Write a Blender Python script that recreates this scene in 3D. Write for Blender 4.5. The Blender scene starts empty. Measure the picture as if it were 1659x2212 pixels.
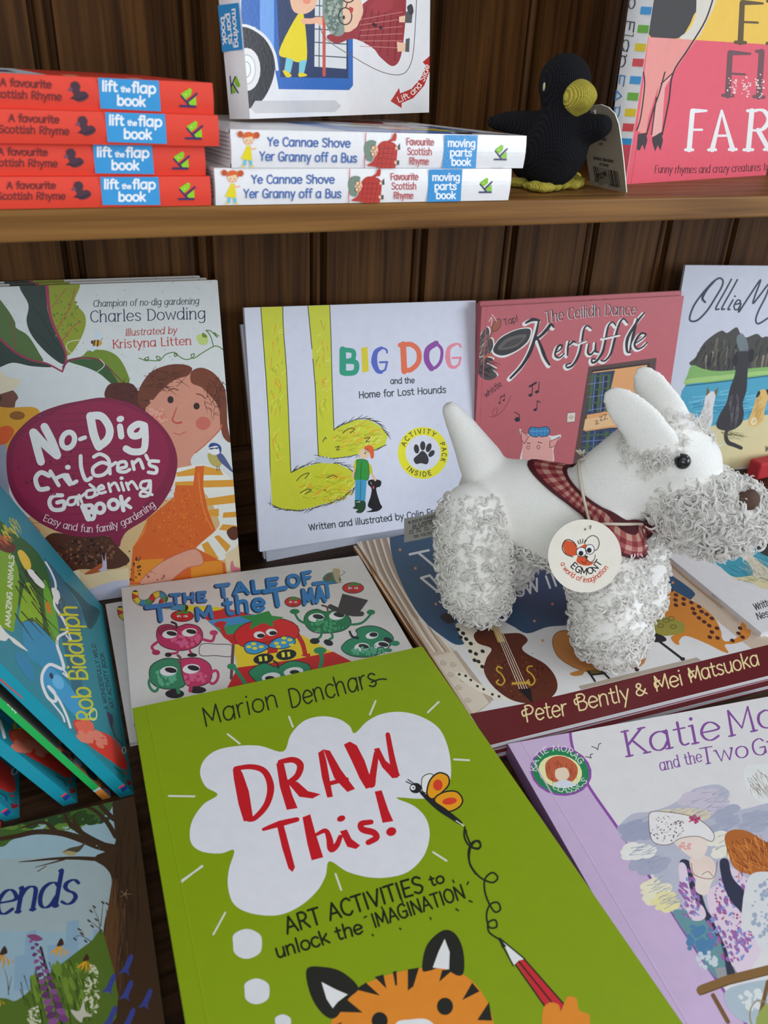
import bpy, bmesh, math, random, mathutils
from mathutils import Vector, Matrix
from mathutils.geometry import tessellate_polygon
from mathutils.bvhtree import BVHTree
random.seed(7)
SC = bpy.context.scene
COL = SC.collection
PI = math.pi

# ------------------------------------------------------------------ camera
CAM_O = Vector((0, 0, .40))
CAM_R = Vector((0.89313005, -0.4477064, 0.04333239))
CAM_U = Vector((0.17657279, 0.43758013, 0.88167209))
CAM_F = Vector((0.41369163, 0.77979651, -0.46986874))
FPX, IW, IH = 1720.95, 1659.0, 2212.0
cam = bpy.data.cameras.new('camera')
cam_ob = bpy.data.objects.new('camera', cam)
COL.objects.link(cam_ob)
cam.sensor_fit = 'HORIZONTAL'
cam.sensor_width = 36.0
cam.lens = FPX * 36.0 / IW
cam.clip_start = .01
M = Matrix((CAM_R, CAM_U, -CAM_F)).transposed().to_4x4()
M.translation = CAM_O
cam_ob.matrix_world = M
cam.dof.use_dof = True
cam.dof.focus_distance = .62
cam.dof.aperture_fstop = 18.0
SC.camera = cam_ob
SC.cycles.diffuse_bounces = 8

# ------------------------------------------------------------------ light and exposure
def look_at(ob, tgt):
    ob.rotation_euler = (Vector(tgt) - ob.location).to_track_quat('-Z', 'Y').to_euler()
def area(name, loc, tgt, sx, sy, power, color):
    l = bpy.data.lights.new(name, 'AREA'); l.shape = 'RECTANGLE'
    l.size = sx; l.size_y = sy; l.energy = power; l.color = color
    o = bpy.data.objects.new(name, l); COL.objects.link(o)
    o.location = loc; look_at(o, tgt)
    return o
area('window_light', (1.75, -.95, .72), (.35, .50, .12), 1.2, .9, 22, (.88, .95, 1.06))
area('overhead_fill', (-.2, -.75, 1.9), (.3, .40, .05), 1.6, 1.2, 9.5, (.98, .98, 1.0))  # added soft fill from above, lifts the lying covers; no known lamp
area('front_left_fill', (-.85, -1.25, .62), (.35, .50, .12), 1.3, .9, 11.5, (.93, .97, 1.04))  # added fill for the dog's near side and left covers, not a real window
wd = bpy.data.worlds.new('room_ambient'); SC.world = wd; wd.use_nodes = True
wd.node_tree.nodes['Background'].inputs[0].default_value = (.86, .92, 1.0, 1)
wd.node_tree.nodes['Background'].inputs[1].default_value = .48
vs = SC.view_settings
vs.view_transform = 'Standard'; vs.look = 'None'; vs.gamma = 1.0; vs.exposure = 0.0
vs.use_curve_mapping = False

# ------------------------------------------------------------------ pixel -> place
def ray(x, y):
    return CAM_R * (x - IW / 2) - CAM_U * (y - IH / 2) + CAM_F * FPX
def atz(x, y, z):
    d = ray(x, y); return CAM_O + d * ((z - CAM_O.z) / d.z)
def aty(x, y, Y):
    d = ray(x, y); return CAM_O + d * (Y / d.y)
def onplane(x, y, P, n):
    d = ray(x, y); return CAM_O + d * ((P - CAM_O).dot(n) / d.dot(n))

# ------------------------------------------------------------------ colour
def lin1(v):
    v /= 255.0
    return v / 12.92 if v <= .04045 else ((v + .055) / 1.055) ** 2.4
def hexrgb(h): return [int(h[i:i+2], 16) for i in (0, 2, 4)]
def alb(h, white=(200, 206, 222), top=.80):
    return tuple(min(.92, max(.004, top * lin1(c) / lin1(w))) for c, w in zip(hexrgb(h), white))

# ------------------------------------------------------------------ materials
def mat(name):
    m = bpy.data.materials.new(name); m.use_nodes = True
    return m, m.node_tree.nodes, m.node_tree.links, m.node_tree.nodes['Principled BSDF']
def plain(name, rgb, rough=.6, spec=.3, noise=0.0, scale=200, bump=0, bscale=300, sheen=0):
    m, N, L, P = mat(name)
    P.inputs['Base Color'].default_value = (*rgb, 1)
    P.inputs['Roughness'].default_value = rough
    P.inputs['Specular IOR Level'].default_value = spec
    if sheen: P.inputs['Sheen Weight'].default_value = sheen
    tc = N.new('ShaderNodeTexCoord')
    if noise:
        t = N.new('ShaderNodeTexNoise'); t.inputs['Scale'].default_value = scale
        r = N.new('ShaderNodeValToRGB')
        r.color_ramp.elements[0].position = .3; r.color_ramp.elements[1].position = .7
        r.color_ramp.elements[0].color = (*[c * (1 - noise) for c in rgb], 1)
        r.color_ramp.elements[1].color = (*[min(1, c * (1 + noise)) for c in rgb], 1)
        L.new(tc.outputs['Object'], t.inputs['Vector']); L.new(t.outputs['Fac'], r.inputs['Fac'])
        L.new(r.outputs['Color'], P.inputs['Base Color'])
    if bump:
        t = N.new('ShaderNodeTexNoise'); t.inputs['Scale'].default_value = bscale
        b = N.new('ShaderNodeBump'); b.inputs['Strength'].default_value = bump; b.inputs['Distance'].default_value = .001
        L.new(tc.outputs['Object'], t.inputs['Vector']); L.new(t.outputs['Fac'], b.inputs['Height'])
        L.new(b.outputs['Normal'], P.inputs['Normal'])
    return m
def printed(name, rough=.42, spec=.4, bump=.0, bscale=900, mottle=.03):
    """ink on coated paper: the ink colour is a face attribute, broken up a little like print grain"""
    m, N, L, P = mat(name)
    a = N.new('ShaderNodeAttribute'); a.attribute_name = 'ink'
    tc = N.new('ShaderNodeTexCoord')
    t = N.new('ShaderNodeTexNoise'); t.inputs['Scale'].default_value = 130; t.inputs['Detail'].default_value = 5
    r = N.new('ShaderNodeValToRGB')
    r.color_ramp.elements[0].position = .3; r.color_ramp.elements[1].position = .7
    r.color_ramp.elements[0].color = (1 - mottle,) * 3 + (1,); r.color_ramp.elements[1].color = (1 + mottle * .6,) * 3 + (1,)
    x = N.new('ShaderNodeMix'); x.data_type = 'RGBA'; x.blend_type = 'MULTIPLY'; x.inputs['Factor'].default_value = 1
    L.new(tc.outputs['Object'], t.inputs['Vector']); L.new(t.outputs['Fac'], r.inputs['Fac'])
    L.new(a.outputs['Color'], x.inputs[6]); L.new(r.outputs['Color'], x.inputs[7])
    L.new(x.outputs[2], P.inputs['Base Color'])
    P.inputs['Roughness'].default_value = rough; P.inputs['Specular IOR Level'].default_value = spec
    if bump:
        t2 = N.new('ShaderNodeTexNoise'); t2.inputs['Scale'].default_value = bscale
        b = N.new('ShaderNodeBump'); b.inputs['Strength'].default_value = bump; b.inputs['Distance'].default_value = .0006
        L.new(tc.outputs['Object'], t2.inputs['Vector']); L.new(t2.outputs['Fac'], b.inputs['Height'])
        L.new(b.outputs['Normal'], P.inputs['Normal'])
    return m
def wood(name, dark, lightc, axis='Z', scale=1.0, rough=.45, knots=True, contrast=(.25, .75)):
    m, N, L, P = mat(name)
    tc = N.new('ShaderNodeTexCoord'); mp = N.new('ShaderNodeMapping')
    s = [150 * scale] * 3; s['XYZ'.index(axis)] = 3.2 * scale
    mp.inputs['Scale'].default_value = s
    L.new(tc.outputs['Object'], mp.inputs['Vector'])
    n1 = N.new('ShaderNodeTexNoise'); n1.inputs['Scale'].default_value = 1.6; n1.inputs['Detail'].default_value = 6; n1.inputs['Distortion'].default_value = .6
    L.new(mp.outputs['Vector'], n1.inputs['Vector'])
    # annual rings: fine lines bent by a slow noise
    mp2 = N.new('ShaderNodeMapping'); s2 = [26 * scale] * 3; s2['XYZ'.index(axis)] = 1.5 * scale
    mp2.inputs['Scale'].default_value = s2
    L.new(tc.outputs['Object'], mp2.inputs['Vector'])
    n2 = N.new('ShaderNodeTexNoise'); n2.inputs['Scale'].default_value = .8; n2.inputs['Detail'].default_value = 2
    L.new(mp2.outputs['Vector'], n2.inputs['Vector'])
    mul = N.new('ShaderNodeMath'); mul.operation = 'MULTIPLY'; mul.inputs[1].default_value = 44
    L.new(n2.outputs['Fac'], mul.inputs[0])
    sn = N.new('ShaderNodeMath'); sn.operation = 'SINE'; L.new(mul.outputs[0], sn.inputs[0])
    ma = N.new('ShaderNodeMath'); ma.operation = 'MULTIPLY_ADD'; ma.inputs[1].default_value = .11; L.new(sn.outputs[0], ma.inputs[0])
    L.new(n1.outputs['Fac'], ma.inputs[2])
    r = N.new('ShaderNodeValToRGB')
    r.color_ramp.elements[0].position = contrast[0]; r.color_ramp.elements[1].position = contrast[1]
    r.color_ramp.elements[0].color = (*dark, 1); r.color_ramp.elements[1].color = (*lightc, 1)
    L.new(ma.outputs[0], r.inputs['Fac'])
    last = r.outputs['Color']
    if knots:
        v = N.new('ShaderNodeTexVoronoi'); v.inputs['Scale'].default_value = 1.0
        mp3 = N.new('ShaderNodeMapping'); s3 = [11] * 3; s3['XYZ'.index(axis)] = 5.5
        mp3.inputs['Scale'].default_value = s3; L.new(tc.outputs['Object'], mp3.inputs['Vector']); L.new(mp3.outputs['Vector'], v.inputs['Vector'])
        kr = N.new('ShaderNodeValToRGB'); kr.color_ramp.elements[0].position = .03; kr.color_ramp.elements[1].position = .16
        kr.color_ramp.elements[0].color = (.25, .2, .2, 1); kr.color_ramp.elements[1].color = (1, 1, 1, 1)
        L.new(v.outputs['Distance'], kr.inputs['Fac'])
        x = N.new('ShaderNodeMix'); x.data_type = 'RGBA'; x.blend_type = 'MULTIPLY'; x.inputs['Factor'].default_value = .8
        L.new(last, x.inputs[6]); L.new(kr.outputs['Color'], x.inputs[7]); last = x.outputs[2]
    L.new(last, P.inputs['Base Color'])
    b = N.new('ShaderNodeBump'); b.inputs['Strength'].default_value = .25; b.inputs['Distance'].default_value = .0006
    L.new(ma.outputs[0], b.inputs['Height']); L.new(b.outputs['Normal'], P.inputs['Normal'])
    P.inputs['Roughness'].default_value = rough; P.inputs['Specular IOR Level'].default_value = .16
    return m
def pages_mat(name, rgb):
    m, N, L, P = mat(name)
    tc = N.new('ShaderNodeTexCoord'); mp = N.new('ShaderNodeMapping'); mp.inputs['Scale'].default_value = (4, 4, 2600)
    t = N.new('ShaderNodeTexNoise'); t.inputs['Scale'].default_value = 1; t.inputs['Detail'].default_value = 2
    r = N.new('ShaderNodeValToRGB'); r.color_ramp.elements[0].position = .35; r.color_ramp.elements[1].position = .6
    r.color_ramp.elements[0].color = (*[c * .62 for c in rgb], 1); r.color_ramp.elements[1].color = (*rgb, 1)
    L.new(tc.outputs['Object'], mp.inputs['Vector']); L.new(mp.outputs['Vector'], t.inputs['Vector'])
    L.new(t.outputs['Fac'], r.inputs['Fac']); L.new(r.outputs['Color'], P.inputs['Base Color'])
    P.inputs['Roughness'].default_value = .8
    return m
M_PRINT = printed('printed_cover')
M_GLOSS = printed('glossy_printed_cover', rough=.22, spec=.55, bump=.10, bscale=700)
M_CARD = printed('printed_card', rough=.6, spec=.25, mottle=.03)
M_PAGES = pages_mat('paper_pages', (.72, .73, .75))

# ------------------------------------------------------------------ objects
def tag(o, label=None, cat=None, group=None, kind=None):
    if label: o['label'] = label
    if cat: o['category'] = cat
    if group: o['group'] = group
    if kind: o['kind'] = kind
    return o
def empty(name, mtx, label, cat, group=None):
    o = bpy.data.objects.new(name, None); COL.objects.link(o)
    o.matrix_world = mtx; o.empty_display_size = .02
    return tag(o, label, cat, group)
def copy_tree(o, parent=None):
    c = o.copy(); COL.objects.link(c)
    if parent is not None: c.parent = parent; c.matrix_parent_inverse = o.matrix_parent_inverse.copy()
    for ch in list(o.children): copy_tree(ch, c)
    return c

class MB:
    """mesh collector: vertices, faces, one ink colour per face, one material slot per face"""
    def __init__(s): s.v = []; s.f = []; s.c = []; s.m = []; s.sm = []
    def add(s, vs, fs, c=(.8, .8, .8), m=0, smooth=False):
        b = len(s.v); s.v += [tuple(p) for p in vs]
        for f in fs:
            s.f.append([i + b for i in f]); s.c.append(c); s.m.append(m); s.sm.append(smooth)
    def box(s, a, b, c=(.8, .8, .8), m=0):
        (x0, y0, z0), (x1, y1, z1) = a, b
        s.add([(x0,y0,z0),(x1,y0,z0),(x1,y1,z0),(x0,y1,z0),(x0,y0,z1),(x1,y0,z1),(x1,y1,z1),(x0,y1,z1)],
              [(3,2,1,0),(4,5,6,7),(0,1,5,4),(1,2,6,5),(2,3,7,6),(3,0,4,7)], c, m)
    def prism(s, pts, z0, z1, c=(.8,.8,.8), side=None, m=0):
        n = len(pts)
        s.add([(x, y, z0) for x, y in pts] + [(x, y, z1) for x, y in pts],
              [tuple(range(n))[::-1]], side or c, m)
        b = len(s.v) - 2 * n
        s.f.append([b + n + i for i in range(n)]); s.c.append(c); s.m.append(m); s.sm.append(False)
        for i in range(n):
            j = (i + 1) % n
            s.f.append([b + i, b + j, b + n + j, b + n + i]); s.c.append(side or c); s.m.append(m); s.sm.append(False)
    def tube(s, pts, rad, k=6, c=(.8,.8,.8), m=0, closed=False, cap=True):
        pts = [Vector(p) for p in pts]; n = len(pts)
        if not hasattr(rad, '__len__'): rad = [rad] * n
        ring = []; prev = None
        for i in range(n):
            if closed: t = pts[(i + 1) % n] - pts[i - 1]
            else: t = pts[min(i + 1, n - 1)] - pts[max(i - 1, 0)]
            t = t.normalized() if t.length > 1e-9 else Vector((0, 0, 1))
            a = prev if prev is not None else (Vector((0, 0, 1)) if abs(t.z) < .9 else Vector((1, 0, 0)))
            a = (a - t * a.dot(t))
            a = a.normalized() if a.length > 1e-6 else t.orthogonal().normalized()
            prev = a; b = t.cross(a)
            ring.append([pts[i] + (a * math.cos(2*PI*j/k) + b * math.sin(2*PI*j/k)) * rad[i] for j in range(k)])
        vs = [p for r in ring for p in r]; fs = []
        for i in range(n if closed else n - 1):
            i2 = (i + 1) % n
            for j in range(k):
                j2 = (j + 1) % k
                fs.append((i*k+j, i*k+j2, i2*k+j2, i2*k+j))
        if cap and not closed:
            fs.append(tuple(range(k))[::-1]); fs.append(tuple((n-1)*k + j for j in range(k)))
        s.add(vs, fs, c, m, True)
    def build(s, name, mats, parent=None, xf=None, inv=None):
        """xf: local->world applied to the vertices; inv: world->parent local"""
        me = bpy.data.meshes.new(name)
        T = (inv @ xf) if (inv is not None and xf is not None) else (inv or xf)
        vs = [tuple(T @ Vector(p)) for p in s.v] if T is not None else s.v
        me.from_pydata(vs, [], s.f)
        for mm in (mats if isinstance(mats, (list, tuple)) else [mats]): me.materials.append(mm)
        at = me.color_attributes.new('ink', 'FLOAT_COLOR', 'CORNER')
        buf = []
        for f, c in zip(s.f, s.c): buf += [c[0], c[1], c[2], 1.0] * len(f)
        at.data.foreach_set('color', buf)
        me.polygons.foreach_set('material_index', s.m)
        me.polygons.foreach_set('use_smooth', s.sm)
        me.update()
        o = bpy.data.objects.new(name, me); COL.objects.link(o)
        if parent is not None: o.parent = parent
        return o

# ------------------------------------------------------------------ 2-d drawing
def smooth_pts(p, closed=False, n=6):
    out = []; N = len(p)
    if N < 3: return list(p)
    for i in range(N if closed else N - 1):
        if closed: a, b, c, d = p[i-1], p[i], p[(i+1) % N], p[(i+2) % N]
        else: a, b, c, d = p[max(i-1, 0)], p[i], p[i+1], p[min(i+2, N-1)]
        for k in range(n):
            t = k / n; t2 = t*t; t3 = t2*t
            out.append(tuple(.5 * (2*b[j] + (c[j]-a[j])*t + (2*a[j]-5*b[j]+4*c[j]-d[j])*t2 + (3*b[j]-a[j]-3*c[j]+d[j])*t3) for j in (0, 1)))
    if not closed: out.append(tuple(p[-1]))
    return out
# ------------------------------------------------------------------ a single-line alphabet, drawn with strokes
# grid: baseline 0, x-height 5, capitals 7, ascenders 7.4, descenders -2.5.  l straight, c curved, d dot
_G = {
'a':'5|c4.1,4.2 3.2,5 1.9,5 .7,4.1 .3,2.5 .7,.8 1.8,0 3.1,.4 4.1,2|l4.3,5 4.3,0',
'b':'5|l.6,7.4 .6,0|c.6,2 1.6,.2 3,0 4.3,1 4.6,2.5 4.2,4 3,5 1.6,4.6 .6,3',
'c':'4.3|c4,4.2 3,5 1.9,5 .7,4.1 .3,2.5 .7,.9 1.9,0 3,0 4,.8',
'd':'5|c4.1,4.2 3.2,5 1.9,5 .7,4.1 .3,2.5 .7,.8 1.8,0 3.1,.4 4.1,2|l4.3,7.4 4.3,0',
'e':'4.6|c.4,2.5 4.2,2.7 3.9,4.1 2.6,5 1.2,4.5 .3,2.6 .9,.7 2.3,0 4,.8',
'f':'3|c3.2,7 2.4,7.5 1.5,6.9 1.4,5.5 1.4,2 1.4,0|l.3,4.8 2.8,4.8',
'g':'5|c4.1,4.2 3.2,5 1.9,5 .7,4.1 .3,2.5 .7,.8 1.8,.1 3.1,.5 4.1,2|c4.3,5 4.3,1 4.2,-1 3.4,-2.3 2,-2.5 .7,-1.9',
'h':'4.8|l.6,7.4 .6,0|c.6,3 1.4,4.5 2.7,5 3.8,4.4 4,3 4,1.5 4,0',
'i':'1.5|l.7,5 .7,0|d.7,6.9',
'j':'1.8|c1,5 1,0 .8,-2 -.4,-2.5|d1,6.9',
'k':'4.3|l.6,7.4 .6,0|l3.8,5 .7,2.1|l1.6,2.9 4,0',
'l':'1.5|l.7,7.4 .7,0',
'm':'7|l.6,5 .6,0|c.6,3 1.2,4.5 2.3,5 3.3,4.4 3.5,3 3.5,1.5 3.5,0|c3.5,3 4.1,4.5 5.2,5 6.2,4.4 6.4,3 6.4,1.5 6.4,0',
'n':'4.8|l.6,5 .6,0|c.6,3 1.4,4.5 2.7,5 3.8,4.4 4,3 4,1.5 4,0',
'o':'4.9|c2.4,5 .9,4.3 .3,2.5 .9,.7 2.4,0 3.9,.7 4.5,2.5 3.9,4.3 2.4,5',
'p':'5|l.6,5 .6,-2.5|c.6,2 1.6,.2 3,0 4.3,1 4.6,2.5 4.2,4 3,5 1.6,4.6 .6,3',
'q':'5|c4.1,4.2 3.2,5 1.9,5 .7,4.1 .3,2.5 .7,.8 1.8,0 3.1,.4 4.1,2|l4.3,5 4.3,-2.5',
'r':'3.2|l.6,5 .6,0|c.6,2.8 1.2,4.3 2.1,4.9 3,4.9',
's':'4|c3.6,4.2 2.4,5 1,4.7 .6,3.8 1.4,2.9 2.8,2.2 3.5,1.3 3,.3 1.8,0 .4,.7',
't':'3.2|c1.4,6.6 1.4,3 1.4,1.2 2,.1 3.1,.3|l.2,4.8 2.9,4.8',
'u':'4.8|c.6,5 .6,3 .7,1.4 1.3,.2 2.3,0 3.5,.7 4.1,2.2|l4.2,5 4.2,0',
'v':'4.2|l.2,5 2.1,0 4,5','w':'6.4|l.2,5 1.7,0 3.2,4.6 4.7,0 6.2,5',
'x':'4.2|l.3,5 3.9,0|l3.9,5 .3,0','y':'4.3|l.2,5 2.2,.3|l4,5 1.1,-2.5','z':'4.2|l.4,5 3.8,5 .3,0 3.9,0',
'A':'5.6|l.2,0 2.8,7 5.4,0|l1.2,2.5 4.4,2.5',
'B':'5|l.7,0 .7,7|c.7,7 3,7 4.2,5.6 3.2,3.9 .7,3.7|c.7,3.7 3.4,3.7 4.7,2 3.4,.1 .7,0',
'C':'5.2|c4.9,5.9 3.8,7 2.6,7 1,5.9 .4,3.5 1,1.1 2.6,0 3.8,0 4.9,1.1',
'D':'5.5|l.7,0 .7,7|c.7,7 2.6,7 4.4,5.8 5.1,3.5 4.4,1.2 2.6,0 .7,0',
'E':'4.6|l4.3,7 .7,7 .7,0 4.3,0|l.7,3.6 3.6,3.6','F':'4.4|l4.2,7 .7,7 .7,0|l.7,3.6 3.5,3.6',
'G':'5.7|c5,5.8 3.9,7 2.7,7 1,5.9 .4,3.5 1,1.1 2.7,0 4.2,.3 5,1.6|l3.1,3.2 5.1,3.2 5.1,.6',
'H':'5.6|l.7,7 .7,0|l4.9,7 4.9,0|l.7,3.6 4.9,3.6','I':'1.6|l.8,7 .8,0',
'J':'4|c3.2,7 3.2,2 2.6,.2 1.4,0 .3,1','K':'5|l.7,7 .7,0|l4.5,7 .8,3|l2,4.1 4.8,0','L':'4.4|l.7,7 .7,0 4.2,0',
'M':'6.8|l.6,0 .9,7 3.4,1.5 5.9,7 6.2,0','N':'5.7|l.7,0 .7,7 5,0 5,7',
'O':'6|c3,7 1.1,5.9 .4,3.5 1.1,1.1 3,0 4.9,1.1 5.6,3.5 4.9,5.9 3,7',
'P':'4.9|l.7,0 .7,7|c.7,7 3,7 4.5,5.2 3.2,3.4 .7,3.2','Q':'6|c3,7 1.1,5.9 .4,3.5 1.1,1.1 3,0 4.9,1.1 5.6,3.5 4.9,5.9 3,7|l3.6,1.8 5.6,-.5',
'R':'5.1|l.7,0 .7,7|c.7,7 3,7 4.3,5.3 3.1,3.6 .7,3.5|l2.3,3.5 4.8,0',
'S':'4.8|c4.3,6 2.8,7 1.2,6.6 .7,5.2 1.7,4 3.4,3.2 4.3,2 3.5,.4 2,0 .4,.9',
'T':'5|l.2,7 4.8,7|l2.5,7 2.5,0','U':'5.5|c.7,7 .7,3 1,1 2.7,0 4.5,1 4.8,3 4.8,7',
'V':'5.2|l.2,7 2.6,0 5,7','W':'7.6|l.2,7 2,0 3.8,6.4 5.6,0 7.4,7','X':'5|l.4,7 4.6,0|l4.6,7 .4,0','Y':'5|l.3,7 2.5,3.5|l4.7,7 2.5,3.5 2.5,0','Z':'5|l.5,7 4.6,7 .4,0 4.7,0',
'0':'4.6|c2.3,7 .8,5.8 .4,3.5 .8,1.2 2.3,0 3.8,1.2 4.2,3.5 3.8,5.8 2.3,7','1':'2.4|l.4,5.7 1.4,7 1.4,0','2':'4.6|c.5,5.6 1.5,7 3.2,6.8 3.9,5.2 3,3.2 .4,0|l.4,0 4.2,0',
'3':'4.5|c.5,6.2 1.8,7 3.5,6.2 3.4,4.4 1.8,3.8|c1.8,3.8 3.8,3.4 4,1.4 2.2,0 .4,.8','4':'4.6|l3.2,0 3.2,7 .3,2 4.4,2','5':'4.5|l4,7 1,7 .7,4|c.7,4 2.6,4.4 4,2.8 3.4,.6 1.8,0 .4,.6',
'6':'4.5|c3.8,6.4 2.4,7 .9,5 .5,2.4 1.2,.4 2.6,0 4,1.2 3.8,3.2 2.2,4 .7,2.8','7':'4.4|l.4,7 4.2,7 1.6,0','8':'4.5|c2.2,3.7 .8,4.6 .9,6.2 2.2,7 3.6,6.2 3.6,4.6 2.2,3.7 .5,2.2 .8,.6 2.2,0 3.8,.6 4,2.2 2.2,3.7','9':'4.5|c3.8,4.4 2.6,3 1,3.6 .6,5.4 1.8,6.9 3.4,6.6 3.9,4.6 3.4,2 2,0',
'!':'1.8|l.9,7.2 .9,2.2|d.9,.3','-':'3|l.4,3 2.6,3',"'":'1.2|l.7,7.4 .5,5.6','.':'1.3|d.6,.2',',':'1.4|l.8,.4 .4,-1.2','*':'2|d1,3.5',
'&':'5.6|c5.2,0 1.6,4.6 1.2,6 2.2,7 3.3,6 2.6,4.4 .9,3 .4,1.4 1.6,0 3.4,.4 5,3','(':'2|c1.6,8 .6,5 .6,2 1.6,-1',' ':'2.6|',
'@':'6|c3,7 1.1,5.9 .4,3.5 1.1,1.1 3,0 4.9,1.1 5.6,3.5 4.9,5.9 3,7|c4,4.6 3,5.1 2,4.4 1.8,3.2 2.4,2.1 3.4,2 4.1,2.6',
'#':'5|c4.2,6 3,7 2,6 2,3 1.4,.4|l.5,.2 4.4,.2|l.8,3.4 3.4,3.4',
}
GLYPH = {}
for k, g in _G.items():
    p = g.split('|'); st = []
    for q in p[1:]:
        if q: st.append((q[0], [tuple(float(t) for t in w.split(',')) for w in q[1:].split()]))
    GLYPH[k] = (float(p[0]), st)

class Art:
    """ink laid on a plane (P, u, v, n); shapes are given in photo pixels, or in a zoomed view of them"""
    def __init__(s, P, u, v, n, w=None, h=None, white=(200, 206, 222), z0=.00006, outline=None):
        s.P, s.u, s.v, s.n, s.w, s.h, s.white, s.z0 = P, u, v, n, w, h, white, z0
        s.items = []; s.layer = 0; s.off = (0, 0, 1.0)
    def view(s, x0, y0, sc): s.off = (x0, y0, sc); return s
    def loc(s, x, y):
        q = onplane(s.off[0] + x / s.off[2], s.off[1] + y / s.off[2], s.P, s.n) - s.P
        return (q.dot(s.u), q.dot(s.v))
    def col(s, h): return alb(h, s.white) if isinstance(h, str) else h
    def _put(s, c, poly):
        q = [s.loc(*p) for p in poly]
        if s.w is not None:
            q = clip(q, s.w, s.h)
        if len(q) >= 3: s.items.append((c, s.layer, q))
    def poly(s, c, pts, sm=False, n=5, keep=False):
        if not keep: s.layer += 1
        c = s.col(c)
        if sm: pts = smooth_pts(pts, True, n)
        for t in tessellate_polygon([[Vector((p[0], p[1], 0)) for p in pts]]):
            s._put(c, [pts[i] for i in t])
    def blob(s, c, pts, n=5): s.poly(c, pts, True, n)
    def ell(s, c, cx, cy, rx, ry=None, rot=0, keep=False):
        if not keep: s.layer += 1
        ry = ry or rx; a = math.radians(rot); k = 20 if max(rx, ry) / s.off[2] > 6 else 10
        c = s.col(c)
        s._put(c, [(cx + rx*math.cos(2*PI*i/k)*math.cos(a) - ry*math.sin(2*PI*i/k)*math.sin(a),
                    cy + rx*math.cos(2*PI*i/k)*math.sin(a) + ry*math.sin(2*PI*i/k)*math.cos(a)) for i in range(k)])
    def ring(s, c, cx, cy, rx, ry, w, rot=0):
        a = math.radians(rot)
        p = [(cx + rx*math.cos(2*PI*i/28)*math.cos(a) - ry*math.sin(2*PI*i/28)*math.sin(a),
              cy + rx*math.cos(2*PI*i/28)*math.sin(a) + ry*math.sin(2*PI*i/28)*math.cos(a)) for i in range(29)]
        s.stroke(c, w, p, sm=False)
    def stroke(s, c, w, pts, sm=True, taper=None, keep=False, n=5, thin=None, cap=True):
        """w in view pixels; taper (w0, w1) scales the ends; thin: how wide level strokes are drawn"""
        if not keep: s.layer += 1
        c = s.col(c)
        if sm and len(pts) > 2: pts = smooth_pts(pts, False, n)
        N = len(pts)
        if N < 2: return
        L = []; R = []; ws = []
        for i in range(N):
            a = pts[max(i-1, 0)]; b = pts[min(i+1, N-1)]
            dx, dy = b[0]-a[0], b[1]-a[1]; l = math.hypot(dx, dy) or 1
            ww = w / 2
            if taper:
                t = i / (N - 1)
                ww *= taper[0] + (taper[1] - taper[0]) * t if len(taper) == 2 else (taper[0] + (taper[1]-taper[0])*min(1, 2*t) if t < .5 else taper[1] + (taper[2]-taper[1])*(2*t-1))
            if thin is not None: ww *= thin + (1 - thin) * abs(dy / l)
            ws.append(ww)
        # separate quads with round joints keep sharp corners tidy
        for i in range(N - 1):
            (x0, y0), (x1, y1) = pts[i], pts[i+1]
            dx, dy = x1-x0, y1-y0; l = math.hypot(dx, dy)
            if l < 1e-6: continue
            nx, ny = -dy/l, dx/l
            s._put(c, [(x0+nx*ws[i], y0+ny*ws[i]), (x1+nx*ws[i+1], y1+ny*ws[i+1]), (x1-nx*ws[i+1], y1-ny*ws[i+1]), (x0-nx*ws[i], y0-ny*ws[i])])
        for i in range(N):
            if not cap and i in (0, N-1): continue
            r = ws[i]
            if r / s.off[2] < .35: continue
            if 0 < i < N-1:
                a, b, d = pts[i-1], pts[i], pts[i+1]
                c1 = (b[0]-a[0])*(d[0]-b[0]) + (b[1]-a[1])*(d[1]-b[1])
                l1, l2 = math.hypot(b[0]-a[0], b[1]-a[1]), math.hypot(d[0]-b[0], d[1]-b[1])
                if c1 > .9995 * l1 * l2: continue
                if c1 > .6 * l1 * l2:
                    # a small wedge closes the outside of a gentle bend
                    n1 = (-(b[1]-a[1])/l1, (b[0]-a[0])/l1); n2 = (-(d[1]-b[1])/l2, (d[0]-b[0])/l2)
                    sg = -1 if (b[0]-a[0])*(d[1]-b[1]) - (b[1]-a[1])*(d[0]-b[0]) > 0 else 1
                    nm = ((n1[0]+n2[0])/2, (n1[1]+n2[1])/2); ln = math.hypot(*nm) or 1
                    s._put(c, [b, (b[0]+n1[0]*r*sg, b[1]+n1[1]*r*sg), (b[0]+nm[0]/ln*r*sg, b[1]+nm[1]/ln*r*sg), (b[0]+n2[0]*r*sg, b[1]+n2[1]*r*sg)])
                    continue
            k = 8
            s._put(c, [(pts[i][0] + r*math.cos(2*PI*j/k), pts[i][1] + r*math.sin(2*PI*j/k)) for j in range(k)])
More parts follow.
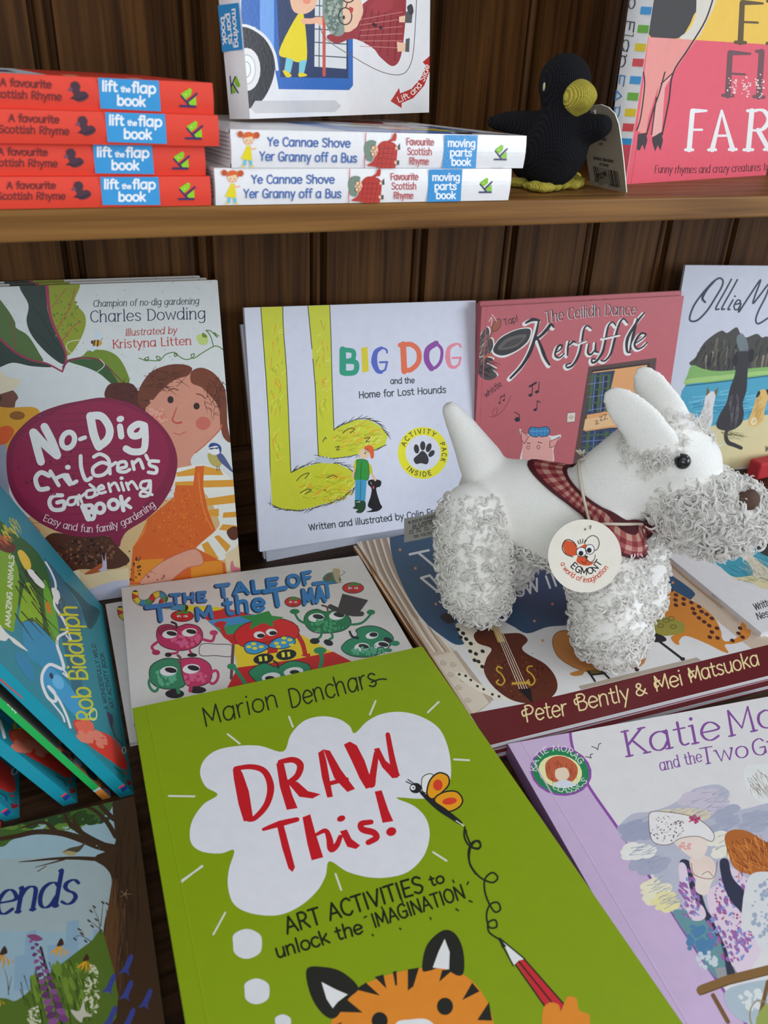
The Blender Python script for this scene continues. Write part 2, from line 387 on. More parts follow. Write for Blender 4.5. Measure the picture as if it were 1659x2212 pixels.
    def text(s, c, t, path, h, w, slant=0, serif=0, thin=None, track=.55, jit=0, sx=None, bounce=0):
        """t along path (two points or a curve, view pixels); h capital height; w stroke width; letters fill the path"""
        s.layer += 1
        P = smooth_pts(path, False, 12) if len(path) > 2 else path
        seg = [0]
        for a, b in zip(P, P[1:]): seg.append(seg[-1] + math.hypot(b[0]-a[0], b[1]-a[1]))
        tot = sum(GLYPH.get(ch, GLYPH[' '])[0] + track for ch in t) - track
        kx = seg[-1] / tot
        if sx is not None: kx = sx * h / 7
        def at(d):
            d = min(max(d, 0), seg[-1] * 1.5)
            i = 0
            while i < len(seg) - 2 and seg[i+1] < d: i += 1
            a, b = P[i], P[i+1]; l = seg[i+1] - seg[i] or 1
            f = (d - seg[i]) / l; ux, uy = (b[0]-a[0])/l, (b[1]-a[1])/l
            return a[0] + (b[0]-a[0])*f, a[1] + (b[1]-a[1])*f, ux, uy
        x = 0; ky = h / 7; rr = random.Random(len(t) * 31 + int(h * 7))
        for ch in t:
            adv, st = GLYPH.get(ch, GLYPH[' '])
            cx, cy, ux, uy = at((x + adv/2) * kx)
            j = (rr.random() - .5) * jit * h; rot = (rr.random() - .5) * bounce
            ux, uy = ux*math.cos(rot) - uy*math.sin(rot), ux*math.sin(rot) + uy*math.cos(rot)
            def mp(p):
                gx = (p[0] - adv/2 + p[1]*slant) * kx; gy = p[1]*ky + j
                return (cx + ux*gx + uy*gy, cy + uy*gx - ux*gy)
            for k, pts in st:
                if k == 'd':
                    q = mp(pts[0]); r = w * .68
                    s._put(s.col(c), [(q[0] + r*math.cos(2*PI*i/8), q[1] + r*math.sin(2*PI*i/8)) for i in range(8)])
                    continue
                p2 = smooth_pts(pts, False, 4) if k == 'c' else pts
                s.stroke(c, w, [mp(p) for p in p2], sm=False, keep=True, thin=thin)
                if serif:
                    for e in ((pts[0], pts[-1]) if k == 'l' else ((pts[-1],) if pts[-1][1] == 0 and len(pts) > 3 and pts[-2][0] == pts[-1][0] else ())):
                        if e[1] in (0, 5, 7, 7.4, -2.5):
                            o = pts[-2] if e == pts[-1] else pts[1]
                            if abs(o[1] - e[1]) > .8:
                                lo, hi = (-serif, serif) if e[1] in (0, 7, -2.5) else (-serif, .1)
                                s.stroke(c, w * .6, [mp((e[0]+lo, e[1])), mp((e[0]+hi, e[1]))], sm=False, keep=True)
            x += adv + track
    def specks(s, c, cx, cy, rx, ry, n, r, seed=1, el=1.0, rot=0):
        s.layer += 1; q = random.Random(seed)
        for i in range(n):
            a = q.random()*2*PI; d = math.sqrt(q.random())
            rr = r * (.4 + q.random())
            s.ell(c, cx + rx*d*math.cos(a), cy + ry*d*math.sin(a), rr*el, rr, rot, keep=True)
    def hatch(s, c, w, cx, cy, rx, ry, n, l, ang, seed=1, spread=.3):
        s.layer += 1; q = random.Random(seed)
        for i in range(n):
            a = q.random()*2*PI; d = math.sqrt(q.random()); g = math.radians(ang) + (q.random()-.5)*spread*2
            x = cx + rx*d*math.cos(a); y = cy + ry*d*math.sin(a); ll = l*(.5+q.random())
            s.stroke(c, w, [(x, y), (x + ll*math.cos(g), y + ll*math.sin(g))], keep=True, taper=(1, .3))
    def outline(s, c, w, pts, sm=True):
        p = smooth_pts(pts, True, 5) if sm else list(pts)
        s.stroke(c, w, p + [p[0]], sm=False)
    def shape(s, fill, line, w, pts, sm=True):
        s.poly(fill, pts, sm); s.outline(line, w, pts, sm)
    def emit(s, mb, T, m=0):
        """T: world -> mesh coordinates.  The shapes are cut against each other into one flat layer of ink without overlaps;
        where several cover a spot the last one drawn shows"""
        if not s.items: return
        its = sorted(s.items, key=lambda t: t[1])
        # work in tiles to keep the cutting quick
        xs = [p[0] for t in its for p in t[2]]; ys = [p[1] for t in its for p in t[2]]
        x0, x1, y0, y1 = min(xs), max(xs), min(ys), max(ys)
        nx = max(1, int((x1-x0)/.03)); ny = max(1, int((y1-y0)/.03))
        tiles = {}
        for c, ly, q in its:
            bx = [p[0] for p in q]; by = [p[1] for p in q]
            i0 = int((min(bx)-x0)/(x1-x0+1e-9)*nx); i1 = int((max(bx)-x0)/(x1-x0+1e-9)*nx)
            j0 = int((min(by)-y0)/(y1-y0+1e-9)*ny); j1 = int((max(by)-y0)/(y1-y0+1e-9)*ny)
            for i in range(max(0, i0), min(nx-1, i1)+1):
                for j in range(max(0, j0), min(ny-1, j1)+1):
                    a = (x0+(x1-x0)*i/nx, y0+(y1-y0)*j/ny); w = (x1-x0)/nx; h = (y1-y0)/ny
                    qq = [(p[0]-a[0], p[1]-a[1]) for p in q]
                    if i1 > i0 or j1 > j0: qq = clip(qq, w, h)
                    if len(qq) < 3: continue
                    ar = abs(sum(qq[k-1][0]*qq[k][1]-qq[k][0]*qq[k-1][1] for k in range(len(qq))))
                    if ar < 1e-10: continue
                    tiles.setdefault((i, j), (a, []))[1].append((c, qq))
        R3 = T.to_3x3(); want = (R3 @ s.n); o = T @ (s.P + s.n * s.z0); uu = R3 @ s.u; vv = R3 @ s.v
        flip = uu.cross(vv).dot(want) < 0
        for a, lst in tiles.values():
            # nothing under a shape that covers the whole tile can show
            V = []; FC = []
            for c, q in lst:
                if sum(q[k-1][0]*q[k][1]-q[k][0]*q[k-1][1] for k in range(len(q))) < 0: q = q[::-1]
                b = len(V); V += [Vector((p[0]*1000, p[1]*1000)) for p in q]; FC.append(list(range(b, b+len(q))))
            r = mathutils.geometry.delaunay_2d_cdt(V, [], FC, 1, 1e-4, True)
            vs = [o + uu*(a[0]+p.x/1000) + vv*(a[1]+p.y/1000) for p in r[0]]
            byc = {}
            for f, of in zip(r[2], r[5]):
                if not of: continue
                gx = sum(r[0][k].x for k in f)/len(f)/1000; gy = sum(r[0][k].y for k in f)/len(f)/1000
                top = next((k for k in sorted(of, reverse=True) if inside(lst[k][1], gx, gy)), None)
                if top is None: top = next((k for k in range(len(lst)-1, -1, -1) if inside(lst[k][1], gx, gy)), None)
                if top is None: continue
                byc.setdefault(lst[top][0], []).append(tuple(f)[::-1] if flip else tuple(f))
            b0 = len(mb.v); mb.v += [tuple(p) for p in vs]
            for c, fs in byc.items():
                for f in fs: mb.f.append([k+b0 for k in f]); mb.c.append(c); mb.m.append(m); mb.sm.append(False)
def inside(q, x, y):
    sg = 0
    for k in range(len(q)):
        a, b = q[k-1], q[k]
        cr = (b[0]-a[0])*(y-a[1]) - (b[1]-a[1])*(x-a[0])
        if abs(cr) < 1e-12: continue
        if sg == 0: sg = 1 if cr > 0 else -1
        elif (cr > 0) != (sg > 0): return False
    return True
def clip(q, w, h):
    for ax, lim, sg in ((0, 0, 1), (0, w, -1), (1, 0, 1), (1, h, -1)):
        out = []
        for i in range(len(q)):
            a, b = q[i-1], q[i]
            da, db = (a[ax]-lim)*sg, (b[ax]-lim)*sg
            if da >= 0:
                if db >= 0: out.append(b)
                else:
                    t = da/(da-db); out.append((a[0]+(b[0]-a[0])*t, a[1]+(b[1]-a[1])*t))
            elif db >= 0:
                t = da/(da-db); out.append((a[0]+(b[0]-a[0])*t, a[1]+(b[1]-a[1])*t)); out.append(b)
        q = out
        if len(q) < 3: return []
    return q
# ------------------------------------------------------------------ books
def frame(P, u, n):
    """P is the spine-side foot of the front cover; u across the cover, n out of it"""
    n = (n - u * n.dot(u)).normalized(); v = n.cross(u)
    return P, u, v, n
def frame_mtx(F, T):
    P, u, v, n = F
    m = Matrix((u, v, n)).transposed().to_4x4(); m.translation = P - n * T
    return m
class Book:
    def __init__(s, name, label, F, w, h, t, kind='paper', white=(200, 206, 222), cover='cdd2de', spine=None, back=None, group=None,
                 gloss=None, pages=None, crease=None, cat='book'):
        s.F, s.w, s.h, s.t, s.kind = F, w, h, t, kind
        P, u, v, n = F
        s.mtx = frame_mtx(F, t); s.inv = s.mtx.inverted()
        s.root = empty(name, s.mtx, label, cat, group)
        s.white = white
        c = alb(cover, white); sp = alb(spine or cover, white); bk = alb(back or cover, white)
        s.c, s.sp, s.bk = c, sp, bk
        s.mat = gloss or M_PRINT; s.crease = crease
        s.front = Art(P, u, v, n, w, h, white)
        s.spine = Art(P - n * t, n, v, -u, t, h, white)
        s.pages = pages
    def outline(s, r0=0, r1=0):
        w, h = s.w, s.h
        p = []
        def corner(cx, cy, r, a0):
            if r <= 0: p.append((cx, cy)); return
            sx = 1 if cx > w/2 else -1; sy = 1 if cy > h/2 else -1
            for i in range(7):
                a = a0 + PI/2*i/6
                p.append((cx - sx*r + r*math.cos(a), cy - sy*r + r*math.sin(a)))
        corner(0, 0, r0, PI); corner(w, 0, r1, 1.5*PI); corner(w, h, r1, 0); corner(0, h, r0, PI/2)
        return p
    def finish(s):
        w, h, t = s.w, s.h, s.t
        I = Matrix.Identity(4)
        if s.kind == 'hard': ct, ov = .0024, .003
        elif s.kind == 'board': ct, ov = .0018, .0
        else: ct, ov = .0004, .0
        r1 = {'board': .009, 'hard': .001}.get(s.kind, .0008)
        out = s.outline(0, r1)
        fc = MB(); fc.prism(out, t - ct, t, s.c)
        if s.crease:
            x = s.crease
            fc.add([(x-.0007, .0003, t), (x, .0003, t+.00022), (x+.0007, .0003, t), (x-.0007, h-.0003, t), (x, h-.0003, t+.00022), (x+.0007, h-.0003, t)],
                   [(0,1,4,3), (1,2,5,4)], s.c)
        if s.kind == 'hard':
            for x0, x1, dz in ((.0062, .0078, -.0004),):
                fc.add([(x0, 0, t+.00001), (x1, 0, t+.00001), (x1, h, t+.00001), (x0, h, t+.00001)], [(0,1,2,3)], tuple(k*.8 for k in s.c))
        s.front.emit(fc, s.inv)
        fc.build('front_cover', s.mat, s.root)
        bc = MB(); bc.prism(out, 0, ct, s.bk); bc.build('back_cover', s.mat, s.root)
        sp = MB()
        sx = .0005 if s.kind == 'paper' else .0018
        if s.kind == 'paper':
            sp.box((-.0001, 0, .0002), (sx, h, t - .0002), s.sp)
        else:
            # softly rounded back
            k = 8; vs = []
            for i in range(k + 1):
                a = i / k; z = t*a; x = -.0009*math.sin(PI*a)
                vs += [(x, 0, z), (x, h, z)]
            b = len(vs); vs += [(sx, 0, 0), (sx, h, 0), (sx, 0, t), (sx, h, t)]
            fs = [(2*i, 2*i+2, 2*i+3, 2*i+1) for i in range(k)]
            fs += [tuple(range(0, 2*k+1, 2))[::-1] + (b, b+2), tuple(range(1, 2*k+2, 2)) + (b+3, b+1)]
            sp.add(vs, fs, s.sp)
        s.spine.z0 = .0002 if s.kind == 'paper' else .00105
        s.spine.emit(sp, s.inv)
        sp.build('spine', s.mat, s.root)
        pb = MB()
        pb.box((sx + .0001, ov + .0004, ct + .00005), (w - ov - .0005, h - ov - .0004, t - ct - .00005))
        if s.kind == 'board':
            # thick leaves show as separate boards at the edges
            pb = MB(); nl = 7; a = ct + .0001; b = t - ct - .0001; st = (b - a) / nl
            inner = [(max(x, sx + .0001) if x < w/2 else x - .0006, min(max(y, .0006), h - .0006)) for x, y in out]
            for i in range(nl): pb.prism(inner, a + st*i, a + st*(i + .82), (.72, .70, .70))
            pb.box((sx + .0002, .004, a), (w - .006, h - .004, b), (.3, .3, .3))
            pb.build('page_block', M_CARD, s.root)
        else:
            pb.build('page_block', s.pages or M_PAGES, s.root)
        return s.root
def place_copy(root, mtx, label, name=None, group=None):
    c = copy_tree(root); c.matrix_world = mtx; c['label'] = label
    if group: c['group'] = group
    return c
# ------------------------------------------------------------------ the setting: matchboard wall, shelf, counter
WALL_Y, SH_Y, SH_Z, SH_B = .68, .430, .3424, .3272
wall_wood = wood('stained_pine_boards', (.045, .0175, .0045), (.165, .072, .020), 'Z', 1.0, .5)
low_wood = wood('stained_pine_rail', (.04, .018, .007), (.14, .065, .025), 'X', 1.0, .45)
shelf_wood = wood('varnished_pine_shelf', (.115, .046, .010), (.27, .128, .034), 'X', 1.0, .45, knots=False)
counter_wood = wood('dark_stained_counter', (.016, .008, .004), (.062, .030, .014), 'X', 1.0, .38)
groove_dark = plain('groove_shadow_stain', (.012, .006, .003), .7)
JOINT_Z = .094
wm = MB()
# board faces with a bead beside every tongue-and-groove joint (profile along x, extruded in z)
seams = [.0766 + (.798 - .0766) / 7 * i for i in range(-7, 14)]
prof = []
for sx in seams:
    prof += [(sx - .0092, 0), (sx - .0088, .010), (sx - .0048, .010), (sx - .0040, .0035), (sx - .0020, .0016), (sx + .0006, .0016), (sx + .0024, .0035),
             (sx + .0030, .010), (sx + .0072, .010), (sx + .0076, 0)]
vs = []
for z in (JOINT_Z, .95):
    vs += [(x, WALL_Y + d, z) for x, d in prof]
n = len(prof)
wm.add(vs, [(i, i+1, n+i+1, n+i) for i in range(n-1)])
wm.box((prof[0][0], WALL_Y + .0102, JOINT_Z), (prof[-1][0], WALL_Y + .02, .95))
wo = wm.build('wall_back', wall_wood); wo['kind'] = 'structure'
tm = MB(); tm.box((prof[0][0], WALL_Y - .004, -.03), (prof[-1][0], WALL_Y + .02, JOINT_Z))
to = tm.build('trim_1', low_wood); to['kind'] = 'structure'
bv = to.modifiers.new('bevel', 'BEVEL'); bv.width = .002; bv.segments = 2
def plank(name, a, b, m, label, cat, bw=.0015):
    p = MB(); p.box(a, b); o = p.build(name, m)
    bv = o.modifiers.new('bevel', 'BEVEL'); bv.width = bw; bv.segments = 3
    return tag(o, label, cat)
plank('shelf_board', (-.55, SH_Y, SH_B), (1.35, WALL_Y, SH_Z), shelf_wood, 'golden brown pine shelf board carrying the red and white board books', 'shelf')
plank('counter_top', (-.6, -.35, -.03), (1.35, WALL_Y - .0045, 0), counter_wood, 'dark brown wooden counter under the paperbacks and plush dog', 'counter', .002)
plank('shelf_board', (-.55, SH_Y + .02, .70), (1.35, WALL_Y, .716), shelf_wood, 'upper pine shelf board above the blackbird, out of view', 'shelf')
# ------------------------------------------------------------------ books on the upper shelf
Z = Vector((0, 0, 1))
def yawed(deg): a = math.radians(deg); return Vector((math.cos(a), math.sin(a), 0))
def lying_frame(P, yaw, tilt=0):
    """spine towards the viewer, front cover up; P right front top corner"""
    r = yawed(yaw); u = Vector((-r.y, r.x, 0))
    a = math.radians(tilt); u = (u*math.cos(a) + Z*math.sin(a)).normalized()
    return frame(P, u, r.cross(u))
def horse_logo(A, x0, y0, x1, y1, rot=0):
    """the small green horse head over a dark blue K, in a box of view pixels; rot 1: turned a quarter clockwise"""
    w, h = x1-x0, y1-y0
    f = lambda p: [(x0 + (1-b if rot else a)*w, y0 + (a if rot else b)*h) for a, b in p]
    if rot:
        f = lambda p: [(x0 + (1-b)*w, y0 + a*h) for a, b in p]
    A.poly('7ab51d', f([(.08, .30), (.60, .0), (.72, .10), (.66, .36), (.30, .62)]))
    A.poly('7ab51d', f([(.95, .42), (.98, .86), (.60, .86), (.52, .72)]))
    A.stroke('26285a', w*.10, f([(.10, .42), (.56, .88)]), sm=False)
    A.stroke('26285a', w*.11, f([(.46, .70), (1.0, .26)]), sm=False)
    A.stroke('26285a', w*.12, f([(.0, .93), (.97, .93)]), sm=False, cap=False)
    A.ell('cfe39a', *f([(.36, .34)])[0], w*.035)

# red board books: four in a stack, spines out
RW, RH, RT = .178, .184, .0139
P0 = aty(453, 380, SH_Y); P0.z = SH_Z + RT
F = lying_frame(P0, 0)
rb = Book('board_book', 'bottom book of the stack of four red board books on the shelf', F, RW, RH, RT, 'board', (196, 201, 212), 'b73428', 'c43a2b', group='red board books stacked on the shelf')
A = rb.spine.view(0, 0, 2.9625)
A.poly('2f86c4', [(638, 1131), (1010, 1131), (1024, 1310), (654, 1310)])
A.text('e6ecf2', 'lift', [(664, 1206), (755, 1206)], 56, 12); A.text('e6ecf2', 'the', [(778, 1206), (836, 1206)], 30, 7); A.text('e6ecf2', 'flap', [(845, 1206), (992, 1206)], 56, 12)
A.text('e6ecf2', 'book', [(756, 1284), (928, 1284)], 54, 12)
horse_logo(A, 1138, 1165, 1244, 1280)
A.text('5e2426', 'A favourite', [(42, 1206), (354, 1206)], 44, 8)
A.text('5e2426', 'Scottish Rhyme', [(-20, 1274), (416, 1274)], 44, 8)
A.blob('3f2a38', [(470, 1190), (480, 1165), (510, 1160), (530, 1185), (528, 1215), (560, 1215), (582, 1240), (560, 1265), (520, 1276), (490, 1262), (468, 1262), (490, 1240), (478, 1215)])
A.blob('6a4058', [(455, 1215), (470, 1196), (482, 1204), (480, 1218)])
A.stroke('2a1c2c', 10, [(480, 1256), (520, 1262), (566, 1244)])
A.stroke('2f86c4', 8, [(-150, 1250), (-40, 1250)])
tops = rb.front.view(0, 0, 1)
def covers_red(bk):
    # night-blue and pale band along the cover, with a red corner; seen edge-on from here
    P, u, v, n = bk.F; A = bk.front
    def q(c, x0, x1, y0, y1):
        A.layer += 1; A.items.append((A.col(c), A.layer, [(x0, y0), (x1, y0), (x1, y1), (x0, y1)]))
    q('a8b8c8', .003, .175, .075, .182); q('3a3450', .03, .09, .085, .15); q('c8d2d8', .02, .06, .10, .17); q('d8b090', .01, .03, .03, .036); q('d8b090', .01, .03, .06, .066)
covers_red(rb)
red_root = rb.finish()
ends = [((441, 318), .003, 1, .3, 'second board book up in the red stack on the shelf'), ((470, 245), -.001, 2, -.2, 'third board book up in the red stack, the one sticking out furthest right'),
        ((458, 168), .002, 3, .2, 'top book of the stack of four red board books on the shelf')]
for (px, py), dy, k, yw, lab in ends:
    P = aty(px, py, SH_Y + dy); P.z = SH_Z + RT*(k+1) + .0001*k
    place_copy(red_root, frame_mtx(lying_frame(P, yw, .7 if k == 3 else 0), RT), lab)

# white board books: two lying, one standing on them
GW, GH, GT = .176, .1826, .0178
P0 = aty(1105, 365, SH_Y); P0.z = SH_Z + GT
F = lying_frame(P0, 0)
gb = Book('board_book', 'lower of the two white board books lying on the shelf', F, GW, GH, GT, 'board', (206, 211, 222), 'd4d8e2', 'd4d8e2', gloss=M_GLOSS, group='white board books with a blue spine band')
A = gb.spine.view(440, 0, 2.9625)
def girl(A, x, y, s):
    """a small girl with red bunches and a yellow dress"""
    e = lambda c, dx, dy, rx, ry=None: A.ell(c, x+dx*s, y+dy*s, rx*s, (ry or rx)*s)
    A.poly('5fb0c8', [(x-26*s, y+80*s), (x-10*s, y+80*s), (x-18*s, y+116*s), (x-32*s, y+116*s)])
    A.poly('5fb0c8', [(x+6*s, y+80*s), (x+22*s, y+80*s), (x+26*s, y+114*s), (x+12*s, y+114*s)])
    A.poly('d4c81c', [(x-10*s, y-8*s), (x+16*s, y-8*s), (x+24*s, y+84*s), (x-46*s, y+74*s)])
    A.stroke('e2ab8a', 9*s, [(x+8*s, y+8*s), (x+34*s, y+12*s), (x+46*s, y+6*s)])
    A.ell('d8c014', x-34*s, y+120*s, 12*s, 5*s); A.ell('d8c014', x+26*s, y+119*s, 12*s, 5*s)
    e('b4502c', -52, -78, 18, 20); e('b4502c', 52, -74, 20, 20); e('c8622e', 2, -62, 38, 32)
    e('ecc0a4', 0, -42, 32, 30); A.poly('c8622e', [(x-34*s, y-56*s), (x-20*s, y-84*s), (x+14*s, y-88*s), (x+36*s, y-54*s), (x+20*s, y-66*s), (x-10*s, y-58*s)])
    e('4a3026', -12, -40, 3.5); e('4a3026', 12, -38, 3.5); e('e08a78', -20, -28, 7, 5); e('e08a78', 20, -26, 7, 5); A.stroke('b04a40', 3*s, [(x-6*s, y-24*s), (x, y-21*s), (x+6*s, y-24*s)])
girl(A, 180, 1182, 1.0)
A.text('3f62a8', 'Ye Cannae Shove', [(302, 1172), (832, 1172)], 52, 8.5); A.text('3f62a8', 'Yer Granny off a Bus', [(252, 1264), (876, 1264)], 54, 8.5)
A.stroke('b8485a', 5, [(930, 1080), (922, 1310)], sm=False)
def granny(A, x, y, s):
    """the sideways granny: curly grey hair, glasses, red tartan coat"""
    f = lambda p: [(x+a*s, y+b*s) for a, b in p]
    A.blob('a8342c', f([(30, -5), (78, -60), (150, -50), (172, 0), (150, 140), (118, 128), (40, 100), (-20, 92), (20, 60)]))
    A.stroke('a8342c', 16*s, f([(60, -20), (110, -54), (146, -76)]), sm=False); A.blob('b03a30', f([(134, -70), (150, -110), (166, -104), (160, -66)]))
    for k in range(4): A.stroke('6a1c20', 2.5*s, f([(60+28*k, -34+4*k), (40+28*k, 106)]), sm=False)
    for k in range(4): A.stroke('6a1c20', 2.5*s, f([(46, -14+30*k), (160, -18+34*k)]), sm=False)
    A.blob('e0b498', f([(-8, -36), (30, -40), (48, 0), (24, 40), (-8, 44)]))
    A.blob('6e8278', f([(-36, 30), (-44, -10), (-34, -48), (0, -66), (34, -58), (30, -34), (8, -28), (2, 10), (16, 46), (4, 66), (-26, 56)]))
    A.ring('2e2a2c', x+18*s, y-18*s, 13*s, 15*s, 4*s); A.ring('2e2a2c', x+14*s, y+22*s, 13*s, 15*s, 4*s); A.stroke('b03040', 5*s, f([(38, 2), (40, 16)]))
    A.poly('4a4a50', f([(172, -30), (188, -50), (190, -10), (174, -8)])); A.poly('4a4a50', f([(168, 58), (184, 56), (184, 84), (166, 84)]))
    A.poly('e0b498', f([(158, -28), (174, -26), (174, -10), (158, -10)])); A.poly('e0b498', f([(154, 60), (168, 60), (168, 80), (154, 80)]))
granny(A, 962, 1190, 1.0)
A.text('a84a50', 'Favourite', [(1192, 1150), (1368, 1150)], 42, 6); A.text('a84a50', 'Scottish', [(1198, 1210), (1356, 1210)], 42, 6); A.text('a84a50', 'Rhyme', [(1212, 1270), (1336, 1270)], 42, 6)
A.poly('2f86c8', [(1437, 1083), (1650, 1081), (1638, 1291), (1424, 1291)])
A.text('e8eef4', 'moving', [(1458, 1154), (1634, 1154)], 44, 8.5); A.text('e8eef4', 'parts', [(1472, 1212), (1612, 1212)], 44, 8.5); A.text('e8eef4', 'book', [(1482, 1270), (1606, 1270)], 44, 8.5)
A.view(960, 0, 2.3734); horse_logo(A, 172, 910, 240, 990)
# cover art of the white board book, traced where the standing copy shows it
su = yawed(24); a = math.radians(-1.6); su = (su + Z*math.tan(-a)).normalized()
SP = aty(540, 262, .50)
sn = Vector((su.y, -su.x, 0)); sn = (sn*math.cos(math.radians(3)) + Z*math.sin(math.radians(3))).normalized()
SF = frame(SP, su, sn)
CA = Art(*SF, GW, GH, (206, 212, 226)); A = CA.view(440, 0, 2.9625)
A.poly('d2d7e3', [(255, -800), (1700, -800), (1700, 800), (255, 800)])
A.poly('2c62b4', [(240, -760), (950, -700), (955, 560), (930, 590), (480, 585), (440, 380), (330, 190), (240, 170)])
A.poly('6a9ae0', [(360, -500), (450, -500), (450, 330), (400, 250), (360, 220)])
A.poly('2b3a62', [(450, -420), (920, -420), (925, 515), (490, 508)])
A.blob('23242a', [(180, 190), (300, 195), (390, 260), (445, 360), (455, 460), (430, 560), (380, 650), (310, 700), (180, 715)])
A.stroke('d4d9e4', 18, [(200, 178), (290, 186), (390, 250), (450, 350), (470, 460)])
A.ell('d2d6de', 275, 460, 88, 138); A.ell('b8bcc6', 275, 460, 60, 100); A.ell('dfe2ea', 275, 460, 52, 88); A.ring('9a9ea8', 270, 460, 30, 50, 6)
A.poly('b9bcc6', [(330, 660), (840, 655), (880, 690), (840, 730), (330, 740), (300, 710)])
A.poly('c8d0da', [(715, -400), (915, -400), (912, 455), (708, 440)])
for y in (50, 120, 200, 285, 370): A.stroke('3a4258', 7, [(712, y), (914, y+12)], sm=False)
A.stroke('3a4258', 6, [(742, -100), (738, 440)], sm=False)
A.blob('d8c81c', [(600, 110), (640, 115), (660, 390), (600, 412), (545, 388), (482, 345)])
A.poly('74bcd0', [(528, 384), (574, 396), (556, 480), (515, 470)]); A.poly('74bcd0', [(612, 404), (660, 398), (640, 490), (608, 484)])
A.blob('d8c41c', [(506, 466), (540, 474), (562, 500), (530, 508)]); A.blob('d8c41c', [(608, 482), (640, 482), (662, 498), (612, 506)])
A.stroke('e0a890', 36, [(640, 150), (690, 150), (730, 140)]); A.ell('e2ab92', 745, 150, 24, 28)
A.blob('e6b29a', [(548, -80), (620, -120), (720, -60), (720, 40), (680, 90), (620, 105), (565, 70)]); A.ell('de8a78', 660, 20, 26, 22)
A.stroke('b8504a', 20, [(770, 60), (770, 495)], sm=False)
A.blob('8e2f38', [(1030, 70), (1180, -60), (1290, -40), (1270, 330), (1215, 436), (1130, 380), (1080, 320), (960, 262), (860, 292), (800, 270), (800, 236), (960, 200), (1000, 130)])
A.stroke('8e2f38', 60, [(1040, 60), (1130, -10), (1230, -90)]); A.blob('9a3640', [(1060, 50), (1170, -40), (1210, 60), (1100, 100)])
for k in range(6): A.stroke('5c1a26', 5, [(1040+40*k, 60+12*k), (990+46*k, 270+26*k)], sm=False)
for k in range(6): A.stroke('c07a78', 4, [(1000, 140+34*k), (1270, 90+46*k)], sm=False)
for k in range(3): A.ell('3a1820', 1096, 176-0*k, 12) if k == 0 else A.ell('3a1820', 1040+46*k, 150+20*k, 12)
A.blob('e4b8a4', [(850, -60), (960, -60), (1020, 80), (960, 200), (890, 214), (850, 130)])
A.blob('7c8d88', [(770, -140), (880, -160), (950, -60), (900, 0), (890, 120), (900, 220), (850, 246), (800, 210), (765, 120), (760, 0)])
A.specks('5e706c', 830, 60, 50, 170, 60, 14, 3); A.specks('98a6a2', 830, 60, 50, 170, 50, 10, 4)
A.ring('3a3032', 905, 118, 42, 54, 8); A.ring('3a3032', 925, -10, 40, 40, 8); A.stroke('3a3032', 7, [(910, 60), (918, 30)]); A.ell('3a2a30', 896, 126, 8, 14)
A.blob('b0403c', [(930, 60), (958, 70), (942, 104)])
A.poly('e0b8a0', [(1250, 120), (1292, 112), (1290, 156), (1250, 156)]); A.poly('e0b8a0', [(1235, 280), (1290, 290), (1288, 340), (1240, 344)])
A.poly('55565c', [(1290, 90), (1338, 74), (1330, 160), (1286, 160)]); A.poly('55565c', [(1292, 262), (1318, 256), (1314, 346), (1288, 344)])
A.blob('3e3e46', [(1300, 60), (1330, 40), (1342, 90), (1320, 110)])
A.stroke('6a5a5e', 5, [(740, 180), (790, 270), (960, 380), (1130, 470), (1260, 490), (1320, 430), (1345, 300), (1362, 0)])
A.poly('aa2a2c', [(1195, 660), (1250, 575), (1256, 610), (1330, 580), (1390, 510), (1420, 430), (1400, 410), (1470, 348), (1472, 470), (1450, 452), (1410, 560), (1340, 640), (1266, 672), (1266, 704)])
A.text('e8d8da', 'Lift and Slide', [(1246, 668), (1310, 640), (1380, 580), (1424, 500), (1444, 430)], 34, 5.5)
ST = Art(SP - SF[3]*GT, SF[3], SF[2], -SF[1], GT, GH, (206, 211, 222), z0=.00105)
CAW = CA
def art_to_book(A, F0, bk, art):
    """carry a drawing made on one copy's cover over to the book that owns the mesh"""
    for c, ly, q in A.items: art.items.append((c, ly + art.layer, q))
art_to_book(CA, SF, gb, gb.front)
g_root = gb.finish()
P = aty(1138, 289, SH_Y + .001); P.z = SH_Z + 2*GT + .0002
place_copy(g_root, frame_mtx(lying_frame(P, .6), GT), 'upper of the two white board books lying on the shelf')
SF2 = (SP + Z*.0012, *SF[1:])
place_copy(g_root, frame_mtx(SF2, GT), 'white board book standing upright on the two lying ones')

# farm book: hardback with a pink and yellow cover, at the right end
FP = atz(1352, 398, SH_Z); fe = atz(1659, 378, SH_Z) - FP; fe.z = 0; fe.normalize()
fn = Vector((fe.y, -fe.x, 0)); fn = (fn*math.cos(math.radians(1.5)) + Z*math.sin(math.radians(1.5))).normalized()
FF = frame(FP, fe, fn)
fb = Book('picture_book', 'pink and yellow hardback with a cow standing at the right end of the shelf', FF, .236, .25, .0200, 'hard', (208, 212, 222), 'd4586c', 'd8dde6', 'd4586c', gloss=M_GLOSS)
A = fb.front.view(960, 0, 2.3734)
A.poly('e4b84e', [(1090, -900), (2600, -800), (2600, 285), (1280, 205), (1040, 187)])
A.blob('3b3a3c', [(1080, -700), (1900, -700), (2000, -300), (1500, -100), (1390, -20), (1290, 60), (1255, 130), (1200, 195), (1060, 190), (1050, 100), (1085, -100)])
A.blob('c8c6c0', [(1300, -200), (1420, -200), (1400, -20), (1340, 120), (1290, 200), (1205, 195), (1255, 150), (1290, 60)])
A.poly('d88e8c', [(1046, 190), (1290, 205), (1230, 290), (1172, 380), (1130, 450), (1112, 690), (1062, 700), (1066, 640), (1098, 440), (1046, 600), (1032, 690), (986, 670), (1016, 450)])
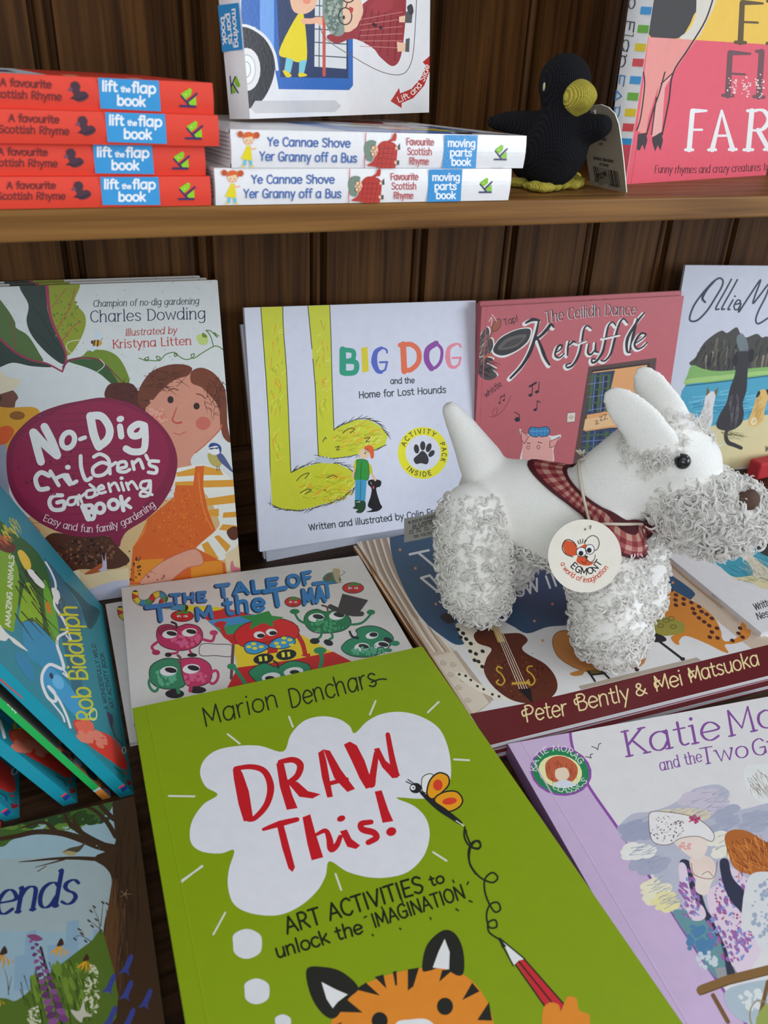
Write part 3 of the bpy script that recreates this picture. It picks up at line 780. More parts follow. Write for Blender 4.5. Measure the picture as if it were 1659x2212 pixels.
A.poly('d8a0a0', [(1172, 380), (1130, 450), (1112, 690), (1062, 700), (1078, 560), (1110, 430)])
A.stroke('3a2a2e', 8, [(1392, -60), (1340, 100), (1250, 250), (1172, 375), (1150, 520), (1116, 690)])
A.stroke('3a2a2e', 7, [(1020, 370), (1026, 440), (1006, 600), (986, 668)]); A.stroke('3a2a2e', 7, [(1130, 370), (1100, 480), (1072, 560), (1036, 690)]); A.stroke('3a2a2e', 6, [(1110, 430), (1170, 375)]); A.stroke('3a2a2e', 6, [(1086, 500), (1062, 690)])
A.poly('3a3236', [(992, 688), (1034, 680), (1040, 720), (1026, 770), (1016, 740), (1000, 772), (986, 766)]); A.poly('3a3236', [(1064, 706), (1112, 676), (1120, 720), (1108, 772), (1094, 744), (1080, 776), (1066, 730)])
def bigserif(A, c, t, p, h, w): A.text(c, t, p, h, w, slant=.0, serif=.85, thin=.35, track=1.0, bounce=.08)
bigserif(A, '5a4a2e', 'Flip', [(1496, 218), (1960, 230)], 205, 30)
bigserif(A, '6a4a52', 'Flap', [(1432, 490), (1990, 510)], 220, 30)
for s_ in range(3): A.specks('e0c8cc', 1475+70*s_, 440, 26, 60, 26, 4, 20+s_)
A.text('ece4e8', 'F', [(1240, 768), (1330, 768)], 200, 26, slant=.12, serif=.9, thin=.45)
A.text('ece4e8', 'A', [(1368, 768), (1482, 766)], 200, 26, slant=.0, serif=.9, thin=.45)
A.text('ece4e8', 'R', [(1540, 768), (1670, 766)], 200, 26, slant=.12, serif=.9, thin=.45)
A.text('ece4e8', 'M', [(1720, 772), (1850, 774)], 200, 26, slant=.1, serif=.9, thin=.45)
A.text('6a3040', 'Funny rhymes and crazy creatures to make', [(1076, 886), (1350, 886), (1760, 868)], 38, 4.5, slant=.2, serif=.35, thin=.5)
A = fb.spine.view(960, 0, 2.3734)
for k, (c, y) in enumerate([('d24a50', -60), ('3f9ae0', 34), ('6ab043', 128), ('dcc832', 222), ('d4505a', 300), ('3f9ae0', 390), ('6ab043', 474), ('dcc832', 556), ('d4505a', 632), ('3f9ae0', 708)]):
    x = 1012 - (y - 34)*.153
    A.poly(c, [(x, y), (x+62, y+3), (x+56, y+42), (x-6, y+40)])
A.text('2e3038', 'Flip Flap', [(972, -150), (925, 180), (893, 345)], 44, 6.5, serif=.8, thin=.5)
A.text('3b78b8', 'FARM', [(884, 372), (860, 520), (830, 720)], 48, 6.5, serif=.8, thin=.5)
A.poly('d4586c', [(870, 742), (985, 742), (985, 1000), (840, 1000)])
fb.finish()
# ------------------------------------------------------------------ books standing against the wall
def tilt_n(u, deg):
    nh = Vector((u.y, -u.x, 0)).normalized(); a = math.radians(deg)
    return (nh*math.cos(a) + Z*math.sin(a)).normalized(), nh
# 1. gardening book (three copies)
B1 = atz(521, 1250, 0); u = (B1 - atz(209, 1298, 0)).normalized()
n, nh = tilt_n(u, 9.5)
NW, NH, NT = .203, .2615, .0085
NF = frame(B1 - u*NW, u, n)
nb = Book('gardening_book', 'gardening picture book with a big beetroot on its cover, front of three', NF, NW, NH, NT, 'hard', (206, 214, 214), 'cdd8d6', 'c4ccc8', 'c8b48a', group='beetroot gardening books')
A = nb.front.view(0, 560, 2.9625)
A.specks('9aa6a2', 700, 250, 800, 350, 90, 3, 5); A.specks('9aa6a2', 800, 620, 500, 100, 40, 3, 6)
A.poly('c9b07c', [(-200, 1700), (560, 1600), (900, 1560), (1520, 1480), (1560, 2260), (-300, 2300)])
# field hand on the left with a hat
A.blob('6e4636', [(-60, 850), (60, 835), (95, 850), (116, 885), (100, 912), (92, 950), (60, 985), (-60, 990)])
A.ell('4a2a20', 4, 890, 8, 18)
A.blob('d8d2b4', [(-100, 700), (10, 715), (40, 750), (128, 770), (110, 815), (60, 845), (-100, 870)])
A.blob('d09a28', [(-120, 960), (60, 950), (220, 948), (250, 1000), (150, 1080), (60, 1220), (20, 1250), (-120, 1250)]); A.ell('8a5a1c', 110, 1000, 50, 28); A.blob('cf5a28', [(-60, 1120), (40, 1065), (90, 1100), (40, 1180), (-60, 1240)])
A.poly('8e98a8', [(-40, 1200), (40, 1180), (60, 1500), (110, 1590), (20, 1560), (-40, 1300)])
A.poly('c86f28', [(40, 1590), (130, 1600), (260, 1740), (240, 1780), (150, 1775), (60, 1700)])
# leaves
A.blob('48682c', [(-40, 240), (40, 310), (95, 400), (105, 440), (180, 490), (250, 600), (272, 655), (160, 650), (80, 600), (-40, 500)])
A.blob('22382e', [(-40, 505), (60, 570), (150, 632), (270, 660), (330, 690), (200, 684), (80, 662), (-40, 690)])
A.stroke('8c2f48', 14, [(-20, 490), (100, 595), (200, 645), (300, 668), (392, 716)], taper=(1.2, .7)); A.stroke('8c2f48', 5, [(95, 560), (90, 470), (60, 380)])
A.blob('20352e', [(128, 160), (310, 150), (300, 300), (335, 420), (385, 520), (425, 625), (402, 672), (300, 600), (205, 490), (170, 395), (182, 290)])
A.blob('87981f', [(310, 160), (506, 150), (478, 270), (540, 350), (546, 430), (500, 540), (432, 618), (396, 530), (345, 420), (318, 300)])
A.specks('5f7a24', 420, 360, 90, 180, 60, 6, 8)
A.stroke('98304e', 22, [(300, 160), (314, 320), (345, 430), (398, 540), (424, 630), (398, 720)], taper=(1, .5)); A.stroke('a8503c', 6, [(370, 440), (440, 320), (480, 190)]); A.stroke('a8503c', 6, [(400, 520), (470, 430), (520, 400)]); A.stroke('a8503c', 5, [(340, 300), (420, 190)])
A.stroke('12241e', 6, [(210, 300), (280, 400), (370, 560)]); A.stroke('12241e', 6, [(200, 440), (300, 540), (390, 640)])
A.blob('6d8a28', [(420, 645), (520, 622), (570, 584), (680, 584), (760, 630), (812, 720), (826, 792), (772, 842), (716, 800), (640, 735), (560, 690), (500, 660)])
A.blob('35592e', [(430, 650), (560, 640), (650, 655), (740, 760), (770, 840), (716, 800), (640, 735), (560, 695)])
A.stroke('7a2848', 12, [(404, 690), (440, 650), (520, 632), (620, 640), (690, 690), (750, 750), (800, 800)], taper=(1.2, .4))
A.stroke('c9d6c0', 5, [(470, 610), (425, 570), (440, 530), (520, 515)]); A.stroke('c9d6c0', 5, [(640, 640), (668, 680), (610, 730)])
# curly tendril, bee and flower
A.stroke('4e7a30', 6, [(890, 632), (940, 650), (950, 626), (925, 640), (1000, 650), (1026, 630), (1000, 622), (1020, 650), (1060, 610), (1110, 596), (1136, 610), (1120, 622), (1120, 604), (1180, 640), (1230, 632), (1244, 606), (1222, 612), (1240, 634), (1310, 590), (1380, 555), (1430, 580)])
A.stroke('4e7a30', 6, [(1366, 556), (1350, 500), (1330, 466), (1318, 456), (1350, 460), (1390, 500), (1370, 470), (1400, 492)])
A.blob('b8cf78', [(1256, 492), (1300, 480), (1330, 500), (1326, 540), (1280, 546)]); A.blob('6d8a28', [(1296, 470), (1320, 484), (1324, 500), (1296, 498)])
A.blob('c0d8e8', [(610, 470), (630, 458), (638, 490), (622, 520)]); A.blob('c0d8e8', [(574, 578), (600, 548), (620, 560), (596, 590)])
A.ell('c89a34', 620, 536, 34, 20); A.stroke('42301c', 9, [(606, 520), (600, 552)]); A.stroke('42301c', 9, [(628, 518), (624, 556)]); A.ell('42301c', 590, 530, 8, 12); A.stroke('42301c', 3, [(646, 522), (656, 502)])
# child at the right
A.blob('53281e', [(668, 860), (700, 800), (780, 790), (850, 800), (890, 850), (960, 900), (930, 970), (830, 930), (760, 900), (690, 900)])
A.blob('c98f78', [(930, 960), (1000, 860), (1080, 780), (1180, 720), (1250, 730), (1330, 820), (1400, 950), (1420, 1060), (1400, 1100), (1320, 1180), (1260, 1230), (1220, 1290), (1240, 1400), (1080, 1400), (1080, 1220), (1000, 1060)])
A.blob('6a3a26', [(880, 900), (900, 810), (970, 720), (1080, 676), (1180, 674), (1230, 700), (1200, 745), (1120, 770), (1040, 830), (980, 900), (920, 955)])
A.blob('74402a', [(1225, 720), (1290, 694), (1370, 730), (1430, 810), (1450, 900), (1456, 1060), (1476, 1170), (1430, 1140), (1410, 1060), (1400, 950), (1350, 880), (1290, 820), (1225, 790)])
A.hatch('4a2418', 4, 1030, 780, 130, 70, 60, 50, -20, 3, 1.2); A.hatch('4a2418', 4, 1370, 860, 70, 130, 60, 50, 60, 4, 1.0); A.hatch('3c1a14', 4, 790, 850, 90, 50, 40, 40, 10, 5, 1.5)
A.ell('cf7e66', 1005, 1010, 60, 50, 20); A.specks('d6a08c', 1005, 1010, 70, 60, 30, 10, 7); A.ell('bf6a5a', 1300, 1050, 48, 42)
A.ell('33231e', 1091, 899, 20, 23); A.ell('33231e', 1258, 940, 20, 22); A.stroke('6a3a26', 7, [(1074, 842), (1110, 828), (1140, 838)]); A.stroke('6a3a26', 7, [(1258, 862), (1290, 870), (1312, 890)])
A.stroke('b8553e', 12, [(1130, 950), (1112, 1000), (1104, 1030), (1130, 1048), (1160, 1044)], taper=(.6, 1.2)); A.stroke('b8604e', 6, [(1112, 1112), (1150, 1122), (1186, 1104)])
A.stroke('bd6e50', 8, [(1420, 1060), (1400, 1100), (1320, 1180), (1250, 1240)])
# shirt and dungarees, forearm
V2 = lambda: A.view(0, 960, 2.9625)
V2()
A.blob('e6e6da', [(1110, 170), (1200, 140), (1300, 130), (1420, 170), (1490, 250), (1510, 400), (1530, 600), (1480, 700), (1330, 780), (1250, 680), (1380, 550), (1400, 480), (1300, 300), (1130, 270)])
for pts in ([(1130, 180), (1300, 136), (1410, 160), (1430, 196), (1300, 196), (1130, 206)], [(1120, 240), (1280, 232), (1500, 226), (1506, 270), (1300, 276), (1120, 268)], [(1300, 350), (1504, 320), (1508, 374), (1310, 394)], [(1330, 420), (1400, 410), (1400, 460), (1340, 460)], [(1430, 436), (1512, 430), (1514, 464), (1424, 470)], [(1424, 510), (1520, 520), (1520, 560), (1400, 546)], [(1370, 590), (1400, 580), (1476, 650), (1450, 690)], [(1290, 640), (1330, 620), (1400, 730), (1340, 760)]):
    A.poly('d39a34', pts)
A.blob('5a3424', [(1450, 560), (1490, 525), (1526, 540), (1520, 600), (1480, 610)])
A.poly('cc6224', [(1250, 140), (1306, 136), (1300, 270), (1330, 420), (1380, 550), (1250, 660), (1440, 760), (1452, 850), (830, 900), (850, 660), (910, 560), (940, 480), (1110, 340), (1124, 262), (1236, 262)])
A.stroke('e08a3a', 6, [(1270, 180), (1280, 300), (1310, 440), (1360, 545)]); A.stroke('e08a3a', 6, [(862, 640), (920, 560), (940, 480)])
A.poly('d68a28', [(862, 740), (1046, 730), (1010, 860), (862, 884)]); A.poly('d68a28', [(1220, 760), (1420, 740), (1430, 850), (1224, 866)])
A.specks('e0862f', 1150, 480, 170, 200, 120, 4, 9); A.specks('b04e18', 1120, 480, 190, 200, 80, 4, 10)
A.blob('d09a82', [(1255, 670), (1300, 760), (1200, 790), (1130, 840), (1060, 890), (900, 894), (930, 840), (1010, 770), (1120, 710)]); A.specks('8a4a3a', 990, 840, 60, 40, 14, 5, 11)
A.outline('b0644e', 4, [(1255, 670), (1300, 760), (1200, 790), (1130, 840), (1060, 890), (900, 894), (930, 840), (1010, 770), (1120, 710)])
A.poly('d8cba4', [(1440, 700), (1540, 640), (1546, 840), (1456, 850)]); A.blob('c87a84', [(1476, 760), (1490, 745), (1500, 780), (1534, 790), (1540, 812), (1480, 812)])
A.specks('5a3424', 800, 760, 110, 130, 46, 7, 12)
# soil, snail, planter, bottom strip
A.blob('4c2c1e', [(270, 640), (330, 570), (450, 575), (700, 590), (760, 660), (830, 740), (760, 790), (640, 800), (500, 800), (420, 830), (330, 740)]); A.specks('2e1812', 520, 690, 200, 90, 60, 9, 13); A.specks('7a5238', 560, 680, 200, 90, 60, 8, 14)
A.poly('d3c79c', [(440, 820), (500, 805), (540, 830), (820, 790), (830, 880), (560, 950), (500, 910)]); A.poly('e0d8b8', [(445, 815), (510, 806), (512, 870), (450, 850)])
A.blob('a0562a', [(540, 830), (600, 790), (660, 756), (668, 800), (600, 826)]); A.blob('b8b4cc', [(630, 806), (656, 780), (650, 700), (660, 740), (672, 740), (676, 696), (684, 790), (676, 810)])
A.blob('b4bccc', [(545, 940), (640, 900), (760, 870), (830, 880), (770, 980), (600, 1004), (560, 970)]); A.ell('5a8a3a', 486, 884, 26, 12)
# blue tit
A.blob('b0a85a', [(1330, 60), (1390, 60), (1420, 120), (1390, 146), (1345, 120)]); A.blob('4f5c88', [(1385, 55), (1420, 60), (1450, 100), (1494, 180), (1440, 140), (1400, 100)]); A.ell('dfe4ea', 1374, 34, 40, 34); A.blob('2f4a8a', [(1336, 20), (1350, -8), (1390, -6), (1416, 20), (1410, 60), (1390, 10)]); A.stroke('23305a', 6, [(1340, 28), (1400, 22)]); A.ell('1c2030', 1354, 28, 6); A.ell('1c2030', 1386, 24, 6); A.stroke('3a3a44', 4, [(1388, 140), (1390, 170)]); A.stroke('3a3a44', 4, [(1402, 140), (1404, 168)])
# the beetroot with the title
A.view(0, 560, 2.9625)
A.blob('7b2042', [(40, 1290), (60, 1180), (130, 1080), (240, 990), (380, 935), (520, 905), (660, 885), (800, 910), (920, 965), (1040, 1070), (1110, 1180), (1136, 1300), (1110, 1430), (1040, 1560), (940, 1660), (820, 1735), (780, 1790), (764, 1840), (730, 1810), (690, 1772), (560, 1778), (420, 1760), (260, 1690), (130, 1580), (60, 1450)], 6)
A.blob('8a2248', [(80, 1290), (150, 1110), (400, 960), (660, 910), (900, 985), (1050, 1130), (1080, 1300), (1000, 1480), (800, 1660), (560, 1720), (300, 1640), (120, 1480)], 6)
for k in range(16):
    y = 1000 + k*46; A.stroke('6c1a3a', 4, [(230 - 8*min(k, 8) + (k % 3)*60, y), (500, y - 14), (820 + (k % 4)*50, y - 22)], taper=(.3, 1, .2))
A.specks('5a1630', 300, 1300, 200, 200, 24, 6, 15)
T = 'dfe9e2'
def thick(w, *st):
    for p in st: A.stroke(T, w if w > 37 else w*.84, p, n=6)
thick(52, [(212, 1108), (238, 1210), (262, 1296)], [(216, 1108), (290, 1190), (365, 1256)], [(284, 1072), (330, 1160), (366, 1254)])
A.ring(T, 436, 1158, 40, 52, 34, 20); thick(32, [(512, 1152), (544, 1140)])
thick(54, [(578, 1004), (600, 1120), (632, 1200)]); thick(50, [(578, 1004), (650, 1006), (700, 1080), (690, 1150), (632, 1200)])
thick(40, [(768, 1070), (776, 1134)]); A.ell(T, 770, 1022, 25, 20, -20)
thick(44, [(926, 1064), (880, 1056), (836, 1090), (850, 1130), (900, 1120), (926, 1064)], [(926, 1064), (930, 1150), (916, 1222), (850, 1232), (806, 1212)])
V2()
thick(36, [(314, 200), (262, 180), (228, 220), (250, 284), (306, 282)]); thick(30, [(322, 172), (376, 262)], [(352, 220), (420, 196), (452, 240)], [(404, 200), (446, 256)])
thick(30, [(432, 196), (456, 248), (490, 236)]); A.ell(T, 434, 146, 18, 16); thick(30, [(516, 74), (520, 150), (548, 226), (584, 214)])
thick(28, [(700, 130), (650, 116), (596, 150), (604, 196), (660, 194), (700, 150), (690, 90), (640, 62), (600, 80)]); thick(26, [(700, 128), (704, 188)], [(706, 140), (740, 116)], [(756, 154), (806, 142), (800, 112), (760, 120), (756, 168), (800, 176), (830, 160)], [(846, 110), (858, 160)], [(850, 130), (890, 96), (916, 152)], [(934, 70), (946, 96)])
thick(27, [(1014, 108), (962, 108), (960, 134), (1000, 150), (996, 182), (950, 178)])
thick(32, [(398, 326), (340, 330), (316, 370), (340, 416), (404, 412), (408, 366), (366, 372)]); thick(22, [(486, 336), (440, 346), (436, 384), (476, 380), (492, 334), (500, 386)], [(506, 324), (524, 370)], [(514, 340), (544, 314)])
thick(22, [(600, 290), (556, 300), (556, 338), (600, 330), (606, 286), (574, 256)], [(600, 330), (624, 320)], [(632, 290), (664, 280), (650, 262), (626, 284), (640, 312), (676, 304)], [(694, 250), (708, 302)], [(700, 272), (736, 246), (762, 294)], [(776, 244), (792, 294)], [(808, 246), (824, 290)], [(816, 262), (846, 238), (880, 284)], [(958, 232), (910, 240), (900, 274), (940, 282), (962, 232), (956, 320), (900, 330), (910, 300), (974, 322)])
A.ell(T, 778, 216, 14, 12)
thick(40, [(532, 396), (566, 474)]); thick(30, [(532, 396), (584, 390), (588, 424), (556, 432)], [(556, 432), (602, 440), (596, 476), (566, 474)])
A.ring(T, 640, 408, 28, 30, 26); A.ring(T, 726, 384, 30, 30, 26); thick(32, [(774, 334), (790, 422)]); thick(28, [(826, 346), (790, 384)], [(796, 380), (836, 404)])
A.text('e0d0d4', 'Easy and fun family gardening', [(274, 486), (400, 534), (560, 560), (680, 552), (800, 516), (900, 462), (996, 392)], 42, 5.5, serif=.6, thin=.6)
A.view(0, 560, 2.9625)
A.text('3c4a56', 'Champion of no-dig gardening', [(596, 304), (1274, 286)], 40, 5, slant=.14, serif=.45, thin=.6)
A.text('2a3150', 'Charles Dowding', [(578, 402), (1318, 380)], 70, 7, serif=.6, thin=.6)
A.text('b0453c', 'Illustrated by', [(802, 490), (1132, 474)], 42, 5.5, slant=.16, serif=.5, thin=.6)
A.text('b8403a', 'Kristyna Litten', [(722, 570), (1226, 546)], 52, 7, serif=.6, thin=.6)
n_root = nb.finish()
for k, (dx, lab) in enumerate([(.0072, 'white gardening book standing directly behind the front beetroot copy'), (.0112, 'rearmost of the three gardening books, against the wall boards')]):
    d = (NT/math.cos(math.radians(9.5)) + .0003)*(k+1)
    Fk = (NF[0] - nh*d - u*dx, *NF[1:]); place_copy(n_root, frame_mtx(Fk, NT), lab)

# 2. white square book with the yellow dog legs (front and two behind)
n = Vector((-.016, -.977, .214)).normalized(); P = aty(562, 1192, .606)
u = Vector((.999, -.024, -.034)); u = (u - n*u.dot(n)).normalized()
BF = frame(P, u, n)
q = onplane(1028, 649, P, n) - P
BW, BH, BT = q.dot(u), q.dot(BF[2]), .005
db = Book('picture_book', 'white square paperback with two long yellow dog legs, front of its pile', BF, BW, BH, BT, 'paper', (198, 201, 209), 'c4cade', 'c4cade', group='white square paperbacks against the wall', crease=.0135)
A = db.front.view(500, 620, 2.9625)
L1 = [(186, 100), (328, 100), (332, 260), (350, 500), (360, 700), (372, 1000), (384, 1186), (440, 1160), (560, 1126), (680, 1130), (760, 1170), (800, 1220), (780, 1280), (720, 1340), (620, 1380), (520, 1410), (420, 1430), (330, 1420), (252, 1396), (246, 1100), (240, 900), (222, 600), (200, 300)]
L2 = [(488, 100), (628, 100), (636, 300), (644, 600), (656, 912), (720, 880), (800, 850), (880, 850), (950, 890), (1000, 950), (984, 1010), (900, 1050), (780, 1076), (660, 1096), (556, 1080), (546, 860), (536, 640), (510, 340)]
for L in (L1, L2): A.poly('bcc232', L)
for cx, cy, rx, ry, nn, se in ((600, 1290, 170, 100, 60, 1), (800, 970, 150, 90, 50, 2), (290, 700, 40, 500, 26, 3), (580, 500, 40, 320, 18, 4)):
    A.hatch('d09a24', 9, cx, cy, rx, ry, nn//2, 50, -25 if rx > 100 else 85, se, .5); A.hatch('d2d86a', 5, cx, cy, rx, ry, nn//2, 50, -40, se+10, .5)
    A.hatch('a8b028', 12, cx, cy, rx, ry, nn//2, 40, -10 if rx > 100 else 88, se+20, .4)
K = '2c2c24'
A.stroke(K, 5, [(186, 110), (200, 300), (222, 600), (240, 900), (246, 1100), (252, 1396)]); A.stroke(K, 5, [(328, 105), (332, 260), (350, 500), (360, 700), (372, 1000), (380, 1186)]); A.stroke(K, 5, [(488, 110), (510, 340), (536, 640), (546, 860), (556, 1080)]); A.stroke(K, 5, [(628, 105), (636, 300), (644, 600), (656, 918)])
def fur(A, pts, l, sd):
    q = random.Random(sd); p = smooth_pts(pts, False, 5)
    for i in range(0, len(p)-1):
        a, b = p[i], p[i+1]; dx, dy = b[0]-a[0], b[1]-a[1]; m = math.hypot(dx, dy) or 1
        k_ = (q.random()*.7 - .15)*l; A.stroke(K, 5.5, [(a[0], a[1]), (a[0] + dx/m*l + dy/m*k_, a[1] + dy/m*l - dx/m*k_)], keep=i > 0, taper=(1, .4))
fur(A, [(384, 1186), (440, 1158), (560, 1122), (680, 1128), (760, 1165), (800, 1215)], 46, 1); fur(A, [(790, 1280), (720, 1340), (620, 1384), (520, 1412), (420, 1430), (330, 1420), (262, 1396)], 44, 2)
fur(A, [(656, 912), (720, 878), (800, 848), (880, 848), (950, 885), (1000, 950)], 44, 3); fur(A, [(990, 1010), (900, 1050), (780, 1078), (660, 1096), (556, 1080)], 44, 4)
for p in ([(416, 1240), (450, 1206), (496, 1190), (470, 1226)], [(612, 1220), (650, 1206), (676, 1216)], [(440, 1318), (480, 1296), (510, 1300), (470, 1326)], [(590, 1300), (606, 1298)], [(712, 936), (750, 906), (788, 908), (760, 936)], [(584, 990), (600, 962), (606, 974)], [(850, 970), (886, 964), (860, 990), (884, 988)], [(664, 1026), (690, 1020), (672, 1042), (694, 1040)]): A.stroke(K, 5, p)
# title
A.stroke('1f9276', 42, [(712, 400), (712, 545)], sm=False); A.stroke('1f9276', 30, [(720, 402), (778, 412), (776, 462), (730, 474)]); A.stroke('1f9276', 34, [(730, 474), (796, 484), (790, 544), (722, 552)])
A.poly('c9bd1e', [(830, 390), (870, 382), (878, 540), (838, 548)])
A.stroke('4a5cb8', 40, [(960, 390), (924, 416), (914, 480), (934, 534), (960, 546)], taper=(.5, 1, .5)); A.stroke('4a5cb8', 12, [(960, 388), (990, 400), (996, 420)]); A.stroke('4a5cb8', 13, [(952, 546), (984, 530), (996, 480), (950, 482)], sm=False)
A.stroke('d8623c', 38, [(1098, 366), (1106, 540)], sm=False); A.stroke('d8623c', 32, [(1080, 372), (1150, 368), (1196, 410), (1196, 480), (1150, 528), (1110, 532)])
A.stroke('7e3494', 36, [(1310, 360), (1256, 400), (1250, 470), (1280, 522)]); A.stroke('7e3494', 20, [(1310, 360), (1345, 400), (1340, 470), (1310, 512), (1280, 522)])
A.stroke('d27a8e', 34, [(1436, 364), (1394, 390), (1384, 450), (1400, 506), (1436, 514)], taper=(.5, 1, .5)); A.stroke('d27a8e', 14, [(1430, 364), (1456, 366), (1466, 382)]); A.stroke('d27a8e', 14, [(1428, 514), (1456, 496), (1466, 452), (1416, 454)], sm=False)
A.text('2c2f3c', 'and the', [(1018, 620), (1172, 614)], 36, 6); A.text('2c2f3c', 'Home for Lost Hounds', [(816, 712), (1374, 676)], 42, 6.5, bounce=.1)
A.text('2c2f3c', 'Written and illustrated by Colin Fraser', [(498, 1558), (1128, 1482), (1400, 1440)], 40, 6, bounce=.1)
# roundel
A.ell('d4d020', 1226, 1062, 162, 167, 0); A.ell('c8cee2', 1226, 1060, 112, 114)
for k, (cx, cy, rx, ry, ro) in enumerate([(1184, 1036, 17, 30, -8), (1224, 1016, 17, 30, 0), (1262, 1028, 17, 30, 20), (1280, 1066, 16, 26, 40)]): A.ell('26262a', cx, cy, rx, ry, ro)
A.blob('26262a', [(1166, 1100), (1196, 1070), (1220, 1048), (1246, 1066), (1262, 1104), (1250, 1134), (1214, 1128), (1180, 1132)])
arc = lambda r, a0, a1: [(1226 + r*math.sin(math.radians(a0+(a1-a0)*i/8)), 1060 - r*1.02*math.cos(math.radians(a0+(a1-a0)*i/8))) for i in range(9)]
A.text('3a3a2c', 'ACTIVITY', arc(122, -72, 36), 28, 5.5, track=2.2); A.text('3a3a2c', 'PACK', arc(122, 62, 114), 28, 5.5, track=2.6); A.text('3a3a2c', 'INSIDE', arc(148, 226, 158), 28, 5.5, track=3)
# girl and black dog
A.poly('aab6cc', [(520, 1120), (560, 1085), (700, 1110), (640, 1130)])
A.blob('1c1c20', [(880, 1236), (930, 1232), (958, 1244), (952, 1276), (926, 1292), (950, 1380), (964, 1410), (930, 1436), (862, 1440), (900, 1424), (872, 1400), (890, 1340), (896, 1290), (874, 1262)]); A.stroke('d8dbe2', 3, [(890, 1250), (896, 1262)]); A.ell('c05a5a', 908, 1282, 5, 10)
A.stroke('e0b090', 14, [(792, 1160), (780, 1190), (776, 1220)]); A.stroke('e0b090', 14, [(888, 1180), (906, 1210), (920, 1236)])
A.blob('b6b82c', [(790, 1110), (820, 1104), (812, 1160), (784, 1160)]); A.blob('b6b82c', [(868, 1130), (892, 1140), (902, 1190), (872, 1190)])
A.blob('2f8a3c', [(804, 1106), (860, 1106), (878, 1140), (872, 1236), (790, 1232), (800, 1150)]); A.outline(K, 3, [(804, 1106), (860, 1106), (878, 1140), (872, 1236), (790, 1232), (800, 1150)]); A.stroke('1c5a26', 4, [(832, 1116), (826, 1230)])
A.poly('3f92bc', [(792, 1232), (866, 1236), (856, 1372), (790, 1370)]); A.stroke('28546e', 4, [(828, 1240), (824, 1370)])
A.blob('24442c', [(790, 1366), (824, 1370), (822, 1420), (776, 1416), (790, 1400)]); A.blob('24442c', [(824, 1370), (856, 1374), (856, 1420), (830, 1446), (796, 1440), (822, 1410)])
A.blob('e8bca0', [(818, 1050), (846, 1034), (876, 1050), (880, 1080), (850, 1098), (820, 1086)]); A.blob('cf5a2c', [(846, 1030), (880, 1012), (908, 1030), (910, 1090), (892, 1094), (882, 1056)]); A.ell('2c2c2c', 856, 1064, 5); A.ring('2c2c2c', 866, 1046, 9, 9, 3)
b_root = db.finish()
rP = atz(568, 1215, 0); ru = Vector((u.x, u.y, 0)).normalized()
rn, rnh = tilt_n(ru, 12.4)
for k in range(2):
    Fk = frame(rP + ru*.005 - rnh*(BT/math.cos(math.radians(12.4)) + .0004)*k - ru*(.001 + .001*k), ru, rn)
    place_copy(b_root, frame_mtx(Fk, BT), ['white square paperback showing a grey strip below the yellow-legs copy', 'rearmost white square paperback of the yellow-legs pile'][k])

# 3. pink book with swirling title (front and two behind)
TL = aty(1040.7, 663, .630); TR = atz(1477.7, 638.8, TL.z); u = (TR - TL); KW = u.length; u.normalize()
n, nh = tilt_n(u, 5.5); v = n.cross(u)
KH = TL.z / v.z; KT = .0045
KF = frame(TL - v*KH, u, n)
kb = Book('picture_book', 'pink paperback with a swirling black title and a piglet, front of its pile', KF, KW, KH, KT, 'paper', (205, 208, 222), 'b5606c', 'a3505e', 'b5606c', group='pink paperbacks against the wall', crease=.0055)
A = kb.front.view(1000, 580, 3.318)
W_, K = 'e4dce4', '24202a'
def sw(w, *st):
    for p in st: A.stroke(W_, w+8, [(x-10, y+9) for x, y in p], n=6)
    for p in st: A.stroke(K, w, p, n=6, taper=(.5, 1, .55))
A.text(W_, 'The Ceilidh Dance', [(588, 394), (720, 372), (1000, 340), (1236, 336)], 78, 4.5, slant=.12, thin=.4, serif=.4); A.text(K, 'The Ceilidh Dance', [(594, 388), (726, 366), (1006, 335), (1240, 330)], 78, 6.5, slant=.12, thin=.4, serif=.4)
sw(26, [(450, 390), (500, 366), (548, 372)], [(545, 372), (520, 480), (480, 600), (420, 700), (340, 786)], [(650, 420), (630, 400), (600, 440), (560, 480), (520, 510)], [(530, 490), (560, 560), (590, 640), (620, 690)])
sw(16, [(670, 600), (700, 580), (710, 550), (680, 560), (660, 620), (690, 640), (726, 610)], [(760, 520), (752, 570), (748, 624)], [(752, 560), (790, 524), (806, 530)])
sw(18, [(920, 430), (890, 410), (866, 440), (850, 540), (830, 620), (790, 690), (750, 710), (740, 690), (770, 680)]); sw(10, [(820, 540), (890, 512)])
sw(17, [(902, 540), (894, 600), (916, 616), (950, 580)], [(952, 530), (950, 590), (970, 600)])
sw(18, [(1096, 410), (1070, 384), (1040, 420), (1020, 520), (1000, 600), (960, 660), (928, 676), (924, 650), (950, 650)], [(1180, 390), (1150, 360), (1120, 400), (1090, 500), (1060, 610), (1020, 660), (990, 660)]); sw(9, [(1000, 500), (1130, 470)])
sw(22, [(1300, 318), (1250, 380), (1180, 500), (1176, 590), (1200, 600)], [(1250, 360), (1220, 480), (1196, 590)]); sw(17, [(1230, 540), (1290, 500), (1310, 470), (1270, 470), (1230, 540), (1250, 576), (1290, 560), (1320, 530)])
A.text(K, 'Tap!', [(300, 410), (398, 376)], 44, 5, bounce=.3); A.text(K, 'whistle', [(166, 926), (284, 838)], 40, 4.5, bounce=.1)
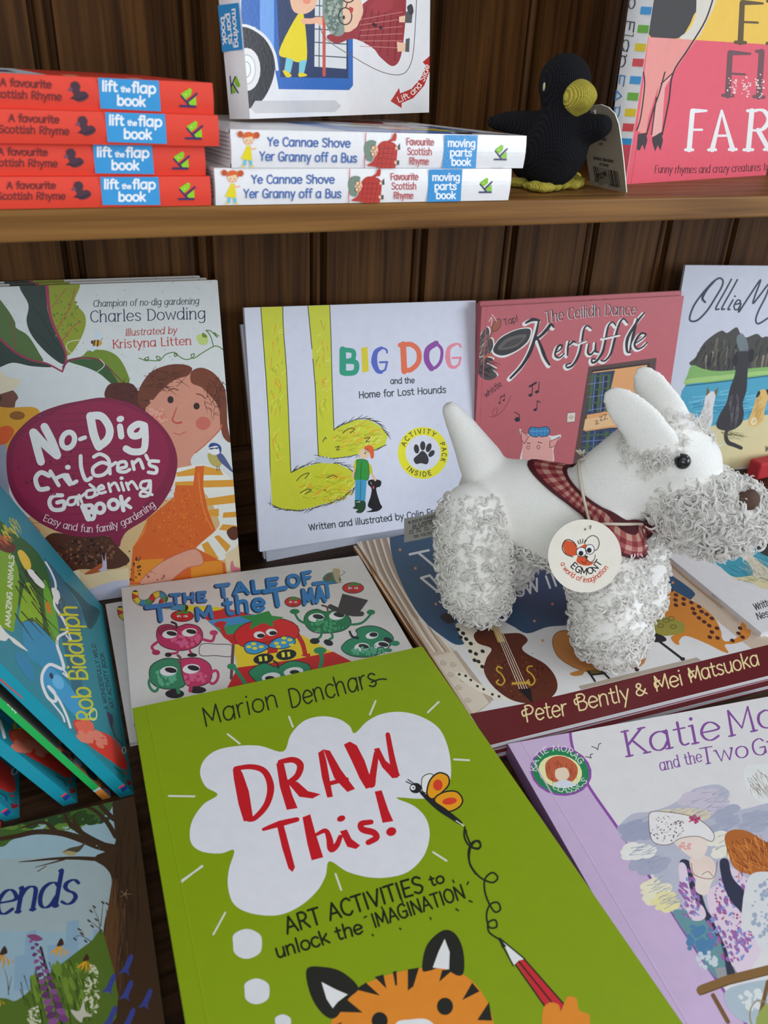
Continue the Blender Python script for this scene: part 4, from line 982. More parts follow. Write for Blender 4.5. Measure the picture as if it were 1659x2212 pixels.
# feathers, spoon and pan
for p in ([(130, 470), (170, 420), (190, 460), (160, 560), (120, 640), (100, 560)], [(140, 560), (200, 500), (216, 560), (170, 640), (110, 700)], [(110, 640), (200, 640), (214, 660), (170, 680), (240, 720), (200, 720), (246, 768), (190, 800), (130, 780), (100, 720)]):
    A.blob(W_, [(x + (8 if x > 150 else 0), y - 6) for x, y in p]); A.blob('4c4448', p)
A.hatch('8a7c7c', 5, 150, 560, 40, 110, 30, 50, 120, 3); A.hatch('1e1a1e', 5, 160, 700, 60, 70, 30, 50, 20, 4)
A.stroke(K, 12, [(228, 420), (190, 490), (140, 600)]); A.stroke('9a5a48', 8, [(228, 420), (190, 490), (140, 600)]); A.shape('9a5a48', K, 4, [(208, 440), (216, 400), (250, 362), (272, 370), (264, 420), (232, 450)])
A.stroke('a8604c', 18, [(150, 640), (222, 598)], sm=False); A.blob(W_, [(206, 600), (260, 500), (370, 440), (470, 422), (496, 450), (470, 530), (380, 600), (280, 640)]); A.blob('37363c', [(216, 590), (262, 506), (370, 446), (464, 430), (486, 456), (460, 526), (380, 590), (280, 624)]); A.blob('5e5a5e', [(250, 580), (300, 510), (380, 480), (456, 474), (420, 530), (360, 570)]); A.blob('484448', [(280, 570), (340, 516), (430, 494), (390, 540)]); A.ring('37363c', 356, 536, 50, 14, 4, -24)
for p in ([(186, 380), (206, 350), (204, 410)], [(206, 330), (226, 350), (240, 380)]): A.stroke(W_, 4, p)
# notes
def note(x, y, s, f):
    A.ell(K, x, y, 15*s, 11*s, -20); A.stroke(K, 6*s, [(x+12*s, y), (x+16*s, y-70*s)], sm=False)
    if f: A.stroke(K, 9*s, [(x+16*s, y-70*s), (x+38*s, y-60*s)])
note(483, 908, 1.0, 0); note(530, 884, 1.0, 0); A.stroke(K, 14, [(478, 846), (524, 818)], sm=False); note(518, 1012, .9, 1); A.ell(K, 390, 1082, 20, 17); A.stroke(K, 6, [(398, 1080), (404, 1050), (370, 1030)])
note(262, 964, .55, 0); note(292, 944, .55, 0); A.stroke(K, 7, [(266, 926), (300, 906)], sm=False); A.stroke('7a3440', 3.5, [(346, 910), (300, 1000), (240, 1056), (210, 1040), (230, 1000), (246, 1010), (230, 1060), (190, 1062)])
# window with tartan curtains
A.poly('54403f', [(900, 706), (1388, 640), (1300, 1420), (784, 1430)]); A.poly('2a2226', [(926, 728), (1340, 676), (1280, 1420), (832, 1430)])
A.poly('d59c6c', [(930, 742), (1320, 690), (1270, 1420), (838, 1430)])
def tartan(pts, x0, x1, y0, y1):
    A.poly('2c3a5e', pts)
    xs = [p[0] for p in pts]; ys = [p[1] for p in pts]
    for k in range(7):
        t = (k+.5)/7; a = x0+(x1-x0)*t
        A.stroke(['47603f', '6f86c8', '1c2438'][k % 3], [20, 5, 16][k % 3], [(a, min(ys)+26), (a-24, max(ys)-24)], sm=False, cap=False)
    for k in range(6):
        t = (k+.5)/6; b = y0+(y1-y0)*t
        A.stroke(['3e5a48', '6f86c8'][k % 2], [12, 4][k % 2], [(min(xs)+14, b), (max(xs)-46, b-22)], sm=False, cap=False)
tartan([(928, 750), (1090, 730), (1060, 860), (1000, 1030), (880, 1050)], 920, 1060, 760, 1040)
tartan([(860, 1170), (1060, 1140), (1200, 1140), (1200, 1430), (840, 1430)], 880, 1180, 1180, 1420)
A.poly('e0b48c', [(876, 1080), (1090, 1040), (1100, 1120), (862, 1160)]); A.text(K, 'z', [(950, 1118), (976, 1108)], 30, 4); A.text(K, 'z', [(982, 1092), (1006, 1086)], 40, 4); A.text(K, 'z', [(1008, 1084), (1040, 1074)], 46, 4)
A.shape('d8ccc8', '6a5a5c', 4, [(748, 1036), (808, 1030), (802, 1098), (744, 1104)], False); A.ring('5a4a50', 775, 1066, 8, 12, 3); A.ell('5a4a50', 758, 1068, 3); A.ell('5a4a50', 790, 1064, 3)
# piglet
A.blob(W_, [(406, 1150), (460, 1190), (540, 1160), (630, 1200), (704, 1195), (650, 1290), (636, 1400), (420, 1400), (430, 1260)])
A.blob('deA0a0'.lower(), [(430, 1270), (450, 1210), (540, 1170), (616, 1200), (640, 1270), (626, 1420), (440, 1420)])
A.shape('d89496', K, 4, [(416, 1160), (470, 1206), (440, 1256), (420, 1230)], False); A.shape('d89496', K, 4, [(694, 1206), (622, 1240), (622, 1284), (660, 1276)], False)
A.shape('3c86c4', K, 5, [(472, 1160), (490, 1136), (540, 1142), (600, 1134), (622, 1160), (610, 1196), (560, 1206), (546, 1194), (530, 1208), (480, 1196)])
for k in range(5): A.stroke('2a5a94', 4, [(486+28*k, 1144), (490+28*k, 1196)], sm=False)
A.stroke('7ab4dc', 3, [(478, 1166), (616, 1164)]); A.ring('3a3238', 468, 1282, 10, 13, 4); A.ring('3a3238', 540, 1280, 10, 13, 4); A.stroke(K, 6, [(458, 1250), (482, 1254)]); A.stroke(K, 6, [(536, 1244), (564, 1250)])
A = kb.spine.view(1000, 580, 3.318); A.text('5c2028', 'THE CEILIDH DANCE KERFUFFLE', [(130, 420), (108, 960)], 14, 4)
k_root = kb.finish()
for k in range(2):
    d = (KT/math.cos(math.radians(5.5)) + .001)*(k+1)
    Fk = (KF[0] - nh*d + u*.0012*(k+1) + KF[2]*.0035*(1-k) - Vector((0,0,0)), *KF[1:]); Fk = (Vector((Fk[0].x, Fk[0].y, max(0.0006, Fk[0].z))), *KF[1:])
    place_copy(k_root, frame_mtx(Fk, KT), ['pink paperback behind the front one with the swirling title', 'rearmost pink paperback of the pile by the wall'][k])
# 4. tall white book with dogs by a lake: one standing, one lying
TL = aty(1481, 573, .650); TR = atz(1659, 574.5, TL.z); u = (TR - TL).normalized()
n, nh = tilt_n(u, 4.3); v = n.cross(u); OH = TL.z / v.z; OW, OT = .215, .004
OF = frame(TL - v*OH, u, n)
ob = Book('picture_book', 'white paperback with dogs beside a lake, standing against the wall at the right', OF, OW, OH, OT, 'paper', (198, 203, 211), 'c2cadc', 'b8c0d0', group='white lakeside dog paperbacks')
def lake_scene(A):
    S = '3a4352'
    A.stroke(S, 24, [(830, 236), (740, 330), (690, 420), (720, 466)], taper=(.4, 1.2, 1)); A.stroke(S, 20, [(800, 250), (870, 205), (912, 230), (900, 300), (830, 420), (740, 560), (640, 660), (570, 672), (552, 630), (600, 500), (700, 360), (800, 250)])
    A.stroke(S, 18, [(1005, 218), (940, 340), (850, 500), (836, 546), (870, 540)]); A.stroke(S, 18, [(1070, 222), (1000, 350), (916, 500), (900, 544), (930, 540)]); A.stroke(S, 17, [(1024, 440), (968, 540), (990, 544)]); A.ell(S, 1044, 402, 13, 10)
    A.stroke(S, 17, [(1044, 490), (1090, 480), (1102, 450), (1070, 446), (1036, 500), (1044, 546), (1080, 540), (1110, 480), (1080, 574)]); A.stroke(S, 19, [(1090, 570), (1200, 400), (1322, 224), (1260, 400), (1240, 480), (1300, 410), (1420, 260), (1380, 400), (1300, 560), (1270, 660), (1300, 700), (1400, 640)])
    A.stroke(S, 19, [(1420, 400), (1480, 540), (1560, 430), (1600, 560), (1700, 420)])
    # mountain
    A.blob('4a4a48', [(560, 1150), (620, 1060), (700, 920), (800, 830), (900, 775), (960, 800), (1060, 738), (1100, 800), (1160, 850), (1280, 810), (1340, 850), (1400, 840), (1600, 900), (1800, 1000), (2000, 1200), (1400, 1230), (900, 1230)])
    for k in range(26):
        q = random.Random(k); x = 640 + q.random()*900; y = 840 + q.random()*260 + max(0, (800-x))*.5
        A.stroke(['6f6a5e', '34363a', '8a8274', '5a5c56'][k % 4], 26, [(x, y), (x-30+q.random()*30, y+90), (x-50+q.random()*60, y+190)], taper=(1, .3))
    A.blob('6f7c84', [(1060, 860), (1120, 806), (1180, 900), (1180, 1000), (1100, 1000)]); A.hatch('26282c', 6, 900, 1030, 300, 140, 60, 90, 110, 5); A.hatch('26282c', 6, 1400, 960, 200, 120, 40, 90, 110, 6)
    A.blob('7fae6a', [(530, 1250), (580, 1150), (700, 1190), (900, 1215), (1403, 1170), (2000, 1160), (2100, 1270), (1403, 1272), (900, 1330), (520, 1370)]); A.blob('9cc47e', [(540, 1300), (900, 1260), (1403, 1210), (2000, 1210), (2000, 1250), (1403, 1250), (900, 1310), (530, 1350)])
    A.blob('4f9fc0', [(500, 1380), (900, 1335), (1403, 1270), (2100, 1260), (2300, 1900), (1500, 2000), (680, 2000), (480, 1700)]); 
    A.stroke('2c6a86', 14, [(510, 1375), (900, 1330), (1403, 1266)])
    A.hatch('6fb6d2', 14, 900, 1560, 420, 150, 40, 200, -8, 8, .06); A.hatch('3484a8', 14, 900, 1650, 420, 150, 30, 200, -8, 9, .06)
    A.blob('c9c49c', [(600, 1960), (680, 1880), (800, 1810), (1000, 1790), (1180, 1740), (1403, 1690), (2200, 1640), (2300, 2300), (1500, 2200), (900, 2300), (660, 2160)])
    # three dogs seen from behind
    A.blob('cfd2d6', [(730, 1470), (760, 1440), (820, 1440), (830, 1500), (806, 1620), (798, 1760), (760, 1850), (700, 1900), (640, 1880), (612, 1800), (690, 1640)]); A.poly('6a6450', [(726, 1490), (742, 1384), (774, 1444)]); A.poly('6a6450', [(818, 1440), (866, 1384), (842, 1494)]); A.hatch('a8a8a0', 6, 730, 1680, 60, 180, 50, 60, 110, 7)
    A.blob('3a3a40', [(1060, 1020), (1120, 1000), (1200, 1010), (1190, 1120), (1180, 1250), (1170, 1420), (1130, 1560), (1140, 1680), (1110, 1790), (1000, 1860), (880, 1850), (840, 1800), (880, 1680), (950, 1560), (990, 1400), (1040, 1260), (1060, 1120)], 6); A.blob('2e2e34', [(1070, 1000), (1030, 1060), (1014, 1110), (1040, 1164), (1070, 1110)]); A.blob('2e2e34', [(1190, 1000), (1240, 980), (1256, 1030), (1230, 1110), (1196, 1110)])
    A.stroke('3a3a40', 50, [(960, 1840), (944, 1920), (970, 1990), (1040, 2020), (1110, 2050)], taper=(.7, 1, .8)); A.hatch('66666c', 8, 1040, 1560, 60, 160, 16, 120, 95, 8, .1); A.hatch('5a5a40', 5, 1000, 1900, 140, 40, 40, 70, 20, 9)
    A.blob('d0b070', [(1300, 1440), (1380, 1420), (1403, 1500), (1370, 1620), (1350, 1740), (1280, 1810), (1200, 1806), (1186, 1760), (1240, 1620)]); A.blob('2e2e34', [(1300, 1430), (1270, 1500), (1300, 1490), (1320, 1450)]); A.blob('2e2e34', [(1380, 1416), (1420, 1430), (1410, 1490)]); A.ring('e4dcc4', 1250, 1760, 22, 34, 18, 20); A.hatch('b08a48', 6, 1310, 1620, 50, 140, 36, 60, 110, 10)
    A.text('33343c', 'Written by', [(1370, 2090), (1640, 2070)], 60, 9, slant=.15)
lake_scene(ob.front.view(1380, 560, 5.0287))
lz = .0165
lBL = atz(1645, 1367, lz); lv = (atz(1412, 1175, lz) - lBL).normalized(); lu = Vector((lv.y, -lv.x, 0))
LF = frame(lBL, lu, Z)
# lower part of the same cover, traced where the lying copy shows it
LA = Art(*LF, OW, OH, (206, 211, 222)); A = LA.view(1380, 1080, 5.946)
A.text('3a3b42', 'Written by', [(1500, 1420), (1860, 1290)], 90, 11, slant=-.1); A.text('3a3b42', 'Nessie and friends', [(1530, 1540), (2300, 1300)], 90, 11, slant=-.1)
o_root = ob.finish()
# the lying copy gets its own front cover so that its visible lines sit where the photo has them
lb = Book('picture_book', 'white lakeside dog paperback lying flat on the cellist book, under the plush muzzle', LF, OW, .205, OT, 'paper', (206, 211, 222), 'ced2dc', 'b9bcc6', group='white lakeside dog paperbacks')
A = lb.front.view(1380, 1080, 5.946)
A.blob('3d93ae', [(900, 700), (1050, 860), (1180, 970), (1280, 990), (1480, 960), (2300, 700), (2300, -100), (1500, 100)])
A.hatch('2f7f9c', 14, 1350, 900, 250, 90, 24, 140, 25, 3, .1); A.hatch('6fb0c4', 12, 1500, 800, 250, 120, 24, 140, 25, 4, .1)
A.blob('cfc9a6', [(1200, 1005), (1480, 965), (2300, 760), (2300, 1150), (1659, 1150), (1450, 1060)])
A.blob('cdcabd', [(1240, 690), (1300, 640), (1420, 690), (1540, 780), (1659, 880), (1760, 940), (1700, 1040), (1560, 1040), (1470, 980), (1460, 900), (1380, 780)]); A.hatch('8e8a7a', 6, 1500, 860, 200, 100, 60, 70, 40, 5)
A.blob('2e3032', [(1500, 600), (1600, 500), (2000, 500), (2000, 760), (1659, 730)]); A.blob('8fb23e', [(1580, 500), (1680, 450), (1760, 520), (1659, 545)])
A.hatch('8a8a58', 5, 1500, 1020, 250, 30, 40, 90, 12, 6)
art_to_book(LA, LF, lb, lb.front)
lroot = lb.finish()
steel = plain('steel_wire', (.45, .45, .47), .3)
for k in (.055, .15):
    st_ = MB(); st_.tube([(-.0004, k-.006, .002), (-.0004, k+.006, .002)], .0003, 6, (.35, .35, .38)); st_.build('staple', steel, next(c for c in lroot.children if c.name.startswith('spine')))

# 5. cellist book: three copies stacked, the plush dog stands on the top one
sz, sT = .0125, .0041
sBL = atz(1058, 1610, sz); su_ = (atz(1659, 1460, sz) - sBL).normalized()
CF = frame(sBL, su_, Z)
SW, SHt = .288, (atz(765, 1172, sz) - sBL).dot(CF[2])
cb = Book('picture_book', 'dogs-with-instruments paperback on top of its stack, under the white plush dog', CF, SW, SHt, sT, 'paper', (206, 211, 222), 'ccd0d8', '9a6430', '7a2430', group='stack of dogs with instruments paperbacks')
A = cb.front.view(740, 1130, 1.8052)
# curtains down both sides, night sky, white floor, maroon band
A.poly('b9aca0', [(40, 40), (190, 40), (210, 200), (300, 380), (440, 500), (580, 700), (500, 760)])
A.poly('a08f82', [(-200, -100), (700, -200), (400, 40), (190, 60), (300, 380), (250, 350), (60, 60)])
for k in range(5): A.stroke('d8cfc6', 7, [(62+28*k, 50), (120+26*k, 200), (230+30*k, 400), (290+34*k, 500)])
for k in range(4): A.stroke('8c7a70', 4, [(78+28*k, 50), (140+28*k, 210), (250+30*k, 410), (300+34*k, 500)])
A.poly('b9aca0', [(1100, -40), (1230, 70), (1400, 250), (1580, 390), (1760, 520), (1760, 620), (1570, 470), (1400, 330), (1200, 150), (1080, 40)])
for k in range(3): A.stroke('a58c74', 8, [(1180+24*k, 60), (1320+30*k, 200), (1480+34*k, 330)])
A.blob('2a4a6c', [(185, 60), (215, 200), (300, 360), (400, 450), (460, 475), (520, 440), (600, 380), (660, 400), (720, 430), (800, 405), (900, 395), (1000, 360), (1200, 330), (1320, 320), (1366, 290), (1364, 262), (1250, 180), (1160, 110), (900, -60), (500, -60), (240, 20)], 5)
for x, y in ((224, 104), (284, 176), (364, 316), (818, 316), (748, 382), (780, 458), (1288, 232), (560, 40), (640, 120), (960, 80)):
    A.poly('c08a64', [(x + (8 if j % 2 == 0 else 3.4)*math.sin(j*PI/5), y - (8 if j % 2 == 0 else 3.4)*math.cos(j*PI/5)) for j in range(10)])
T2 = 'ccd2da'
for st in ([(262, 122), (336, 106)], [(296, 116), (360, 170)], [(390, 130), (440, 176)], [(440, 110), (500, 150)]): A.stroke(T2, 9, st, sm=False)
for st in ([(306, 214), (340, 204), (380, 250), (366, 268)], [(306, 214), (372, 268)]): A.stroke(T2, 9, st, sm=False)
A.text(T2, 'BSW', [(640, 300), (772, 262)], 48, 8); A.text(T2, 'ING', [(800, 256), (960, 200)], 48, 8)
# stucco blocks at the foot of the curtains
A.poly('c9c1b8', [(355, 520), (440, 498), (584, 690), (510, 745)]); A.poly('aa9c92', [(430, 500), (444, 498), (590, 690), (570, 700)])
def swirl(x, y, r, c='a59a90'): A.stroke(c, 3, [(x + r*(1-k/14)*math.cos(k*.9), y + r*(1-k/14)*.8*math.sin(k*.9)) for k in range(12)])
for x, y in ((392, 545), (420, 590), (452, 640), (488, 690), (470, 610), (430, 550), (1470, 320), (1530, 372), (1600, 440)): swirl(x, y, 14)
# dalmatian with the double bass
A.blob('d2cfc6', [(440, 400), (470, 390), (520, 410), (540, 470), (580, 500), (570, 560), (548, 590), (510, 540), (480, 480)]); A.blob('d2cfc6', [(440, 590), (470, 584), (540, 630), (640, 680), (620, 690), (520, 650)])
A.blob('d8d4cc', [(460, 408), (520, 425), (560, 450), (606, 470), (604, 480), (540, 474), (480, 440)])
for i, (x, y) in enumerate([(450, 415), (470, 430), (482, 452), (500, 470), (498, 500), (520, 510), (515, 535), (546, 500), (545, 560), (460, 445), (530, 540), (455, 590), (480, 596), (500, 612), (526, 636), (550, 648), (584, 668), (610, 676)]): A.ell('2a2426', x, y, 9 if i < 11 else 6, 7 if i < 11 else 5, 30)
A.blob('1c1a1e', [(380, 366), (410, 350), (440, 380), (410, 392)])
A.blob('55281a', [(520, 425), (560, 410), (620, 430), (690, 430), (722, 456), (700, 486), (720, 510), (790, 550), (830, 600), (836, 650), (800, 690), (740, 704), (660, 690), (590, 640), (552, 580), (560, 530), (580, 490), (530, 470), (512, 445)], 6)
A.specks('6f3a22', 680, 580, 100, 90, 60, 4, 3); A.specks('40190f', 690, 600, 110, 80, 50, 4, 4)
A.poly('b79a5a', [(580, 400), (606, 398), (634, 462), (606, 466)])
for k in range(4): A.stroke('d8d2c8', 2.6, [(590+8*k, 404), (618+8*k, 470), (690+10*k, 646)], sm=False)
A.stroke('b89a3a', 9, [(660, 626), (732, 622)], sm=False, cap=False); A.poly('17161a', [(684, 648), (734, 644), (742, 704)])
for x0 in (0, 118):
    A.stroke('b89a3a', 6, [(622+x0, 566-8*(x0 > 0)), (606+x0, 560), (602+x0, 575), (620+x0, 590), (632+x0, 615), (618+x0, 632), (600+x0, 622), (608+x0, 612)])
# brown dog at the keyboard and spotted dog with a saxophone
A.blob('b07a44', [(820, 450), (840, 425), (880, 422), (900, 470), (960, 540), (1020, 565), (1000, 585), (920, 570), (850, 530), (824, 490)]); A.outline('6a4424', 2.5, [(820, 450), (840, 425), (880, 422), (900, 470), (960, 540), (1020, 565), (1000, 585), (920, 570), (850, 530), (824, 490)]); A.blob('b07a44', [(888, 585), (940, 572), (935, 592), (900, 596)])
A.blob('b07a44', [(850, 430), (900, 440), (960, 400), (1100, 420), (1180, 480), (1160, 560), (1000, 570), (900, 520)])
A.poly('6a5a2c', [(950, 574), (1010, 570), (1020, 584), (960, 590)]); A.stroke('24222a', 8, [(960, 580), (984, 616)], sm=False); A.stroke('24222a', 8, [(1010, 576), (1040, 606)], sm=False); A.stroke('24222a', 7, [(968, 592), (1024, 586)], sm=False)
A.stroke('24222a', 9, [(1104, 512), (1144, 568)], sm=False); A.ell('24222a', 1148, 572, 9, 7); A.stroke('24222a', 9, [(1220, 450), (1320, 526)], sm=False); A.ell('24222a', 1326, 530, 10, 7)
A.blob('c07c30', [(1170, 250), (1190, 232), (1260, 250), (1340, 290), (1400, 325), (1450, 370), (1475, 420), (1480, 450), (1500, 462), (1545, 440), (1552, 395), (1570, 385), (1575, 410), (1592, 420), (1580, 450), (1530, 470), (1490, 475), (1505, 505), (1480, 500), (1420, 470), (1340, 440), (1312, 460), (1314, 474), (1296, 470), (1280, 446), (1300, 420), (1230, 340), (1170, 330)], 5)
for x, y in ((1190, 258), (1210, 246), (1240, 250), (1250, 272), (1280, 262), (1300, 280), (1298, 300), (1330, 296), (1330, 316), (1300, 320), (1360, 310), (1366, 334), (1390, 326), (1400, 345), (1372, 352), (1390, 370), (1420, 356), (1410, 385), (1440, 372), (1430, 400), (1460, 410), (1440, 425), (1432, 445), (1462, 448), (1550, 410), (1544, 430), (1560, 445), (1520, 458)): A.ell('4a2420', x, y, 10, 7, 25)
A.blob('8e8a3e', [(1196, 370), (1240, 360), (1320, 385), (1336, 410), (1320, 430), (1250, 440), (1200, 425)]); A.blob('c8c4b0', [(1200, 345), (1230, 370), (1195, 362)])
for x, y in ((1228, 374), (1262, 380), (1282, 372), (1240, 400), (1290, 404)): A.ring('5a5626', x, y, 12, 7, 3)
A.blob('24222a', [(1180, 420), (1250, 440), (1260, 460), (1210, 462)])
A.poly('a09890', [(920, 636), (1380, 524), (1400, 536), (930, 650)])
A.poly('5e1c22', [(496, 744), (700, 706), (930, 652), (1240, 576), (1680, 470), (1760, 700), (1200, 760), (580, 880)])
A.text('e4cfa0', 'Peter', [(716, 776), (880, 748)], 62, 6, track=.3); A.text('e4cfa0', 'Bently', [(918, 732), (1124, 690)], 62, 6, track=.3); A.text('e4cfa0', '&', [(1146, 676), (1190, 664)], 46, 6); A.text('e4cfa0', 'Mei', [(1222, 656), (1330, 630)], 58, 6, track=.3); A.text('e4cfa0', 'Matsuoka', [(1356, 622), (1628, 552)], 56, 6, track=.3)
for x, y in ((700, 745), (904, 700), (1216, 634), (1350, 596)): A.stroke('e4cfa0', 6, [(x+20, y-20), (x, y-10), (x+6, y+8), (x+16, y)])
A = cb.spine; 
c_root = cb.finish()
offs = [(-.0012, .0010, .3, 'middle paperback of the dogs-with-instruments stack'), (.0012, -.0012, -.25, 'bottom paperback of the dogs-with-instruments stack, lying on the counter')]
for k, (dx, dy, rot, lab) in enumerate(offs):
    a = math.radians(rot); uu = Vector((CF[1].x*math.cos(a) - CF[1].y*math.sin(a), CF[1].x*math.sin(a) + CF[1].y*math.cos(a), 0))
    Pk = CF[0] - Z*(sT + .00005)*(k+1) + CF[1]*dx + CF[2]*dy
    place_copy(c_root, frame_mtx(frame(Pk, uu, Z), sT), lab)

# 6. tomato book: three stapled copies, the lowest pushed out to the left
tz, tT = .0105, .0034
tTL = atz(262, 1270, tz); tu = (atz(775, 1200, tz) - tTL); TW = tu.length; tu.normalize()
tv = Z.cross(tu); TH = .172
TF = frame(tTL - tv*TH, tu, Z)
tb = Book('tomato_book', 'tomato and apples paperback lying flat, topmost of three', TF, TW, TH, tT, 'paper', (196, 198, 204), 'c4c2c4', 'bdbcbe', group='stapled tomato paperbacks lying on the counter')
A = tb.front.view(220, 1180, 2.4397)
K = '20242c'
# striped road under the tomato
A.poly('b8272c', [(470, 340), (640, 325), (800, 360), (560, 392)]); A.blob('d8c02a', [(350, 310), (470, 312), (640, 326), (560, 345), (440, 340)])
A.poly('3a84bc', [(556, 394), (800, 358), (880, 390), (600, 430)]); A.poly('2f8a62', [(598, 428), (880, 386), (940, 430), (640, 472)]); A.poly('b8272c', [(640, 470), (980, 420), (1040, 480), (690, 520)])
A.poly('d6b82e', [(690, 520), (1050, 466), (1220, 560), (1000, 600), (716, 640)]); A.poly('b02428', [(716, 640), (1000, 600), (1220, 556), (1310, 604), (1400, 660), (1300, 900), (600, 900), (664, 740)])
# worm
worm = [(176, 248), (180, 280), (214, 300), (254, 290), (276, 262), (310, 252), (332, 276), (316, 300), (350, 316), (440, 324)]
wp = smooth_pts(worm, False, 5); cs = ['b83434', 'd4bc3c', '3a84b0', '3f8a5a']
A.stroke(K, 34, worm)
for i in range(len(wp)-1): A.stroke(cs[(i//4) % 4], 29, [wp[i], wp[i+1]], sm=False, keep=i > 0, cap=False)
A.poly('d4bc3c', [(150, 242), (196, 240), (190, 262)])
# block letters with dark sides
def block(t, p0, p1, h, w):
    A.text('1c3450', t, [(p0[0]-7, p0[1]+4), (p1[0]-7, p1[1]+4)], h, w+5, track=1.4); A.text('2f74b4', t, [p0, p1], h, w, track=1.4)
block('THE', (366, 300), (552, 286), 44, 17); block('TALE', (610, 266), (936, 226), 58, 20); block('OF', (984, 216), (1112, 190), 58, 18)
block('T', (240, 398), (384, 380), 76, 24); block('M', (500, 388), (590, 374), 60, 19); block('the', (650, 360), (862, 334), 84, 19); block('T', (868, 322), (990, 300), 84, 24); block('MA', (1066, 304), (1180, 286), 74, 19)
A.text('1c3450', 'T', [(1118, 276), (1262, 258)], 76, 24); A.text('2f74b4', 'T', [(1122, 274), (1264, 256)], 76, 20)
def tomato(x, y, rx, ry, eyes=True):
    A.ell(K, x, y, rx+4, ry+4); A.ell('b8232a', x, y, rx, ry)
    A.poly('2f8040', [(x-rx*.6, y-ry*.5), (x-rx*.1, y-ry*.9), (x, y-ry*1.3), (x+rx*.2, y-ry*.9), (x+rx*.8, y-ry*1.0), (x+rx*.5, y-ry*.6), (x+rx*.55, y-ry*.3), (x, y-ry*.6), (x-rx*.4, y-ry*.2)])
    for s_ in (-1, 1): A.ell('e4e2e0', x+s_*rx*.3, y+ry*.05, rx*.2, ry*.2); A.ell(K, x+s_*rx*.26, y+ry*.08, rx*.08, ry*.1)
    A.stroke(K, 2.5, [(x-rx*.3, y+ry*.5), (x, y+ry*.62), (x+rx*.3, y+ry*.45)])
tomato(424, 368, 58, 27); tomato(1008, 294, 42, 24); tomato(1324, 220, 54, 26)
A.blob('3a6a5c', [(1164, 168), (1190, 142), (1230, 140), (1262, 176), (1240, 188), (1180, 188)]); A.specks('7a3038', 1210, 164, 36, 18, 12, 6, 2); A.blob('a8987a', [(1216, 124), (1250, 120), (1256, 140), (1250, 180), (1270, 190), (1236, 190)]); A.stroke(K, 2.5, [(1250, 160), (1280, 140), (1270, 132)])
# the big tomato
A.stroke('b0242a', 24, [(700, 500), (650, 470), (630, 420)]); A.blob('b0242a', [(590, 410), (620, 396), (656, 400), (640, 424), (610, 428)])
A.stroke('b0242a', 24, [(1020, 450), (1056, 510), (1072, 570)]); A.blob('b0242a', [(1050, 574), (1096, 566), (1090, 584)])
A.ell(K, 868, 462, 176, 84, -6); A.ell('c0242a', 868, 462, 172, 80, -6)
A.poly('2f8040', [(724, 366), (800, 364), (880, 340), (896, 366), (962, 374), (900, 396), (904, 426), (850, 404), (780, 440), (790, 396)])
for x, y in ((830, 468), (894, 454)): A.ell('e8e4e2', x, y, 30, 19); A.ell(K, x+8, y+4, 20, 11)
A.stroke(K, 3, [(810, 504), (860, 508), (904, 492)])
A.poly('b0242a', [(880, 530), (930, 524), (926, 560), (870, 568)])
for pts in ([(752, 520), (800, 500), (880, 528), (820, 566), (764, 560)], [(880, 528), (920, 486), (990, 476), (1020, 508), (960, 540)]): A.shape('3a8cc0', K, 4, pts)
for x, y in ((775, 530), (806, 538), (840, 530), (800, 515), (920, 512), (958, 508), (990, 494), (1000, 520), (960, 484), (930, 530)): A.ell('e0c83a', x, y, 14, 8)
for x, y in ((852, 594), (972, 572)): A.ell(K, x, y, 54, 28, -8); A.poly('e0d040', [(x-26, y-12), (x-10, y-14), (x-6, y+12), (x-22, y+14)]); A.poly('e0d040', [(x+4, y-14), (x+18, y-16), (x+22, y+8), (x+8, y+12)])
# apples
def eyes(x, y, r=1.0):
    for dx, dy in ((0, 0), (104*r, -10*r)): A.ell('e8e6e4', x+dx, y+dy, 40*r, 22*r, -6); A.ell(K, x+dx+10*r, y+dy-4*r, 28*r, 12*r, 10)
def apple(pts, c, c2): A.shape(c, K, 4, pts); 
apple([(288, 470), (300, 425), (350, 412), (400, 424), (450, 410), (510, 425), (532, 470), (510, 520), (440, 548), (370, 545), (310, 520)], 'a8305c', 'c04a74'); A.blob('7e2a48', [(296, 440), (340, 418), (396, 430), (380, 460), (310, 470)]); A.specks('c4587e', 440, 490, 80, 40, 40, 9, 3)
A.stroke('30282c', 12, [(368, 400), (390, 410), (394, 430)]); eyes(358, 464); A.blob('c05a8c', [(384, 508), (430, 500), (460, 506), (430, 520)])
A.stroke('a8305c', 14, [(300, 500), (264, 530), (282, 556)]); A.ell('9a2c50', 286, 560, 22, 14); A.stroke('a8305c', 14, [(530, 490), (580, 500), (594, 468)]); A.ell('b03a64', 590, 456, 22, 14)
A.stroke('a8305c', 12, [(400, 545), (395, 562), (350, 568)]); A.stroke('a8305c', 12, [(462, 545), (470, 562), (490, 574)]); A.ell(K, 350, 572, 18, 12); A.ell(K, 476, 574, 26, 10)
apple([(250, 660), (270, 620), (330, 592), (390, 594), (416, 610), (440, 720), (400, 750), (320, 750), (262, 720)], '2f7a5a', '3f8a6a'); apple([(414, 610), (450, 590), (520, 592), (570, 625), (580, 680), (560, 720), (500, 740), (440, 724)], 'b03460', 'c04a74'); A.specks('56a284', 330, 690, 60, 40, 40, 9, 5); A.specks('c4587e', 490, 690, 60, 40, 30, 9, 6)
A.ring('2f7a5a', 272, 730, 22, 36, 14, -20); A.ring('b03460', 590, 690, 22, 36, 14, 20); eyes(352, 658, 1.15); A.stroke('6a4e4a', 14, [(404, 612), (414, 590), (400, 575)])
